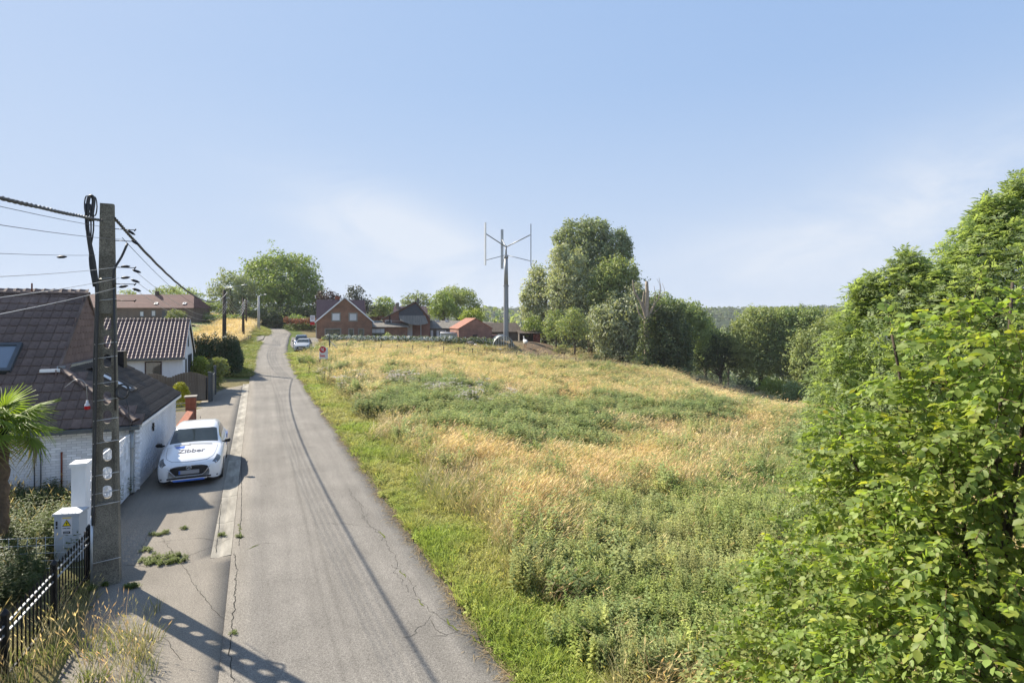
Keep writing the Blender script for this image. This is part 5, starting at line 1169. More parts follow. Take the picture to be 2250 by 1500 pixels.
# ------------------------------------------------------------------ wind turbine
tb = onG(1112, 86); Tb = empty('wind_turbine', tb, 0, 'vertical axis wind turbine with three thin blades on a grey mast', 'wind turbine'); h_ = lambda z: z - tb.z
g = MB(); g.tube([(0, 0, -.5), (0, 0, h_(9.4))], [.42, .36], 18, caps=False); g.tube([(0, 0, h_(9.4)), (0, 0, h_(13.9))], [.34, .27], 18); g.build('mast', M['turbine'], Tb)
g = MB(); g.lathe([(.38, -.08), (.46, -.08), (.46, .08), (.34, .08)], (0, 0, h_(9.4)), 18, smooth=False); g.build('flange', M['turbine'], Tb)
g = MB(); g.lathe([(.28, 0), (.34, .02), (.34, .3), (.25, .5), (.14, .55)], (0, 0, h_(13.7)), 16); g.tube([(0, 0, h_(14.1)), (0, 0, h_(15.7))], .13, 10); g.build('rotor_shaft', M['turbine'], Tb)
for k_ in range(3):
    a = math.radians(-20 - 120 * k_); dx, dy = math.cos(a) * 4.1, math.sin(a) * 4.1
    g = MB(); R_ = Matrix.Translation((dx, dy, 0)) @ Matrix.Rotation(a, 4, 'Z'); prof = [(.0, -.24), (.05, -.12), (.055, .05), (.02, .22), (-.02, .22), (-.04, .05), (-.04, -.12)]
    g.prism([(R_ @ Vector((x, y, h_(12.4)))) for x, y in prof], (0, 0, 6.5)); g.build('blade', M['turbine_pale'], Tb)
    g = MB(); g.tube([(0, 0, h_(15.5)), (dx, dy, h_(17.25))], .09, 8); g.build('upper_arm', M['turbine'], Tb)
    g = MB(); g.tube([(0, 0, h_(14.25)), (dx, dy, h_(13.15))], .055, 8); g.build('lower_arm', M['turbine'], Tb)

# ------------------------------------------------------------------ meadow fence with single posts
def posts(name, label, L, strands, m, rr=.05, hmul=1.0):
    tops = []; root = None
    for px, yt, yb in L:
        g0 = GP(px, yb, 40, 110); h = (yb - yt) / F * g0.y * hmul
        if root is None: root = empty(name, g0, 0, label, 'fence'); o0 = g0; pm_ = MB(); pm_.tube([(0, 0, -.2), (0, 0, 1)], rr, 7); pme = pm_.mesh('fence_post', m)
        o = obj('fence_post', pme, root); o.location = g0 - o0; o.scale = (1, 1, h); tops.append((g0 - o0, h))
    for f_ in strands:
        g = MB(); g.tube([p + Vector((0, 0, h * f_)) for p, h in tops], .012, 4, smooth=False); g.build('strand', M['steel'], root)
    return root
posts('meadow_fence', 'wire fence on thin dark posts along the far edge of the meadow', [(725, 742, 772), (762, 752, 774), (800, 755, 777), (837, 756, 777), (873, 758, 778), (907, 758, 780), (941, 759, 782), (975, 760, 784), (1007, 763, 786), (1038, 765, 787), (1070, 768, 788), (1100, 773, 791), (1135, 772, 793), (1182, 776, 797), (1213, 783, 797), (1240, 785, 800), (1265, 786, 801), (1290, 790, 803), (1316, 792, 806), (1345, 795, 809), (1375, 798, 812), (1405, 803, 816)], (.45, .7, .95), M['wood_pole'])
posts('verge_fence', 'row of short wooden posts in dry grass left of the lane', [(531, 742, 754), (536, 741, 752), (541, 739, 751), (546, 738, 750), (551, 737, 748), (518, 748, 765), (510, 756, 772)], (.8,), M['wood_grey'], .06)
# corner stay of the hedge fence
cs = GP(724, 775, 50, 90); c_ = empty('corner_post', cs, 0, 'grey braced corner post at the left end of the flower hedge', 'post'); g = MB(); g.box(-.05, .05, -.05, .05, -.2, 2.1); g.build('post', M['fence_grey'], c_); g = MB(); g.tube([(0, 0, 1.5), (1.6, 0, -.1)], .04, 6); g.build('brace', M['steel'], c_)

# ------------------------------------------------------------------ for-sale board
sb = onG(711, 49.5); sl_ = empty('sign_board', sb, math.radians(4), 'white real estate board with red round mark standing in the meadow edge by the lane', 'sign')
hh = HC + (HY - 761) / F * 49.5 - sb.z
g = MB(); g.prism([(-.38, 0, hh - 1.13), (.38, 0, hh - 1.13), (.38, 0, hh - .12), (.16, 0, hh - .1), (.10, 0, hh + .0), (-.06, 0, hh + .06), (-.22, 0, hh + .0), (-.30, 0, hh - .12), (-.38, 0, hh - .2)], (0, .03, 0)); g.build('board', M['board_white'], sl_)
g = MB(); c0 = Vector((-.08, -.004, hh - .28)); ring = [c0 + Vector((.29 * math.cos(a), 0, .29 * math.sin(a))) for a in np.linspace(0, 2 * math.pi, 24, endpoint=False)]; g.prism(ring[::-1], (0, -.012, 0)); g.build('round_mark', M['red'], sl_)
g = MB(); q_ = lambda a, b, c, d: g.box(c0.x + a, c0.x + b, -.024, -.018, c0.z + c, c0.z + d)
for a, b, c, d in ((-.16, -.02, .10, .14), (-.10, .10, .02, .07), (-.20, -.04, .0, .05), (-.05, .13, -.06, -.02), (-.12, .02, -.10, -.06), (.02, .14, -.16, -.12), (.04, .12, .09, .15)): q_(a, b, c, d)
g.build('mark_print', M['board_white'], sl_)
g = MB(); g.box(-.31, -.24, -.006, 0, hh - .75, hh - .68); g.box(-.31, .13, -.006, 0, hh - .88, hh - .79); g.box(-.31, .18, -.006, 0, hh - .94, hh - .915); g.build('print_line', M['red'], sl_)
for x in (-.34, .34): g = MB(); g.box(x - .03, x + .03, .035, .08, -.3, hh - .2); g.build('stake', M['rust'], sl_)

# ------------------------------------------------------------------ birds in the yard
def bird(name, loc, rz, s, body, label, cat, longneck=True, group=None):
    r_ = empty(name, loc, rz, label, cat, group); r_.scale = (s, s, s); V = []; nb = 9
    g = MB(); st = [(-.55, .02, .62), (-.48, .14, .62), (-.25, .25, .60), (0, .27, .60), (.22, .20, .66), (.34, .11, .76), (.38, .06, .92), (.40, .05, 1.06), (.42, .06, 1.13), (.50, .035, 1.13), (.56, .01, 1.12)] if longneck else [(-.55, .02, .62), (-.48, .14, .62), (-.25, .25, .56), (0, .27, .55), (.22, .20, .60), (.34, .12, .68), (.40, .08, .76), (.46, .07, .80), (.55, .02, .80)]
    n = 12
    for i, (x, rad, z) in enumerate(st):
        for j in range(n): a = 2 * math.pi * j / n; vert = (x, rad * .8 * math.cos(a), z + rad * math.sin(a)) if not (longneck and 5 <= i <= 7) else (x + rad * math.sin(a) * .8 * -1, rad * math.cos(a), z); g.v.append(vert)
    for i in range(len(st) - 1):
        for j in range(n): g.f.append((i * n + j, i * n + (j + 1) % n, (i + 1) * n + (j + 1) % n, (i + 1) * n + j)); g.m.append(0); g.sm.append(True)
    g.build('body', body, r_)
    for y in (-.09, .09): k_ = MB(); k_.tube([(-.02, y, .42), (.03, y, .2), (-.02, y, .0), (.10, y, .0)], [.045, .02, .018, .012], 6); k_.build('leg', M['orange_bill'], r_)
    k_ = MB(); k_.tube([(st[-2][0] + .02, 0, st[-2][2]), (st[-2][0] + .14, 0, st[-2][2] - .02)], [.025, .006], 6); k_.build('beak', M['orange_bill'], r_)
    return r_
bird('large_bird', GP(1033, 766, 60, 90), 2.8, 1.25, M['feather_grey'], 'large grey-brown bird with bent neck standing before the hedge shade', 'bird')
bird('large_bird', GP(1154, 764, 60, 95), 1.9, 1.45, M['feather_white'], 'large pale bird standing upright by the tunnel greenhouse', 'bird')
dl = ['white goose nearest the grey-brown bird', 'white goose second from the grey-brown bird', 'white goose between two meadow fence posts under the dark hedge end', 'white goose just below the dark hedge end', 'white goose by the shaded patch left of the tunnel', 'white goose standing closest to the tunnel']
for k_, (px, py) in enumerate(((1045, 763), (1051, 767), (1069, 764), (1072, 768), (1095, 772), (1100, 773))): bird('goose', GP(px, py, 60, 95), 2.5 + k_, .62, M['feather_white'], dl[k_], 'goose', False, 'white geese in the farmyard')
# windrows of cut hay
wr = [([(425, 741), (445, 737), (465, 732), (481, 729)], 'front left hay windrow beside the hedge top'), ([(497, 746), (512, 740), (528, 735), (540, 731)], 'hay windrow running behind the wooden pole in dry grass'), ([(420, 719), (450, 720), (490, 723), (525, 726)], 'far hay windrow just below the field edge')]
for pix, lb in wr:
    c = catmull([tuple(GP(*p, 50, 125)) for p in pix], 14); V = []; Fq2 = []; n = 7
    for i, p in enumerate(c):
        tg = c[min(i + 1, len(c) - 1)] - c[max(i - 1, 0)]; tg /= np.linalg.norm(tg); sd_ = np.array([tg[1], -tg[0], 0])
        for j in range(n): a = math.pi * j / (n - 1); rr_ = .55 * (1 + .5 * (rng.random() - .5)); V.append(p + sd_ * math.cos(a) * rr_ * 1.2 + np.array([0, 0, 1]) * (math.sin(a) * rr_ * .75 + .0))
    Fq2 = [(i * n + j, i * n + j + 1, (i + 1) * n + j + 1, (i + 1) * n + j) for i in range(len(c) - 1) for j in range(n - 1)]
    obj('windrow', mesh_np('windrow', V, Fq2, [M['straw_ridge']], smooth=True), None, lb, 'windrow', 'hay windrows in the field')
# ------------------------------------------------------------------ foliage
def unit(v): return v / np.maximum(np.linalg.norm(v, axis=-1, keepdims=True), 1e-9)
def rand_unit(n): return unit(rng.normal(size=(n, 3)))
def leaf_quads(P_, Nn, size, aspect=.78):
    """diamond leaves at P_ with normals Nn"""
    n = len(P_); t = unit(np.cross(Nn, rand_unit(n))); b = np.cross(Nn, t); s = size[:, None]
    V = np.stack([P_ - t * s * .5, P_ + b * s * .5 * aspect + Nn * s * .08, P_ + t * s * .5, P_ - b * s * .5 * aspect + Nn * s * .08], 1).reshape(-1, 3)
    return V, np.arange(n * 4).reshape(n, 4)
def crown(lobes, leaf=.3, dens=1.0, clump=.16, rough=.18, seed=0, tint_var=.28, up=.25, fill=.55, fr=3.3):
    """lobes: (centre, rx, ry, rz). Leaves gathered in clumps spread on and in the lobes."""
    Ps = []; Ns = []; Ss = []; Ts = []
    for li, (c, rx, ry, rz) in enumerate(lobes):
        A = 4 * math.pi * ((rx * ry) ** 1.6 / 3 + (rx * rz) ** 1.6 / 3 + (ry * rz) ** 1.6 / 3) ** (1 / 1.6)
        rm = (rx + ry + rz) / 3; cr = max(leaf * 1.7, clump * rm); nc = max(8, int(A / (cr * cr) * .85 * dens)); per = max(6, int(2.6 * cr * cr / (leaf * leaf)))
        d = rand_unit(nc); d[:, 2] = np.where(d[:, 2] < -.75, -d[:, 2] * .3, d[:, 2]); d = unit(d)
        rad = 1 - fill * rng.random(nc) ** 2.6
        bump = 1 + rough * 2.2 * (vnoise(d[:, 0] * fr + 7 * li + seed, d[:, 1] * fr + d[:, 2] * (fr + 1), seed) - .5) + rough * 1.2 * (rng.random(nc) - .5)
        cc = np.array(c) + d * (rad * bump)[:, None] * np.array([rx, ry, rz])
        ct = 1 + tint_var * (rng.random((nc, 1)) - .5) + np.array([.12, .0, -.1]) * (rng.random((nc, 1)) - .5)
        o = rng.normal(size=(nc, per, 3)); o /= np.maximum(1, np.linalg.norm(o, axis=-1, keepdims=True) / 1.35); o *= cr * .62 * np.array([1, 1, .75])
        p = cc[:, None] + o; nn = unit(o) * .55 + d[:, None] * .45 + rng.normal(size=o.shape) * .55 + np.array([0, 0, up]); Ps.append(p.reshape(-1, 3)); Ns.append(unit(nn.reshape(-1, 3)))
        k = nc * per; Ss.append(leaf * rng.uniform(.6, 1.3, k)); Ts.append((np.repeat(ct[:, None], per, 1) * (1 + .22 * (rng.random((nc, per, 1)) - .5))).reshape(-1, 3))
    Pq, Nq, Sq, Tq = map(np.concatenate, (Ps, Ns, Ss, Ts)); V, Fc = leaf_quads(Pq, Nq, Sq); return V, Fc, np.repeat(Tq, 4, 0)
LM = {}
def lm(key, col, trans=.36, gloss=.3): LM[key] = leaf_mat('leaves_' + key, col, trans, gloss); return LM[key]
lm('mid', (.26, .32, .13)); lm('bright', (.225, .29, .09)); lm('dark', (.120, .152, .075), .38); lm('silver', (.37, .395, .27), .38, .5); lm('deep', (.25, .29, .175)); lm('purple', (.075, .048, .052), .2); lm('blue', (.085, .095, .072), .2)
lm('olive', (.285, .33, .14)); lm('yellowg', (.26, .31, .06)); lm('red', (.20, .085, .065)); lm('conifer', (.036, .066, .024), .1); lm('thuja', (.30, .30, .012), .3); lm('pale', (.22, .25, .10)); lm('rustleaf', (.26, .12, .04))
def tree(label, D, lobes, key, leaf=.3, dens=1.0, trunk=None, base=None, name='broadleaf_tree', cat='tree', group=None, depth=1.0, spires=False, **kw):
    W = []
    if spires: lobes = list(lobes) + [(lb[0] + lb[2] * s_ * rng.uniform(.3, .6), lb[1] - lb[3] * rng.uniform(.1, .35), lb[2] * rng.uniform(.26, .38), lb[3] * rng.uniform(.75, 1.0)) for lb in lobes for s_ in (-1, 1)]
    for lb in lobes:
        px, py, rx, ry = lb[:4]; Dl = D + (lb[4] if len(lb) > 4 else 0); c = P(px, py, Dl); W.append((np.array(c), rx / F * Dl, rx / F * Dl * depth, ry / F * Dl))
    tx = trunk[0] if trunk else lobes[0][0]
    b = onG(tx, D) if base is None else base
    root = empty(name, b, 0, label, cat, group); bo = np.array(b)
    V, Fc, T = crown([(w[0] - bo, *w[1:]) for w in W], leaf, dens, seed=int(abs(tx)) % 97, **kw)
    obj('crown', mesh_np('crown', V, Fc, [LM[key]], col=T), root)
    if trunk:
        r = trunk[1]; g = MB(); top = W[0][0] - bo; top = top * .9; g.tube(catmull([(0, 0, -.4), (rng.normal(0, .1), 0, top[2] * .35), (top[0] * .5, top[1] * .5, top[2] * .7), tuple(top)], 4), list(np.interp(np.linspace(0, 1, 13), [0, .1, 1], [r * 1.35, r, r * .3])), 9); g.build('trunk', M['bark'], root)
        for w in W[1:7]:
            e = (w[0] - bo); s0 = Vector((0, 0, max(.5, top[2] * rng.uniform(.3, .55)))); g = MB(); g.tube(catmull([tuple(s0), tuple(s0.lerp(Vector(e), .5) + Vector((0, 0, -.2))), tuple(e * np.array([.9, .9, .95]))], 4), list(np.linspace(r * .5, r * .1, 9)), 6); g.build('limb', M['bark'], root)
    return root
BG = 'trees behind the farm and lane'
tree('huge round bright green tree standing above the bend of the lane', 125, [(615, 605, 66, 50), (660, 640, 46, 42), (568, 622, 40, 42), (600, 668, 76, 42), (640, 580, 42, 26), (583, 585, 30, 22), (690, 655, 22, 30), (620, 640, 50, 40, -6), (680, 612, 22, 18)], 'bright', .42, 1.0, (617, .75), group=BG, rough=.3)
tree('dark green tree left of the huge bright tree', 116, [(506, 628, 36, 32), (482, 655, 26, 26), (520, 665, 32, 30), (538, 640, 26, 34), (503, 680, 30, 16)], 'deep', .38, 1.0, (510, .45), group=BG, rough=.3)
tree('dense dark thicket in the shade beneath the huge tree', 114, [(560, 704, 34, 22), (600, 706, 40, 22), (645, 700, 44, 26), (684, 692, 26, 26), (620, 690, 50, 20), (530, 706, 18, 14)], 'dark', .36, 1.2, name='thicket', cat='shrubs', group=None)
tree('small feathery tree rising over the old farmhouse roof end', 128, [(398, 650, 26, 20), (425, 652, 18, 22), (415, 672, 24, 16)], 'mid', .36, .55, (412, .2), group=BG, rough=.35)
tree('low rounded tree behind the middle of the old farmhouse roof', 140, [(365, 642, 24, 14), (388, 640, 14, 12)], 'olive', .4, .9, (366, .2), group=BG)
tree('small distant tree top behind the left of the old farmhouse roof', 150, [(282, 644, 14, 7)], 'olive', .4, .8, (282, .2), group=BG)
tree('bushy dark mass below the dark green tree', 110, [(455, 672, 20, 12), (478, 676, 22, 12), (446, 682, 16, 10)], 'mid', .34, 1.0, name='shrub', cat='shrub')
tree('tree with copper purple leaves behind the farmhouse chimney', 112, [(718, 650, 17, 15), (735, 658, 14, 14), (705, 660, 12, 12), (722, 672, 24, 14)], 'purple', .34, .8, (720, .2), group=BG, rough=.35)
tree('grey-green airy tree right of the white farmhouse gable', 116, [(784, 645, 17, 18), (795, 668, 22, 20), (772, 658, 14, 16), (805, 682, 18, 16), (770, 636, 8, 8)], 'blue', .36, .75, (790, .25), group=BG, rough=.35)
tree('rounded mid green tree between gable and stable building', 118, [(845, 664, 19, 15), (833, 680, 16, 18), (855, 684, 20, 18), (826, 692, 14, 14)], 'mid', .36, 1.0, (842, .25), group=BG, rough=.3)
tree('feathery dark tree behind the stable building chimney', 126, [(905, 655, 18, 12), (893, 668, 14, 14), (925, 660, 18, 16), (938, 674, 16, 22), (912, 672, 22, 14)], 'deep', .38, .75, (915, .3), group=BG, rough=.4)
tree('large rounded weeping willow behind the low barns', 120, [(1003, 652, 36, 22), (1024, 668, 30, 28), (985, 662, 30, 26), (1045, 684, 20, 20)], 'olive', .36, 1.0, (1005, .5), group=BG, rough=.25)
tree('bright green tree in front of the weeping willow', 112, [(975, 668, 26, 24), (990, 685, 30, 20), (960, 684, 22, 18), (972, 655, 16, 12)], 'bright', .34, 1.1, (975, .4), group=BG, rough=.35)
tree('yellow-green shrub above the brick shed roof', 106, [(1040, 688, 18, 10), (1028, 697, 20, 10), (1050, 698, 14, 8)], 'yellowg', .3, 1.0, name='shrub', cat='shrub')
# red-leaved hedge by the first farm
tree('clipped hedge with reddish top left of the farmhouse', 99, [(640, 704, 12, 4), (655, 706, 14, 4), (672, 705, 14, 4), (688, 703, 12, 4), (631, 706, 5, 9)], 'red', .26, 1.2, name='hedge', cat='hedge', fill=.3)
tree('dark green hedge base under the reddish hedge top', 101, [(650, 718, 22, 8), (672, 717, 22, 9), (690, 716, 14, 8)], 'dark', .26, 1.2, name='hedge', cat='hedge', fill=.3)
tree('bright green bush behind the reddish hedge', 104, [(655, 700, 14, 7), (642, 698, 8, 8), (672, 703, 12, 5)], 'bright', .28, 1.0, name='shrub', cat='shrub')
tree('reddish flowering hedge seen between gable and stable building', 115, [(822, 700, 14, 4), (838, 700, 12, 4)], 'red', .25, 1.2, name='hedge', cat='hedge')
# long clipped hedge at the top of the hay field
tree('long clipped green hedge along the top of the hay field', 106, [(448, 697, 12, 9), (466, 698, 14, 8), (484, 699, 14, 8), (502, 700, 14, 8), (520, 701, 14, 8), (534, 702, 8, 8)], 'bright', .26, 1.3, name='hedge', cat='hedge', fill=.25)
tree('round pale shrub at the right end of the old farmhouse', 97, [(388, 690, 16, 9), (384, 697, 16, 9)], 'pale', .24, 1.2, name='shrub', cat='shrub')
# right hand clump
CG_ = 'tall trees in the clump right of the wind turbine'
CK = dict(group=CG_, rough=.30, clump=.15, spires=True)
tree('tallest tree of the clump with two rounded tops', 101, [(1270, 525, 45, 38), (1345, 535, 40, 34), (1305, 505, 36, 22), (1300, 565, 72, 40), (1320, 610, 74, 45), (1255, 570, 36, 40), (1230, 525, 14, 12), (1375, 560, 18, 40), (1300, 660, 60, 50)], 'deep', .36, 1.05, (1300, .7), **CK)
tree('tree at the left edge of the clump beside the turbine mast', 97, [(1203, 620, 38, 34), (1172, 645, 26, 32), (1208, 665, 50, 42), (1168, 692, 26, 38), (1215, 712, 44, 38), (1155, 665, 14, 26), (1190, 735, 40, 24), (1180, 600, 16, 18), (1240, 740, 36, 26)], 'silver', .34, 1.0, (1195, .5), **CK)
tree('silvery leaved tree in the left middle of the clump', 93, [(1252, 590, 40, 42), (1236, 640, 42, 42), (1278, 655, 48, 50), (1292, 715, 56, 52), (1240, 700, 40, 40), (1300, 750, 50, 30), (1230, 560, 20, 24)], 'silver', .32, 1.05, (1262, .5), **CK)
tree('light green tree in front of the tallest tree', 90, [(1345, 605, 32, 34), (1378, 612, 24, 38), (1322, 640, 34, 46), (1368, 655, 38, 48), (1340, 695, 46, 42), (1392, 645, 14, 32)], 'olive', .31, 1.05, (1350, .4), **CK)
tree('silvery tree at the lower centre of the clump', 86, [(1330, 725, 48, 46), (1365, 705, 44, 52), (1398, 690, 36, 48), (1382, 755, 54, 42), (1340, 778, 36, 24), (1425, 725, 42, 50), (1410, 780, 40, 26), (1400, 650, 18, 26)], 'silver', .30, 1.1, (1365, .4), **CK)
tree('dark ivy covered tree at the right end of the clump', 80, [(1440, 695, 32, 36), (1472, 705, 34, 36), (1460, 745, 46, 44), (1494, 745, 28, 46), (1478, 788, 42, 40), (1440, 785, 42, 34), (1502, 795, 22, 46), (1422, 806, 26, 16)], 'dark', .29, 1.15, (1465, .5), **CK)
tree('tree with rounded top behind the ivy covered tree', 104, [(1500, 690, 40, 26), (1522, 715, 42, 42), (1480, 680, 28, 22), (1530, 760, 34, 50), (1452, 668, 28, 20)], 'mid', .36, 1.0, (1512, .4), **CK)
tree('bushy dark green mass at the foot of the ivy covered tree', 76, [(1435, 812, 22, 12), (1468, 822, 26, 14), (1498, 826, 18, 18), (1405, 795, 18, 12)], 'dark', .26, 1.1, name='shrub', cat='shrub')
tree('small olive-leaved orchard tree with bare trunk in the yard', 78, [(1258, 705, 26, 22), (1240, 722, 22, 20), (1280, 722, 20, 20), (1262, 690, 18, 14), (1262, 735, 30, 14)], 'olive', .22, .75, (1262, .16), name='orchard_tree', group='small orchard trees in the yard', rough=.3)
tree('second small orchard tree further back with darker crown', 84, [(1220, 700, 20, 20), (1208, 720, 18, 18), (1230, 722, 14, 20), (1215, 738, 20, 10)], 'mid', .24, .7, (1222, .15), name='orchard_tree', group='small orchard trees in the yard', rough=.3)
tree('light green low tree between shed and clump', 92, [(1172, 712, 18, 22), (1158, 722, 14, 16), (1188, 725, 12, 14)], 'bright', .28, .9, (1172, .15), name='broadleaf_tree', rough=.3)
# dead tree with ivy base
dt = onG(1420, 83); DT = empty('dead_tree', dt, 0, 'dead bleached tree with bare broken limbs sticking out of the clump', 'tree')
def limb3(pix, D, r0, r1, m, nm='branch'):
    D = 78.5; r0 *= 1.25; r1 *= 1.25
    g = MB(); pp = catmull([tuple(P(a, b, D) - dt) for a, b in pix], 4); g.tube(pp, list(np.linspace(r0, r1, len(pp))), 7); g.build(nm, m, DT)
limb3([(1422, 800), (1420, 730), (1421, 680), (1422, 650), (1421, 618)], 82, .34, .17, M['bark_pale'], 'trunk')
for pix, r in (([(1420, 700), (1413, 670), (1415, 640)], .22), ([(1420, 700), (1408, 665), (1394, 640), (1390, 615)], .16), ([(1424, 700), (1436, 672), (1448, 655)], .18), ([(1424, 698), (1445, 680), (1454, 670)], .10), ([(1422, 706), (1405, 690), (1399, 668)], .12), ([(1436, 672), (1440, 650), (1437, 628)], .06), ([(1446, 657), (1452, 635), (1448, 610)], .05), ([(1448, 655), (1460, 640), (1455, 622)], .04), ([(1448, 655), (1450, 628), (1443, 612)], .035)): limb3(pix, 82, r, r * .35, M['bark_pale'])
V, Fc, T = crown([(np.array(P(px_, py_, 78.2) - dt), rx_ / F * 78, rx_ / F * 78, ry_ / F * 78) for px_, py_, rx_, ry_ in ((1420, 735, 13, 26), (1422, 770, 18, 30), (1420, 805, 22, 20), (1424, 712, 8, 16))], .26, 1.3)
obj('ivy', mesh_np('ivy', V, Fc, [LM['dark']], col=T), DT)
# middle distance on the right
MG = 'trees in the valley behind the meadow'
MK = dict(group=MG, rough=.34, clump=.15, spires=True)
tree('bright topped valley tree just right of the clump', 112, [(1545, 718, 24, 22), (1556, 745, 28, 32), (1532, 755, 28, 44), (1560, 775, 26, 28)], 'mid', .36, 1.0, (1550, .4), **MK)
tree('very dark valley tree in the shaded gap right of the clump', 104, [(1585, 760, 34, 32), (1560, 790, 30, 30), (1605, 795, 28, 30), (1545, 800, 22, 30)], 'dark', .34, 1.1, (1585, .4), **MK)
tree('broad pale green valley tree left of the twin', 100, [(1665, 706, 38, 26), (1646, 735, 40, 36), (1695, 730, 44, 42), (1638, 778, 30, 30), (1672, 770, 50, 38), (1705, 698, 32, 20), (1695, 800, 46, 34), (1655, 812, 36, 28), (1668, 690, 26, 14)], 'olive', .33, 1.05, (1672, .5), **MK)
tree('broad valley tree right of the twin with notched top', 98, [(1738, 698, 32, 20), (1775, 700, 38, 26), (1752, 735, 50, 42), (1725, 765, 34, 42), (1748, 805, 44, 44), (1800, 715, 34, 30)], 'mid', .33, 1.05, (1750, .5), **MK)
tree('rounded valley tree with full crown before the foreground foliage', 92, [(1788, 762, 44, 36), (1815, 742, 38, 32), (1775, 800, 42, 36), (1818, 800, 48, 48), (1782, 835, 38, 30), (1830, 850, 40, 34)], 'olive', .31, 1.05, (1795, .45), **MK)
tree('valley tree partly hidden behind the left edge of the ash', 90, [(1850, 720, 40, 38), (1865, 780, 42, 56), (1850, 845, 46, 40)], 'olive', .32, .9, (1855, .45), **MK)
tree('distant low trees peeping over the notch at the valley', 140, [(1600, 745, 30, 14), (1625, 738, 22, 12), (1575, 738, 16, 10)], 'mid', .42, 1.0, (1600, .3), **MK)
SG_ = 'shrubs along the valley bottom'
tree('rounded yellow-green shrub in the valley bottom', 88, [(1697, 846, 24, 16), (1690, 858, 28, 12), (1712, 855, 14, 12)], 'yellowg', .24, 1.2, name='shrub', cat='shrub', group=SG_)
tree('dark rounded shrub left of the yellow-green one', 90, [(1640, 848, 20, 14), (1628, 856, 14, 9), (1662, 856, 14, 10)], 'dark', .26, 1.2, name='shrub', cat='shrub', group=SG_)
tree('pale mid green shrub right of the yellow-green one', 84, [(1745, 858, 24, 20), (1765, 872, 26, 18), (1735, 874, 18, 12)], 'mid', .26, 1.1, name='shrub', cat='shrub', group=SG_)
tree('wide low shrub beside the foreground foliage edge', 66, [(1795, 895, 36, 20), (1830, 880, 36, 26), (1765, 905, 20, 10), (1860, 900, 40, 20)], 'mid', .24, 1.1, name='shrub', cat='shrub', group=SG_)
tree('dark creeping undergrowth on the shaded valley slope', 84, [(1725, 884, 34, 7), (1760, 893, 34, 9), (1800, 905, 30, 10), (1700, 893, 20, 5)], 'dark', .26, 1.1, name='shrub', cat='shrub', group=SG_)
tree('tiny pale sapling against the dark slope', 90, [(1593, 826, 6, 9), (1592, 834, 5, 5)], 'pale', .2, 1.0, (1593, .05), name='sapling', group='saplings on the meadow edge')
tree('pale bushy sapling on the meadow crest', 47, [(1647, 872, 7, 9), (1642, 882, 11, 9), (1652, 888, 9, 7)], 'pale', .10, .7, (1645, .03), name='sapling', group='saplings on the meadow edge', rough=.4)
tree('slim pale sapling on the meadow crest, nearer the foreground foliage', 44, [(1713, 885, 4, 7), (1712, 896, 8, 7), (1716, 902, 6, 5)], 'pale', .09, .7, (1712, .03), name='sapling', group='saplings on the meadow edge', rough=.4)
# yard shrubs
tree('small bright green clipped bush in front of the flower hedge', 79, [(863, 758, 8, 5), (861, 761, 6, 4)], 'bright', .14, 1.6, name='shrub', cat='shrub')
tree('yellowish bush rising above the flower hedge', 84, [(853, 737, 7, 6), (850, 743, 8, 7)], 'olive', .18, 1.2, name='shrub', cat='shrub')
tree('rust and green shrubs at the farmhouse corner', 82, [(700, 762, 9, 6), (710, 752, 9, 6), (692, 766, 8, 5), (706, 760, 9, 5)], 'rustleaf', .18, 1.0, name='shrub', cat='shrub')
tree('green shrub between parking bay and corner post', 84, [(713, 745, 8, 6), (720, 752, 8, 8), (718, 762, 8, 7)], 'bright', .18, 1.0, name='shrub', cat='shrub')
tree('thin reddish-stemmed shrub at the meadow edge near the sign board', 44, [(682, 790, 13, 7), (676, 783, 9, 6), (688, 796, 8, 5)], 'olive', .09, .5, (680, .03), name='shrub', cat='shrub', rough=.5)
tree('small clump of pale pampas grass in the bare yard', 76, [(1311, 787, 7, 5), (1309, 783, 5, 4)], 'olive', .2, 1.0, name='shrub', cat='shrub')
# white flowering hedge
def hedge_line(name, label, pts, r, h, key, leaf, dens=1.3, flowers=0, fr=.1, cat='hedge', fcol=None):
    c = [GP(*p, 55, 115) if len(p) == 2 else onG(p[0], p[2]) for p in pts]; L = []; n = 0
    for a, b in zip(c[:-1], c[1:]):
        k = max(2, int((b - a).length / (r * 1.3)))
        for i in range(k): p = a.lerp(b, i / k); L.append((np.array([p.x, p.y, tz(p.x, p.y) + h * .5]), r, r * .9, h * .55))
    b0 = c[0]; root = empty(name, b0, 0, label, cat); bo = np.array(b0); V, Fc, T = crown([(w[0] - bo, *w[1:]) for w in L], leaf, dens, clump=.3, fill=.35, rough=.12)
    obj('foliage', mesh_np('foliage', V, Fc, [LM[key]], col=T), root)
    if flowers:
        w = rng.integers(0, len(L), flowers); d = rand_unit(flowers); d[:, 2] = np.abs(d[:, 2]) * .9 + .05; d[:, 1] -= .35; d = unit(d); cc = np.array([L[i][0] for i in w]) - bo; R = np.array([L[i][1:] for i in w])
        V, Fc = leaf_quads(cc + d * R * 1.06, unit(d + rng.normal(size=d.shape) * .3), fr * rng.uniform(.6, 1.3, flowers), 1.0); obj('flowers', mesh_np('flowers', V, Fc, [fcol or M['petal']]), root, kind='stuff')
    return root
M['petal'] = mat('white_petals', (.62, .62, .55), .8, .1, 5)
hedge_line('flowering_hedge', 'long dark hedge covered with white blossom in front of the farm', [(722, 755, 82), (780, 757, 82), (860, 757, 82), (950, 758, 82), (1003, 760, 82)], .62, 1.15, 'dark', .17, 1.3, 2600, .14)
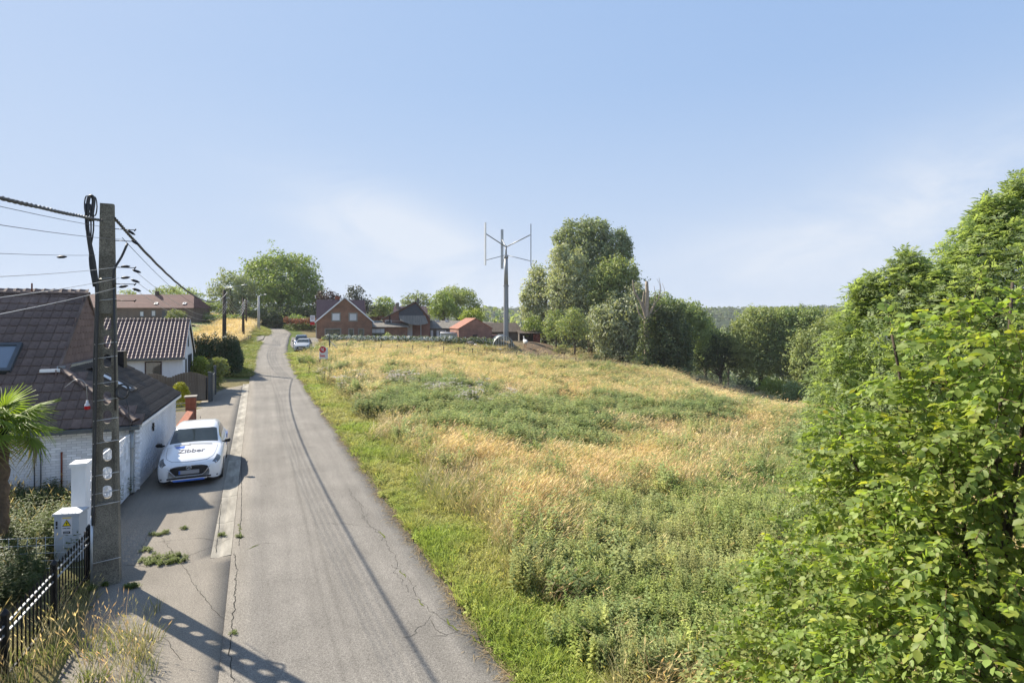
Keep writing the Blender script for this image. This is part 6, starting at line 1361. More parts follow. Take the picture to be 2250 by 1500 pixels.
hedge_line('flowering_hedge', 'dark shaded end of the hedge with few white blossoms under the brick shed', [(1006, 764, 81), (1050, 766, 81), (1103, 767, 81)], .62, 1.2, 'dark', .17, 1.3, 260, .14)
# conifer hedge beside the second white house
rt = (-21.6, 42.4); cl_ = [];
for a in np.arange(0, 9.5, .42):
    x, y = rt[0] - math.cos(TH) * a, rt[1] - math.sin(TH) * a; hh_ = 2.65 + .4 * rng.random() ; cl_.append((x, y, hh_))
for a in np.arange(0.6, 4.5, .62):
    x, y = rt[0] - math.sin(TH) * a * 1.0, rt[1] + math.cos(TH) * a; cl_.append((x, y, 2.5 + .4 * rng.random() - a * .16))
for a in np.arange(0.5, 5.5, .6):
    x, y = rt[0] + math.sin(TH) * a * 1.0, rt[1] - math.cos(TH) * a
hr = empty('conifer_hedge', (rt[0], rt[1], 0), 0, 'dark green conifer hedge behind the small white house, ending at the wooden pole', 'hedge')
W = []
for x, y, hh_ in cl_:
    W.append((np.array([x - rt[0], y - rt[1], hh_ * .42]), .5, .5, hh_ * .5)); W.append((np.array([x - rt[0], y - rt[1], hh_ * .78]), .30, .30, hh_ * .36))
V, Fc, T = crown(W, .11, 1.5, clump=.3, fill=.4, rough=.15, up=.6); obj('foliage', mesh_np('foliage', V, Fc, [LM['conifer']], col=T), hr)
tree('rounded yellow-green shrub behind the wooden gate', 37, [(440, 802, 18, 14), (432, 815, 18, 14), (452, 812, 14, 16), (440, 790, 12, 6)], 'yellowg', .085, 1.3, name='shrub', cat='shrub', group='shrubs behind the gate')
tree('variegated pale shrub spilling over the grey fence to the pavement', 35.5, [(478, 800, 18, 13), (488, 812, 14, 16), (470, 812, 16, 16), (480, 830, 12, 18), (476, 848, 8, 14), (482, 792, 14, 7)], 'pale', .085, 1.15, name='shrub', cat='shrub', group='shrubs behind the gate')
tree('egg shaped golden thuja held by a rail above the brick planter', 25, [(396, 872, 17, 26), (396, 862, 14, 22)], 'thuja', .05, 1.6, name='thuja', cat='shrub', rough=.05, clump=.22, fill=.2)
tc_ = P(396, 880, 25); tr_ = empty('plant_rail', tc_, 0, 'pale curved rail wrapped round the golden thuja', 'rail')
for z in (0, -.28): g = MB(); g.tube([(.40 * math.cos(a), .40 * math.sin(a), z - .05 + .04 * math.sin(a)) for a in np.linspace(math.pi, 2.2 * math.pi, 14)], .02, 6); g.build('rail', M['steel'], tr_)

# ------------------------------------------------------------------ far wooded hills
hx = np.arange(-260, 1150, 5.0); hy = np.arange(520, 1180, 6.0); HX, HYY = np.meshgrid(hx, hy)
HZ = terrain(HX, HYY, False); can = vnoise(HX / 9 + 3, HYY / 9, 91); can2 = vnoise(HX / 22 + 3, HYY / 22, 92); field = sstep(.60, .66, vnoise(HX / 130 + 4.3, HYY / 90 + 1.2, 95)) * (HYY < 760)
HZ = HZ + (3.5 + 5.5 * can + 4 * can2) * (1 - field) - 2.5
nx2, ny2 = len(hx), len(hy); idx = np.arange(nx2 * ny2).reshape(ny2, nx2); Fq = np.stack([idx[:-1, :-1], idx[:-1, 1:], idx[1:, 1:], idx[1:, :-1]], -1).reshape(-1, 4)
tv = (.75 + .5 * vnoise(HX / 17, HYY / 17, 96)).ravel()[:, None]; hcol = np.array([.036, .052, .026]) * tv * np.array([1, 1, 1]); fm = field.ravel()[:, None]; hcol = hcol * (1 - fm) + np.array([.13, .14, .06]) * fm
hm = bpy.data.materials.new('far_forest_canopy'); hm.use_nodes = True; n = hm.node_tree; b = n.nodes['Principled BSDF']; b.inputs['Roughness'].default_value = 1; b.inputs['Specular IOR Level'].default_value = 0.1; a_ = n.nodes.new('ShaderNodeAttribute'); a_.attribute_name = 'tint'; n.links.new(a_.outputs['Color'], b.inputs['Base Color'])
obj('hills', mesh_np('hills', np.c_[HX.ravel(), HYY.ravel(), HZ.ravel()], Fq, [hm], smooth=False, col=hcol), None, 'far wooded hills closing the valley under the sky', 'hills', kind='structure')
# far trees on the hill crest and slope: leafy crowns as one wood
N = 2600; tx_ = rng.uniform(-200, 1050, N); ty_ = rng.uniform(560, 1010, N); ok = np.abs(tx_) < ty_ * 1.05; tx_, ty_ = tx_[ok], ty_[ok]; tzz = terrain(tx_, ty_, False) + rng.uniform(4, 8, len(tx_))
d = rand_unit(len(tx_) * 26).reshape(-1, 26, 3); pc = np.c_[tx_, ty_, tzz][:, None] + d * np.array([4.2, 4.2, 4.0]) * rng.uniform(.7, 1.2, (len(tx_), 1, 1)); ct = np.repeat(.6 + .7 * rng.random((len(tx_), 1, 1)), 26, 1) * np.ones((1, 1, 3))
V, Fc = leaf_quads(pc.reshape(-1, 3), unit((d + rng.normal(size=d.shape) * .4).reshape(-1, 3)), rng.uniform(2.2, 4.2, pc.shape[0] * 26), .8)
obj('far_wood', mesh_np('far_wood', V, Fc, [LM['dark']], col=np.repeat(ct.reshape(-1, 3), 4, 0)), None, 'far wood covering the hills on the horizon', 'wood', kind='stuff')
# belt of tree crowns filling the valley between meadow trees and hills
N = 1500; tx_ = rng.uniform(-60, 700, N); ty_ = rng.uniform(150, 620, N); ok = (tx_ > ty_ * -.06) & (tx_ < ty_ * 1.1) & (rng.random(N) < .8); tx_, ty_ = tx_[ok], ty_[ok]; tzz = terrain(tx_, ty_, False) + rng.uniform(4, 7, len(tx_))
d = rand_unit(len(tx_) * 90).reshape(-1, 90, 3); pc = np.c_[tx_, ty_, tzz][:, None] + d * np.array([4.6, 4.6, 4.6]) * rng.uniform(.6, 1.15, (len(tx_), 1, 1)); ct = np.repeat(.6 + .8 * rng.random((len(tx_), 1, 1)), 90, 1) * np.ones((1, 1, 3))
V, Fc = leaf_quads(pc.reshape(-1, 3), unit((d + rng.normal(size=d.shape) * .5).reshape(-1, 3)), rng.uniform(1.0, 1.9, pc.shape[0] * 90), .8)
obj('valley_wood', mesh_np('valley_wood', V, Fc, [LM['deep']], col=np.repeat(ct.reshape(-1, 3), 4, 0)), None, 'mass of tree crowns on the valley floor below the hills', 'wood', kind='stuff')

# ------------------------------------------------------------------ palm in the front garden
pc_ = P(4, 945, 10.6); pr_ = empty('fan_palm', (pc_.x, pc_.y, 0), 0, 'fan palm with hairy trunk in the front garden at the left edge', 'palm')
M['palm_leaf'] = leaf_mat('palm_leaf', (.21, .29, .04), .45, .5); M['palm_old'] = leaf_mat('palm_leaf_old', (.20, .18, .09), .3, .3); M['palm_trunk'] = mat('palm_fibre', (.11, .08, .055), 1, .4, 9, .8, 40)
g = MB(); zt = pc_.z - .12; prof = [(.10 + .02 * math.sin(i * 2.1) + .02 * rng.random(), i * zt / 22) for i in range(23)]; g.lathe(prof, n=14); g.build('trunk', M['palm_trunk'], pr_)
def fan_mesh(R=.55, n=26, spread=2.5, droop=.12):
    V = []; Fc = []; C = []
    for i in range(n):
        a = -spread + 2 * spread * (i + .5) / n; da = spread / n * .60; L = R * (1 - .18 * abs(a / spread) ** 2) * rng.uniform(.92, 1.05); b = len(V); tk = 1 + .25 * (rng.random() - .5)
        rows = [(0.02, .0, .012), (.45, .9, .02), (.75, .55, .0), (1.0, .04, 0)]
        for f_, wf, h in rows:
            r = L * f_; w = r * math.tan(da) * min(1, wf * 1.15) if f_ < .5 else L * .45 * math.tan(da) * wf; dz = -droop * f_ ** 2.4 * (1 + .8 * rng.random()) ; ca, sa = math.cos(a), math.sin(a)
            for s_, hz in ((-1, 0), (0, h + .008), (1, 0)): V.append((r * sa + s_ * w * ca, r * ca - s_ * w * sa, dz + hz)); C.append((tk, tk, tk))
        for k in range(3):
            for s_ in range(2): q = b + k * 3 + s_; Fc.append((q, q + 1, q + 4, q + 3))
    return V, Fc, C
fans = []
for k_ in range(5):
    V, Fc, C = fan_mesh(droop=.10 + .06 * k_); fans.append(mesh_np('frond', V, Fc, [M['palm_leaf'] if k_ < 4 else M['palm_old']], col=C))
for k_ in range(26):
    az = k_ * 2.399 + rng.normal(0, .15); el_ = math.radians(np.interp(k_, [0, 6, 19, 25], [80, 52, 12, -25]) + rng.normal(0, 6)); Lp = rng.uniform(.38, .6); dv = Vector((math.cos(az) * math.cos(el_), math.sin(az) * math.cos(el_), math.sin(el_)))
    ctr = Vector((0, 0, zt + .02)); tip = ctr + dv * Lp + Vector((0, 0, -.04 * Lp)); z_ = Vector((0, 0, 1)); side = dv.cross(z_).normalized(); nrm = side.cross(dv).normalized()
    R_ = Matrix((side, dv, nrm)).transposed().to_4x4(); o = obj('frond', fans[k_ % 4 if k_ < 22 else 4], pr_); Mo = Matrix.Translation(tip) @ R_ @ Matrix.Rotation(math.radians(-18 if el_ > 0 else -30), 4, 'X'); o.matrix_local = Mo
    g = MB(); g.tube([ctr, ctr.lerp(tip, .6) + Vector((0, 0, .02)), tip], [.016, .010, .007], 5); so_ = g.build('leaf_stalk', M['palm_leaf'] if k_ < 22 else M['palm_old'], o); so_.matrix_local = Mo.inverted()
# ------------------------------------------------------------------ foreground foliage on the right
def inst_leaves(proto_v, proto_f, pos, X, Y, Z, size, tint):
    """pos (n,3); axes X,Y,Z (n,3); size (n,)"""
    n = len(pos); R = np.stack([X, Y, Z], 2); V = np.einsum('nij,kj->nki', R, proto_v) * size[:, None, None] + pos[:, None]
    k = len(proto_v); Fc = (np.asarray(proto_f)[None] + (np.arange(n) * k)[:, None, None]).reshape(-1, np.asarray(proto_f).shape[1]); return V.reshape(-1, 3), Fc, np.repeat(tint, k, 0)
# ovate leaf, along +y, folded on the midrib, curling down, quads only
lv = []; prof = [(0, .0, 0), (.28, .31, -.008), (.68, .30, -.05), (1.0, .0, -.14)]
for y, w, z in prof: lv += [(-w, y, z + w * .22), (0, y, z), (w, y, z + w * .22)]
lv = np.array(lv); lf = []
for i in range(3):
    b = i * 3; lf += [(b, b + 1, b + 4, b + 3), (b + 1, b + 2, b + 5, b + 4)]
lf = np.array(lf)
M['leaf_near'] = leaf_mat('near_broad_leaf', (.22, .30, .08), .5, .5, big=1.2); M['leaf_ash'] = leaf_mat('ash_leaflet', (.32, .39, .18), .5, .5, big=.8); M['twig'] = mat('twig_bark', (.11, .075, .045), .9, .3, 9)
def sprays(lobes, per_m2, K, Lr, size, droop=.25, flat=.55, out=None):
    O = []; Dv = []
    for (px, py, D, r) in lobes:
        c = np.array(P(px, py, D)); n = int(4 * math.pi * r * r * per_m2); d = rand_unit(n); rad = r * (1 - .62 * rng.random(n) ** 1.7); p = c + d * rad[:, None] * np.array([1, .9, .9])
        O.append(p); q = d + rng.normal(size=(n, 3)) * .5; q[:, 2] = q[:, 2] * flat + .10; q += np.array([-.12, -.1, 0]); Dv.append(unit(q))
    O = np.concatenate(O); Dv = np.concatenate(Dv); S = len(O); L = rng.uniform(*Lr, S)
    upv = np.array([0, 0, 1.0]) + rng.normal(size=(S, 3)) * .22; b = unit(np.cross(Dv, upv)); n = np.cross(b, Dv)
    k = (np.arange(K) + .6) / K; kk = k[None, :, None]
    pos = O[:, None] + Dv[:, None] * (L[:, None, None] * kk) + np.array([0, 0, -1]) * (droop * L[:, None, None] * kk ** 2)
    side = np.where(np.arange(K) % 2 == 0, 1, -1)[None, :, None]; axis = unit(Dv[:, None] * .75 + b[:, None] * side * .8 + np.array([0, 0, -.42]) + rng.normal(size=pos.shape) * .26); axis[:, -1] = unit(Dv + np.array([0, 0, -.3]))
    nn = n[:, None] + rng.normal(size=pos.shape) * .48; Xa = unit(np.cross(axis, nn)); Za = np.cross(Xa, axis)
    sz = rng.uniform(*size, (S, K)) * np.exp(rng.normal(0, .16, (S, 1))) * (1 - .35 * np.abs(kk[..., 0] - .55)); st = 1 + .45 * (rng.random((S, 1, 1)) - .5) + np.array([.25, .08, -.05]) * (rng.random((S, 1, 1)) ** 3); tint = st * (1 + .34 * (rng.random((S, K, 1)) - .5)); old = rng.random((S, K, 1)) < .012; tint = np.where(old, tint * np.array([1.5, 1.12, .9]), tint); tint = tint * (1 + np.array([.45, .22, 0]) * sstep(.6, 1.0, kk) * (rng.random((S, 1, 1)) < .30))
    tw = (O, Dv, L, droop)
    return pos.reshape(-1, 3), Xa.reshape(-1, 3), axis.reshape(-1, 3), Za.reshape(-1, 3), sz.ravel(), tint.reshape(-1, 3), tw
def twig_mesh(tw, r=.004, seg=3):
    O, Dv, L, dr = tw; S = len(O); V = []; k = np.linspace(0, 1, seg + 1); x = unit(np.cross(Dv, np.array([0, 0, 1.0]))); y = np.cross(x, Dv); rows = []
    for i, u in enumerate(k):
        c = O + Dv * (L * u)[:, None] + np.array([0, 0, -1]) * (dr * L * u * u)[:, None]; rr = r * (1 - .7 * u)
        rows.append(np.stack([c + x * rr, c - x * rr * .5 + y * rr * .87, c - x * rr * .5 - y * rr * .87], 1))
    A = np.stack(rows, 1); n = (seg + 1) * 3; V = A.reshape(-1, 3); f = []
    for i in range(seg):
        for j in range(3): f.append((i * 3 + j, i * 3 + (j + 1) % 3, (i + 1) * 3 + (j + 1) % 3, (i + 1) * 3 + j))
    Fc = (np.array(f)[None] + (np.arange(S) * n)[:, None, None]).reshape(-1, 4); return V, Fc
near = [(2275, 740, 4.6, .55), (2200, 870, 4.7, .56), (2260, 960, 4.4, .7), (2110, 985, 5.0, .66), (1985, 1010, 5.6, .60), (2210, 1130, 4.5, .8), (2050, 1150, 5.2, .82), (1915, 1130, 6.0, .62), (2210, 1330, 4.4, .9), (2040, 1330, 5.0, .88), (1880, 1290, 5.8, .78), (1780, 1330, 6.6, .66),
        (1960, 1480, 5.0, .8), (1790, 1460, 6.0, .78), (2210, 1520, 4.4, .9), (1900, 975, 5.9, .30), (1840, 945, 6.0, .16), (1875, 1050, 5.9, .3), (2090, 880, 5.2, .26), (2000, 830, 5.4, .2), (1960, 735, 5.4, .12), (2150, 730, 4.9, .35), (1750, 1230, 6.6, .35), (2080, 1750, 5.2, .9), (1870, 1680, 5.4, .8)]
nb = onG(2120, 5.3); nt_ = empty('broadleaf_tree', nb, 0, 'nearest leafy tree with broad toothed yellow-green leaves filling the lower right corner', 'tree', 'foreground trees on the right'); bo = np.array(nb)
pos, Xa, Ya, Za, sz, tint, tw = sprays(near, 23, 14, (.26, .55), (.050, .094))
order = np.argsort(np.linalg.norm(pos - np.array([0, 0, HC]), axis=1)); fr_ = order[:0]
# keep leaves out of the lens and inside the world in front of it
dist = np.linalg.norm(pos - np.array([0, 0, HC]), axis=1); keep = dist > 2.6
inview = (pos[:, 1] > 1) & (np.abs(pos[:, 0] / pos[:, 1] * F + CX - 1125) < 1125) & (HY + (HC - pos[:, 2]) / pos[:, 1] * F < 1500)
cand = np.where(keep & inview)[0]; big = cand[np.argsort((dist / sz)[cand])[:300]]
V, Fc, T = inst_leaves(lv, lf, pos[:1] * 0, np.array([[1., 0, 0]]), np.array([[0, 1., 0]]), np.array([[0, 0, 1.]]), np.array([1.]), np.array([[1.05, 1.0, .95]])); singles = []
for q_ in ((1, 1, 1), (1.2, 1.1, .9), (.85, .9, .9), (1.35, 1.2, .95)): singles.append(mesh_np('leaf', V, Fc, [M['leaf_near']], col=T * np.array(q_)))
for c_i, i in enumerate(big):
    o = obj('leaf', singles[c_i % 4], nt_); Mx = Matrix(((Xa[i, 0], Ya[i, 0], Za[i, 0], 0), (Xa[i, 1], Ya[i, 1], Za[i, 1], 0), (Xa[i, 2], Ya[i, 2], Za[i, 2], 0), (0, 0, 0, 1))); o.matrix_local = Matrix.Translation(Vector(pos[i] - bo)) @ Mx @ Matrix.Scale(float(sz[i]), 4)
rest = np.setdiff1d(np.where(keep)[0], big); V, Fc, T = inst_leaves(lv, lf, pos[rest] - bo, Xa[rest], Ya[rest], Za[rest], sz[rest], tint[rest]); obj('crown', mesh_np('crown', V, Fc, [M['leaf_near']], col=T), nt_, kind='stuff')
V, Fc = twig_mesh(tw); obj('twigs', mesh_np('twigs', V - bo, Fc, [M['twig']]), nt_, kind='stuff')
def stems(root, bo, base, targets, r0, m=None, nm='limb', rt=.012, mid=.0):
    for t in targets:
        t = np.array(t); a = np.array(base); q = a * .45 + t * .55; q[2] = a[2] * .6 + t[2] * .4 + mid; g = MB(); pp = catmull([tuple(a - bo), tuple(q - bo), tuple(t - bo)], 7); g.tube(pp, list(np.linspace(r0, rt, len(pp))), 7); g.build(nm, m or M['bark'], root)
stems(nt_, bo, (nb.x, nb.y, nb.z - .2), [P(2225, 620, 5.2)], .07, nm='trunk'); stems(nt_, bo, P(2140, 1400, 5.2), [P(x, y, D) for x, y, D, r in near[:12]] + [P(1845, 948, 6.0), P(1960, 735, 5.4)], .03)
# ash behind it: compound leaves
ash = [(2000, 650, 10.6, .58), (2120, 600, 10.4, .55), (2170, 545, 10.4, .55), (2240, 470, 10.6, .6), (2060, 655, 10.4, .5), (1955, 655, 10.6, .42), (2200, 500, 10.5, .45), (2090, 660, 10.2, .6), (1990, 745, 10.2, .95), (1905, 775, 10.6, .70), (2100, 730, 10.2, 1.05), (2180, 640, 10.2, 1.0), (2235, 520, 10.6, .75), (2245, 700, 9.8, 1.2), (1900, 860, 10.2, .85), (2010, 890, 9.8, 1.05), (1895, 955, 10.0, .8), (1880, 1050, 9.6, .75), (2130, 880, 9.4, 1.1), (2255, 600, 10.2, 1.0), (1895, 690, 10.8, .35), (1850, 830, 10.6, .45), (1980, 1020, 9.4, .9), (1850, 1140, 9.2, .6), (1835, 905, 10.3, .45), (1820, 1000, 9.8, .4)]
ab = onG(2080, 11.0); at_ = empty('ash_tree', ab, 0, 'tall feathery ash tree with compound leaves standing behind the nearest broadleaf tree', 'tree', 'foreground trees on the right'); bo = np.array(ab)
O = []; Dv = []
for (px, py, D, r) in ash:
    c = np.array(P(px, py, D)); n = int(4 * math.pi * r * r * 16); d = rand_unit(n); rad = r * (1.08 - .6 * rng.random(n) ** 1.8); O.append(c + d * rad[:, None]); q = d + rng.normal(size=(n, 3)) * .35; q[:, 2] += .45; Dv.append(unit(q))
# upright leader shoots that break the outline
for px, py, y1, D in ((1880, 720, 650, 10.8), (2010, 640, 575, 10.5), (1980, 640, 580, 10.7), (2075, 640, 590, 10.4), (2135, 560, 500, 10.5), (2165, 520, 452, 10.5), (2195, 480, 440, 10.4), (2225, 450, 410, 10.5), (1900, 690, 625, 10.7), (1850, 760, 700, 10.6), (1835, 820, 770, 10.4), (1995, 640, 562, 10.6), (1965, 660, 600, 10.6), (1915, 700, 615, 10.8), (1885, 705, 640, 10.9), (2150, 560, 470, 10.6), (2180, 540, 440, 10.6), (2215, 470, 425, 10.6), (2243, 450, 396, 10.6), (2100, 620, 560, 10.5), (2120, 600, 520, 10.5), (2060, 670, 630, 10.4), (1940, 720, 640, 10.7), (2200, 520, 455, 10.5), (2030, 640, 592, 10.6), (2235, 520, 470, 10.4)):
    n = max(5, int((py - y1) / 6.5)); ys = np.linspace(py, y1, n); a = np.array([P(px + (y - py) * rng.uniform(-.1, .1) + rng.normal(0, 2), y, D) for y in ys])
    for k_ in range(3): O.append(a + rng.normal(size=a.shape) * .04); q = rand_unit(n) * .75; q[:, 2] = .55; Dv.append(unit(q))
O = np.concatenate(O); Dv = np.concatenate(Dv); C_n = 4; S = len(O)
# each shoot: 4 compound leaves in pairs; each leaf: 9 leaflets
sx = unit(np.cross(Dv, np.array([0, 0, 1.0]) + rng.normal(size=(S, 3)) * .3)); sy = np.cross(sx, Dv); ang = np.array([0, math.pi, .5 * math.pi, 1.5 * math.pi])[None] + rng.random((S, 1)) * 6.28
ra = unit(Dv[:, None] * .65 + sx[:, None] * np.cos(ang)[..., None] + sy[:, None] * np.sin(ang)[..., None] + np.array([0, 0, .12])); o2 = O[:, None] + Dv[:, None] * (np.array([0, 0, .05, .05])[None, :, None]); ra = ra.reshape(-1, 3); o2 = o2.reshape(-1, 3); C = len(ra); Lr_ = rng.uniform(.16, .27, C)
rb_ = unit(np.cross(ra, np.array([0, 0, 1.0]) + rng.normal(size=(C, 3)) * .25)); rn = np.cross(rb_, ra); fr2 = np.array([.3, .3, .5, .5, .7, .7, .88, .88, 1.0]); sd2 = np.array([1, -1] * 4 + [0])
lp = o2[:, None] + ra[:, None] * (Lr_[:, None, None] * fr2[None, :, None]) + np.array([0, 0, -1]) * (.35 * Lr_[:, None, None] * fr2[None, :, None] ** 2)
la = unit(ra[:, None] * .55 + rb_[:, None] * sd2[None, :, None] + np.array([0, 0, -.22]) + rng.normal(size=lp.shape) * .08); ln_ = rn[:, None] + rng.normal(size=lp.shape) * .15; lx = unit(np.cross(la, ln_)); lz = np.cross(lx, la)
ls = (Lr_[:, None] * rng.uniform(.34, .44, (C, 9))); lt = (1 + .25 * (rng.random((S, 1, 1)) - .5)) * np.ones((1, 4, 3)); lt = np.repeat(lt.reshape(-1, 1, 3), 9, 1) * (1 + .15 * (rng.random((C, 9, 1)) - .5))
av = np.array([(0, 0, 0), (-.17, .4, .05), (0, .5, 0), (.17, .4, .05), (0, 1, -.08)]); af = np.array([(0, 2, 2, 1)]); av2 = np.array([(0, 0, 0), (-.16, .42, .04), (0, 1, -.08), (0, .45, -.0), (.16, .42, .04)]); af2 = np.array([(0, 3, 2, 1), (0, 4, 2, 3)])
V, Fc, T = inst_leaves(av2, af2, lp.reshape(-1, 3) - bo, lx.reshape(-1, 3), la.reshape(-1, 3), lz.reshape(-1, 3), ls.ravel(), lt.reshape(-1, 3)); obj('crown', mesh_np('crown', V, Fc, [M['leaf_ash']], col=T), at_, kind='stuff')
V, Fc = twig_mesh((o2, ra, Lr_, .35), .003, 2); obj('leaf_stalks', mesh_np('leaf_stalks', V - bo, Fc, [LM['olive']]), at_, kind='stuff')
stems(at_, bo, (ab.x, ab.y, ab.z - .3), [P(2110, 560, 10.6)], .16, nm='trunk', rt=.03, mid=.6); stems(at_, bo, P(2090, 1000, 10.8), [P(x, y, D) for x, y, D, r in ash] + [P(2243, 400, 10.6), P(1995, 565, 10.6), P(2180, 445, 10.6)], .05, rt=.008)
# bramble at the foot of it
br_ = [(1640, 1440, 7.2, .55), (1720, 1400, 7.0, .5), (1560, 1490, 7.4, .36), (1650, 1530, 6.6, .5), (1800, 1480, 6.4, .5), (1700, 1300, 7.6, .4), (1800, 1180, 8.4, .45), (1770, 1090, 9.0, .35)]
bb_ = onG(1650, 7.2); bt_ = empty('bramble_bush', bb_, 0, 'scrambling small-leaved bush between meadow weeds and the nearest tree, bottom edge', 'shrub'); bo = np.array(bb_)
def lower(L): return [(x, y, D, r) for x, y, D, r in L]
pos, Xa, Ya, Za, sz, tint, tw = sprays(lower(br_), 26, 11, (.2, .42), (.035, .062)); V, Fc, T = inst_leaves(lv, lf, pos - bo, Xa, Ya, Za, sz, tint * np.array([.95, .92, 1.0])); obj('foliage', mesh_np('foliage', V, Fc, [M['leaf_near']], col=T), bt_, kind='stuff'); V, Fc = twig_mesh(tw, .003); obj('twigs', mesh_np('twigs', V - bo, Fc, [M['twig']]), bt_, kind='stuff')

# ------------------------------------------------------------------ grass and weeds (instanced plants)
M['grass'] = leaf_mat('grass_blade', (1, 1, 1), .42, .25, inst=True, big=3.0, ty_col=(1.12, 1.1, .85))
def blade_tuft(n, h, spread, lean, w, headed=0.0, var=.35, bend=.5, wind=0.0, cols=((1, 1, 1),), headcol=(1.28, 1.2, 1.02)):
    V = []; Fc = []; C = []
    for i in range(n):
        a = rng.uniform(0, 2 * math.pi); r = spread * math.sqrt(rng.random()); x0, y0 = r * math.cos(a), r * math.sin(a); H = h * rng.uniform(1 - var, 1 + var * .6); la = (a + rng.normal(0, .8)) if rng.random() > wind else rng.normal(.2, .45); ln = lean * H * rng.uniform(.3, 1.3); ww = w * rng.uniform(.7, 1.3); yaw = rng.uniform(0, math.pi); wx, wy = math.cos(yaw) * ww, math.sin(yaw) * ww; c = np.array(cols[rng.integers(len(cols))]) * rng.uniform(.8, 1.2); b = len(V)
        hd = rng.random() < headed
        for k, (u, wf) in enumerate(((0, .7), (.4, 1.0), (.75, .75), (1.0, .08))):
            if hd: wf = (.35, .3, .25, .2)[k]
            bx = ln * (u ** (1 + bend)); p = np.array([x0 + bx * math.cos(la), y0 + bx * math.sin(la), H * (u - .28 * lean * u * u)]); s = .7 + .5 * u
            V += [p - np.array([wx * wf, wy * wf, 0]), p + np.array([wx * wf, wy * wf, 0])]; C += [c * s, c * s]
        for k in range(3): q = b + 2 * k; Fc.append((q, q + 1, q + 3, q + 2))
        if hd:
            t = (V[-1] + V[-2]) / 2; dr = unit(np.array([math.cos(la) * lean * 1.3, math.sin(la) * lean * 1.3, .8])); L = H * rng.uniform(.12, .2); b = len(V); sd = np.array([math.cos(yaw), math.sin(yaw), 0]) * w * 1.9; hc = np.array(headcol) * rng.uniform(.85, 1.15)
            V += [t, t + dr * L * .4 + sd, t + dr * L, t + dr * L * .4 - sd]; C += [hc] * 4; Fc.append((b, b + 1, b + 2, b + 3))
    return np.array(V), np.array(Fc), np.array(C)
def stalk_plant(n, h, spread, leafL, pairs, cols=((1, 1, 1),), top=None):
    V = []; Fc = []; C = []
    for i in range(n):
        a = rng.uniform(0, 2 * math.pi); r = spread * math.sqrt(rng.random()); o = np.array([r * math.cos(a), r * math.sin(a), 0]); H = h * rng.uniform(.7, 1.15); tl = np.array([rng.normal(0, .08), rng.normal(0, .08), 1]) * H; c = np.array(cols[rng.integers(len(cols))]) * rng.uniform(.85, 1.15); b = len(V); w = .004
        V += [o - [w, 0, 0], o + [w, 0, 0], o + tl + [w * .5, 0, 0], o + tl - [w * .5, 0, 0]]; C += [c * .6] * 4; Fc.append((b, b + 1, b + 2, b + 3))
        for k in range(pairs):
            u = .22 + .78 * (k + .5) / pairs; p = o + tl * u; a0 = k * 1.57 + rng.normal(0, .3) + i; L = leafL * (1.15 - .65 * u) * rng.uniform(.8, 1.2)
            for sg in (0, math.pi):
                d = np.array([math.cos(a0 + sg), math.sin(a0 + sg), rng.uniform(-.15, .35)]); s = np.array([-math.sin(a0 + sg), math.cos(a0 + sg), 0]) * L * .30; b = len(V); V += [p, p + d * L * .45 + s + [0, 0, .01], p + d * L + [0, 0, -L * .15], p + d * L * .45 - s + [0, 0, .01]]; cc = c * rng.uniform(.85, 1.2); C += [cc * .85, cc, cc * 1.05, cc]; Fc.append((b, b + 1, b + 2, b + 3))
        if top:
            for q in range(7):
                a0 = rng.uniform(0, 6.28); p = o + tl + np.array([math.cos(a0) * .06, math.sin(a0) * .06, rng.uniform(-.05, .03)]); b = len(V); s = rng.uniform(.018, .034); V += [p + [s, 0, 0], p + [0, s, 0.0], p - [s, 0, 0], p - [0, s, 0]]; C += [np.array(top)] * 4; Fc.append((b, b + 1, b + 2, b + 3))
    return np.array(V), np.array(Fc), np.array(C)
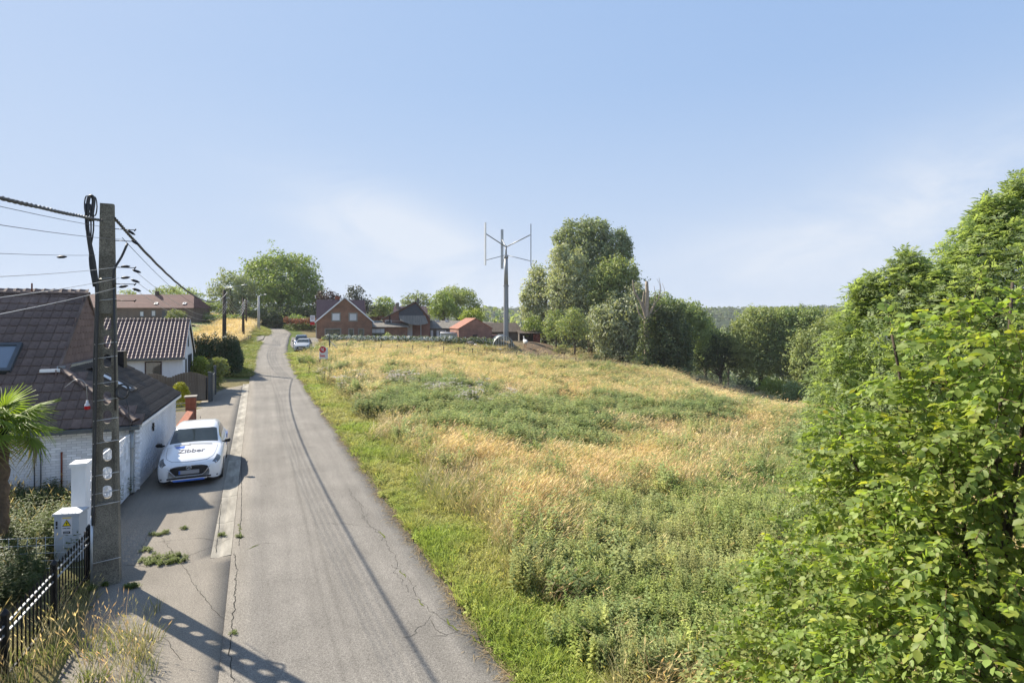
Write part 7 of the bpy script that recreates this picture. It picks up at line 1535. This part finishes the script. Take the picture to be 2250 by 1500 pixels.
def scatter(name, label, protos, pts, scl, tint, cat='grass', windy=False):
    col = bpy.data.collections.new(name + '_kinds')
    for i, (V, Fc, C) in enumerate(protos): o = bpy.data.objects.new(f'{name}_kind_{i:02d}', mesh_np(name, V, Fc, [M['grass']], col=C)); col.objects.link(o)
    n = len(pts); me = bpy.data.meshes.new(name); me.vertices.add(n); me.vertices.foreach_set('co', np.asarray(pts, np.float32).ravel())
    def attr(nm, ty, data, key): a = me.attributes.new(nm, ty, 'POINT'); a.data.foreach_set(key, data)
    rot = np.zeros((n, 3), np.float32); rot[:, 2] = rng.uniform(0, 6.283, n); rot[:, :2] = rng.normal(0, .06, (n, 2)); pts = np.asarray(pts); scl = np.array(scl) * np.c_[np.ones((n, 2)), .62 + .8 * fbm(pts[:, 0] * .8, pts[:, 1] * .8, 77, 3)]
    if windy: rot[:, 2] = (fbm(pts[:, 0] * .22, pts[:, 1] * .22, 78, 2) - .5) * 4.5 + rng.normal(0, .35, n)
    attr('rot', 'FLOAT_VECTOR', rot.ravel(), 'vector'); attr('scl', 'FLOAT_VECTOR', np.asarray(scl, np.float32).ravel(), 'vector'); attr('idx', 'INT', rng.integers(0, len(protos), n).astype(np.int32), 'value'); attr('itint', 'FLOAT_VECTOR', np.asarray(tint, np.float32).ravel(), 'vector')
    o = obj(name, me, None, label, cat, kind='stuff'); ng = bpy.data.node_groups.new(name, 'GeometryNodeTree'); ng.interface.new_socket('Geometry', in_out='INPUT', socket_type='NodeSocketGeometry'); ng.interface.new_socket('Geometry', in_out='OUTPUT', socket_type='NodeSocketGeometry')
    N = ng.nodes; L = ng.links; gi = N.new('NodeGroupInput'); go = N.new('NodeGroupOutput'); ip = N.new('GeometryNodeInstanceOnPoints'); ci = N.new('GeometryNodeCollectionInfo'); ci.inputs['Collection'].default_value = col; ci.inputs['Separate Children'].default_value = True; ci.inputs['Reset Children'].default_value = True; ip.inputs['Pick Instance'].default_value = True
    def na(nm, ty): q = N.new('GeometryNodeInputNamedAttribute'); q.data_type = ty; q.inputs['Name'].default_value = nm; return q.outputs['Attribute']
    L.new(gi.outputs[0], ip.inputs['Points']); L.new(ci.outputs[0], ip.inputs['Instance']); L.new(na('idx', 'INT'), ip.inputs['Instance Index']); L.new(na('rot', 'FLOAT_VECTOR'), ip.inputs['Rotation']); L.new(na('scl', 'FLOAT_VECTOR'), ip.inputs['Scale']); L.new(ip.outputs[0], go.inputs[0])
    md = o.modifiers.new('plants', 'NODES'); md.node_group = ng; return o
# candidate points
def cand(n, px0, px1, d0, d1, power):
    D = (d0 ** power + (d1 ** power - d0 ** power) * rng.random(n)) ** (1 / power); px = rng.uniform(px0, px1, n); return (px - CX) / F * D, D
X1, Y1 = cand(92000, -150, 2420, 5.0, 92, .95); q = zones(X1, Y1); Z1 = q['Z']; D1 = np.hypot(X1, Y1)
rd = q['d'] < 1.80 + .12 * vnoise(X1 * 3, Y1 * 3, 5); pv, pe_ = paved_left(q['s'], q['t']); onpath = rd | (pv & (q['t'] > pe_ + .03)) | ((q['t'] < 0) & (q['s'] < 44) & (q['t'] > -1.0))
right = (q['sd'] > 0) & ~onpath; farm = (Y1 > 80.5) & (X1 < 6) & (q['sd'] > 0); ok = right & ~farm & ~(q['yard'] & (rng.random(len(X1)) < .93)) & (Y1 < 92); r_ = rng.random(len(X1))
ok &= ~(q['slope'] & (rng.random(len(X1)) < .93)); q['verge'] = np.maximum(q['verge'] * (1 - .3 * (vnoise(X1 * .9, Y1 * .9, 8) > .6)), (q['d'] < 2.75)); park = (q['px'] > 632) & (q['px'] < 705) & (q['py'] < 775) & (Y1 > 60); ok &= ~park
k_ver = ok & (r_ < q['verge']); rem = ok & ~k_ver
k_net = rem & (rng.random(len(X1)) < np.clip(q['nettle'] * .75, .03, .54)); rem &= ~k_net
k_wee = rem & ~q['slope'] & (rng.random(len(X1)) < np.clip(q['weed'] * .85, .05, .72)); rem &= ~k_wee
k_str = rem & ((q['slope']) | (rng.random(len(X1)) < np.clip(q['straw'] * .95 + .08, .22, .80))); k_grn = rem & ~k_str
ws = np.interp(D1, [5, 15, 40, 90], [1.0, 1.25, 2.3, 3.6])
def SC(m, hs=1.0, v=.25): k = m.sum(); h = hs * rng.uniform(1 - v, 1 + v, k) * np.interp(D1[m], [5, 30, 90], [1, 1.0, 1.0]); return np.c_[ws[m] * rng.uniform(.8, 1.2, k), ws[m] * rng.uniform(.8, 1.2, k), h]
STRAW = np.array([(.66, .59, .42), (.54, .42, .27), (.42, .40, .20), (.60, .51, .32), (.50, .36, .24), (.48, .45, .26)]) * np.array([1.02, .99, .93])
def TI(m, base, v=.18, alt=None, straw=False):
    k = m.sum(); f = fbm(X1[m] * .6, Y1[m] * .6, 41, 3)[:, None]; b = np.array(base) * np.ones((k, 1))
    if straw:
        u = np.clip(f[:, 0] * 1.6 - .3 + rng.normal(0, .28, k), 0, .999) * 6; return STRAW[np.clip(u.astype(int), 0, 5)] * (1 + .16 * (rng.random((k, 1)) - .5) * 2)
    if alt is not None: t = np.clip((f - .5) * 3.2 + .5 + rng.normal(0, .2, (k, 1)), 0, 1); b = b * (1 - t) + np.array(alt) * t
    return b * (1 + v * (rng.random((k, 1)) - .5) * 2)
PT = lambda m: np.c_[X1[m], Y1[m], Z1[m] - .02]
scatter('dry_grass', 'tall dry straw-coloured grass waving over the meadow', [blade_tuft(26, .62, .20, .6, .0055, .55, bend=.7, wind=.75) for _ in range(5)] + [blade_tuft(22, .74, .22, .85, .005, .7, bend=.9, wind=.85) for _ in range(3)], PT(k_str), SC(k_str), TI(k_str, (.50, .395, .235), .2, (.37, .325, .17), straw=True), windy=True)
scatter('meadow_grass', 'green and olive grass between the dry meadow tufts', [blade_tuft(30, .48, .20, .5, .0065, .15, headcol=(1.9, 1.6, 1.2)) for _ in range(5)], PT(k_grn), SC(k_grn), TI(k_grn, (.27, .295, .11), .25, (.38, .35, .17)))
scatter('verge_grass', 'short lush green grass on the verge along the lane', [blade_tuft(34, .19, .17, .7, .006, .04, headcol=(1.5, 1.2, 1)) for _ in range(5)] + [stalk_plant(9, .13, .16, .07, 4) for _ in range(2)], PT(k_ver), SC(k_ver, 1.0, .4), TI(k_ver, (.32, .40, .085), .3, (.45, .44, .16)), 'grass')
scatter('nettles', 'dense dark green nettle beds across the meadow', [stalk_plant(11, .78, .20, .13, 9, ((1, 1, 1), (.85, .95, .9), (1.15, 1.1, 1.0))) for _ in range(5)], PT(k_net), SC(k_net), TI(k_net, (.26, .315, .13), .25, (.35, .385, .17)), 'weeds')
scatter('weeds', 'leafy green weeds in the near right part of the meadow', [stalk_plant(13, .60, .19, .085, 11, ((1, 1, 1), (.8, .9, .9), (1.2, 1.15, 1.0))) for _ in range(4)] + [stalk_plant(8, .75, .16, .06, 12, ((1.1, 1.05, 1.1),)) for _ in range(2)], PT(k_wee), SC(k_wee), TI(k_wee, (.31, .385, .12), .28, (.41, .44, .18)), 'weeds')
kf = ok & (rng.random(len(X1)) < q['flower'] * .20) & (Y1 > 20); scatter('wild_flowers', 'drift of small white and lilac wild flowers on the meadow rise', [stalk_plant(8, .85, .2, .06, 5, ((.5, .6, .3),), top=(2.4, 2.3, 2.3)) for _ in range(3)], PT(kf), SC(kf), TI(kf, (.25, .24, .24), .1), 'flowers')
# extra near blades for the close part of the meadow and verge
X1, Y1 = cand(26000, 850, 2300, 5.2, 22, 1.3); q = zones(X1, Y1); Z1 = q['Z']; D1 = np.hypot(X1, Y1); ws = np.ones(len(X1)); ok = (q['d'] > 1.8 + .1 * vnoise(X1 * 3, Y1 * 3, 5)) & (q['sd'] > 0); r_ = rng.random(len(X1))
q['verge'] = np.maximum(q['verge'] * (1 - .3 * (vnoise(X1 * .9, Y1 * .9, 8) > .6)), (q['d'] < 2.75)); kv = ok & (r_ < q['verge']); kn = ok & ~kv & (rng.random(len(X1)) < np.clip(q['weed'], 0, .85)); ks = ok & ~kv & ~kn & (rng.random(len(X1)) < np.clip(q['straw'] + .15, .1, .85)); kg = ok & ~kv & ~kn & ~ks
scatter('near_dry_grass', 'bent dry grass stalks in the near meadow', [blade_tuft(16, .64, .16, .85, .0042, .75, bend=.9, wind=.85) for _ in range(4)], PT(ks), SC(ks), TI(ks, (.52, .42, .26), .2, (.40, .355, .20), straw=True), windy=True)
scatter('near_green_grass', 'fine green grass in the near meadow', [blade_tuft(22, .42, .16, .6, .0048, .1, headcol=(1.9, 1.6, 1.2)) for _ in range(4)], PT(kg), SC(kg), TI(kg, (.27, .32, .10), .25, (.38, .36, .16)))
scatter('near_weeds', 'small-leaved weeds in the near meadow', [stalk_plant(8, .5, .15, .06, 11, ((1, 1, 1), (.8, .9, .9))) for _ in range(4)], PT(kn), SC(kn), TI(kn, (.31, .39, .12), .28, (.41, .44, .18)), 'weeds')
scatter('near_verge_grass', 'clover and short grass along the near road edge', [blade_tuft(24, .14, .13, .8, .005, 0) for _ in range(3)] + [stalk_plant(12, .09, .14, .05, 3) for _ in range(3)], PT(kv), SC(kv, 1.0, .4), TI(kv, (.32, .41, .08), .3, (.45, .43, .16)))
# left side: verge beyond the hedge, hay field stubble, garden weeds, grass round the iron fence
X1, Y1 = cand(26000, 380, 660, 42, 128, 1.6); q = zones(X1, Y1); Z1 = q['Z']; D1 = np.hypot(X1, Y1); ws = np.interp(D1, [40, 130], [2.0, 3.6]); ok = (q['sd'] < 0) & (q['d'] > 1.9) & (Z1 > -1) & (q['s'] > 44.5); sp_ = (q['px'] > 554) & (q['px'] < 584) & (q['py'] > 738) & (q['py'] < 753); ok &= ~sp_
vg = ok & (q['d'] < 4.0 + 1.5 * vnoise(X1 * .2, Y1 * .2, 3)); tall = ok & ~vg & (q['d'] < 7.5 + 2 * vnoise(X1 * .2, Y1 * .2, 4)); hay = ok & ~vg & ~tall
scatter('left_verge_grass', 'bright green grass strip on the left side of the lane', [blade_tuft(30, .28, .2, .6, .008, .04) for _ in range(3)], PT(vg), SC(vg), TI(vg, (.20, .25, .07), .2, (.27, .27, .10)))
scatter('left_dry_grass', 'tall dry grass between field fence and left verge', [blade_tuft(26, .8, .22, .45, .008, .6) for _ in range(3)], PT(tall), SC(tall), TI(tall, (.50, .41, .24), .15))
scatter('hay_stubble', 'short yellow-green stubble of the mown hay field', [blade_tuft(24, .10, .25, .6, .010, 0) for _ in range(3)], PT(hay), SC(hay), TI(hay, (.38, .40, .18), .12, (.29, .35, .14)))
X1 = rng.uniform(-16, -4.2, 9000); Y1 = rng.uniform(5.2, 14.6, 9000); q = zones(X1, Y1); Z1 = q['Z'] * 0; D1 = np.hypot(X1, Y1); ws = np.ones(len(X1)); pv, pe_ = paved_left(q['s'], q['t']); lx_ = (X1 + 10.19) * math.cos(H1R) + (Y1 - 14.8) * math.sin(H1R); ly_ = -(X1 + 10.19) * math.sin(H1R) + (Y1 - 14.8) * math.cos(H1R)
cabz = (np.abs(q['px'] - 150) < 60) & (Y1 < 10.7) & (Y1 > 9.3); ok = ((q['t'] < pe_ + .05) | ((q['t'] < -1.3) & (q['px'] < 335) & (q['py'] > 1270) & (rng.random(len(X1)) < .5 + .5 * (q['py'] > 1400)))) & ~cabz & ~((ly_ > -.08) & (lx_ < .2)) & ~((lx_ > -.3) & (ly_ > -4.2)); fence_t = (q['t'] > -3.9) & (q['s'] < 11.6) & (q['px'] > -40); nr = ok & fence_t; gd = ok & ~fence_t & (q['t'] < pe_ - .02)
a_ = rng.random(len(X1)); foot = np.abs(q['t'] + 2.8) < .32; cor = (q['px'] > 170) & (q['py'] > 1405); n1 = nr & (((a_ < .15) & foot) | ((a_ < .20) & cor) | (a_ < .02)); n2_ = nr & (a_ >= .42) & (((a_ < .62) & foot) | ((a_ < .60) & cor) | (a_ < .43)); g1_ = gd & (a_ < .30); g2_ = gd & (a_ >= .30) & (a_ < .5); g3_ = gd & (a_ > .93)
scatter('fence_dry_grass', 'tall straw grass with seed heads at the foot of the iron fence', [blade_tuft(12, .50, .12, .35, .0042, .85, bend=.8) for _ in range(5)], PT(n1), SC(n1), TI(n1, (.52, .40, .23), .2, (.42, .34, .19), straw=True))
scatter('fence_green_grass', 'green grass tufts along the iron fence', [blade_tuft(22, .26, .13, .6, .005, .05) for _ in range(4)], PT(n2_), SC(n2_), TI(n2_, (.20, .24, .07), .2, (.26, .25, .10)))
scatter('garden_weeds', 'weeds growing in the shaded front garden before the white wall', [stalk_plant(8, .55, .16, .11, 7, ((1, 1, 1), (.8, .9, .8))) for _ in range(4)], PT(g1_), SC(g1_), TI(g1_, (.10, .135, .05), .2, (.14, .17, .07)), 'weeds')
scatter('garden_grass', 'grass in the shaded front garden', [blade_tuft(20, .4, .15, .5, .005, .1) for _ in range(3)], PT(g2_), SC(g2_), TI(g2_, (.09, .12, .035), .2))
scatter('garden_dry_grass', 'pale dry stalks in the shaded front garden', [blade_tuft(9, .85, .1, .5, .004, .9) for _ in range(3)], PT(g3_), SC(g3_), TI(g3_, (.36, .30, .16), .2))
# weeds in pavement gaps
pp = [];
for px, py, r, n in ((362, 1230, .36, 60), (350, 1172, .16, 9), (405, 1162, .05, 4), (320, 1210, .12, 6), (486, 1176, .06, 4), (526, 1180, .05, 3), (512, 1392, .03, 2), (185, 1290, .3, 30), (290, 1290, .1, 8)):
    c = gp0(px, py)
    for _ in range(n): a = rng.uniform(0, 6.28); q_ = r * math.sqrt(rng.random()); pp.append((c[0] + q_ * math.cos(a) * 1.2, c[1] + q_ * math.sin(a) * .7, 0.0))
pp = np.array(pp); k = len(pp); scatter('pavement_weeds', 'low weeds sprouting from cracks in the pavement', [stalk_plant(7, .07, .06, .045, 3) for _ in range(3)] + [blade_tuft(14, .08, .05, .8, .004, 0)], pp, np.ones((k, 3)) * rng.uniform(.7, 1.2, (k, 1)), np.array([.145, .19, .04]) * rng.uniform(.8, 1.2, (k, 1)), 'weeds')
# straw litter along the right road edge
kk_ = 2600; s_e = rng.uniform(3, 60, kk_); i_ = np.clip(np.searchsorted(s2, s_e + 60), 1, len(s2) - 1); e0 = c2[i_, :2] + n2[i_] * (1.75 + rag[i_] + rng.normal(.02, .07, kk_))[:, None]; pe3 = np.c_[e0, c2[i_, 2] + .004]
scatter('edge_litter', 'dry trimmed grass litter along the right edge of the lane', [blade_tuft(9, .05, .11, 2.6, .004, 0, bend=.2) for _ in range(3)], pe3, np.ones((kk_, 3)) * rng.uniform(.6, 1.3, (kk_, 1)), np.array([.44, .34, .20]) * rng.uniform(.75, 1.15, (kk_, 1)), 'grass')

# ------------------------------------------------------------------ summer haze in the valley air
hb = MB(); hb.box(-2350, 2350, -1000, 2350, -75, 34)
hz_m = bpy.data.materials.new('thin_air_haze'); hz_m.use_nodes = True; n = hz_m.node_tree; n.nodes.clear(); ho = n.nodes.new('ShaderNodeOutputMaterial'); hv = n.nodes.new('ShaderNodeVolumePrincipled')
hv.inputs['Color'].default_value = (0.86, 0.90, 0.96, 1); hv.inputs['Density'].default_value = 0.00020; hv.inputs['Anisotropy'].default_value = 0.2; n.links.new(hv.outputs[0], ho.inputs['Volume'])
hb.build('haze', hz_m, None, 'thin bluish summer haze filling the air over the valley', 'haze', kind='stuff')
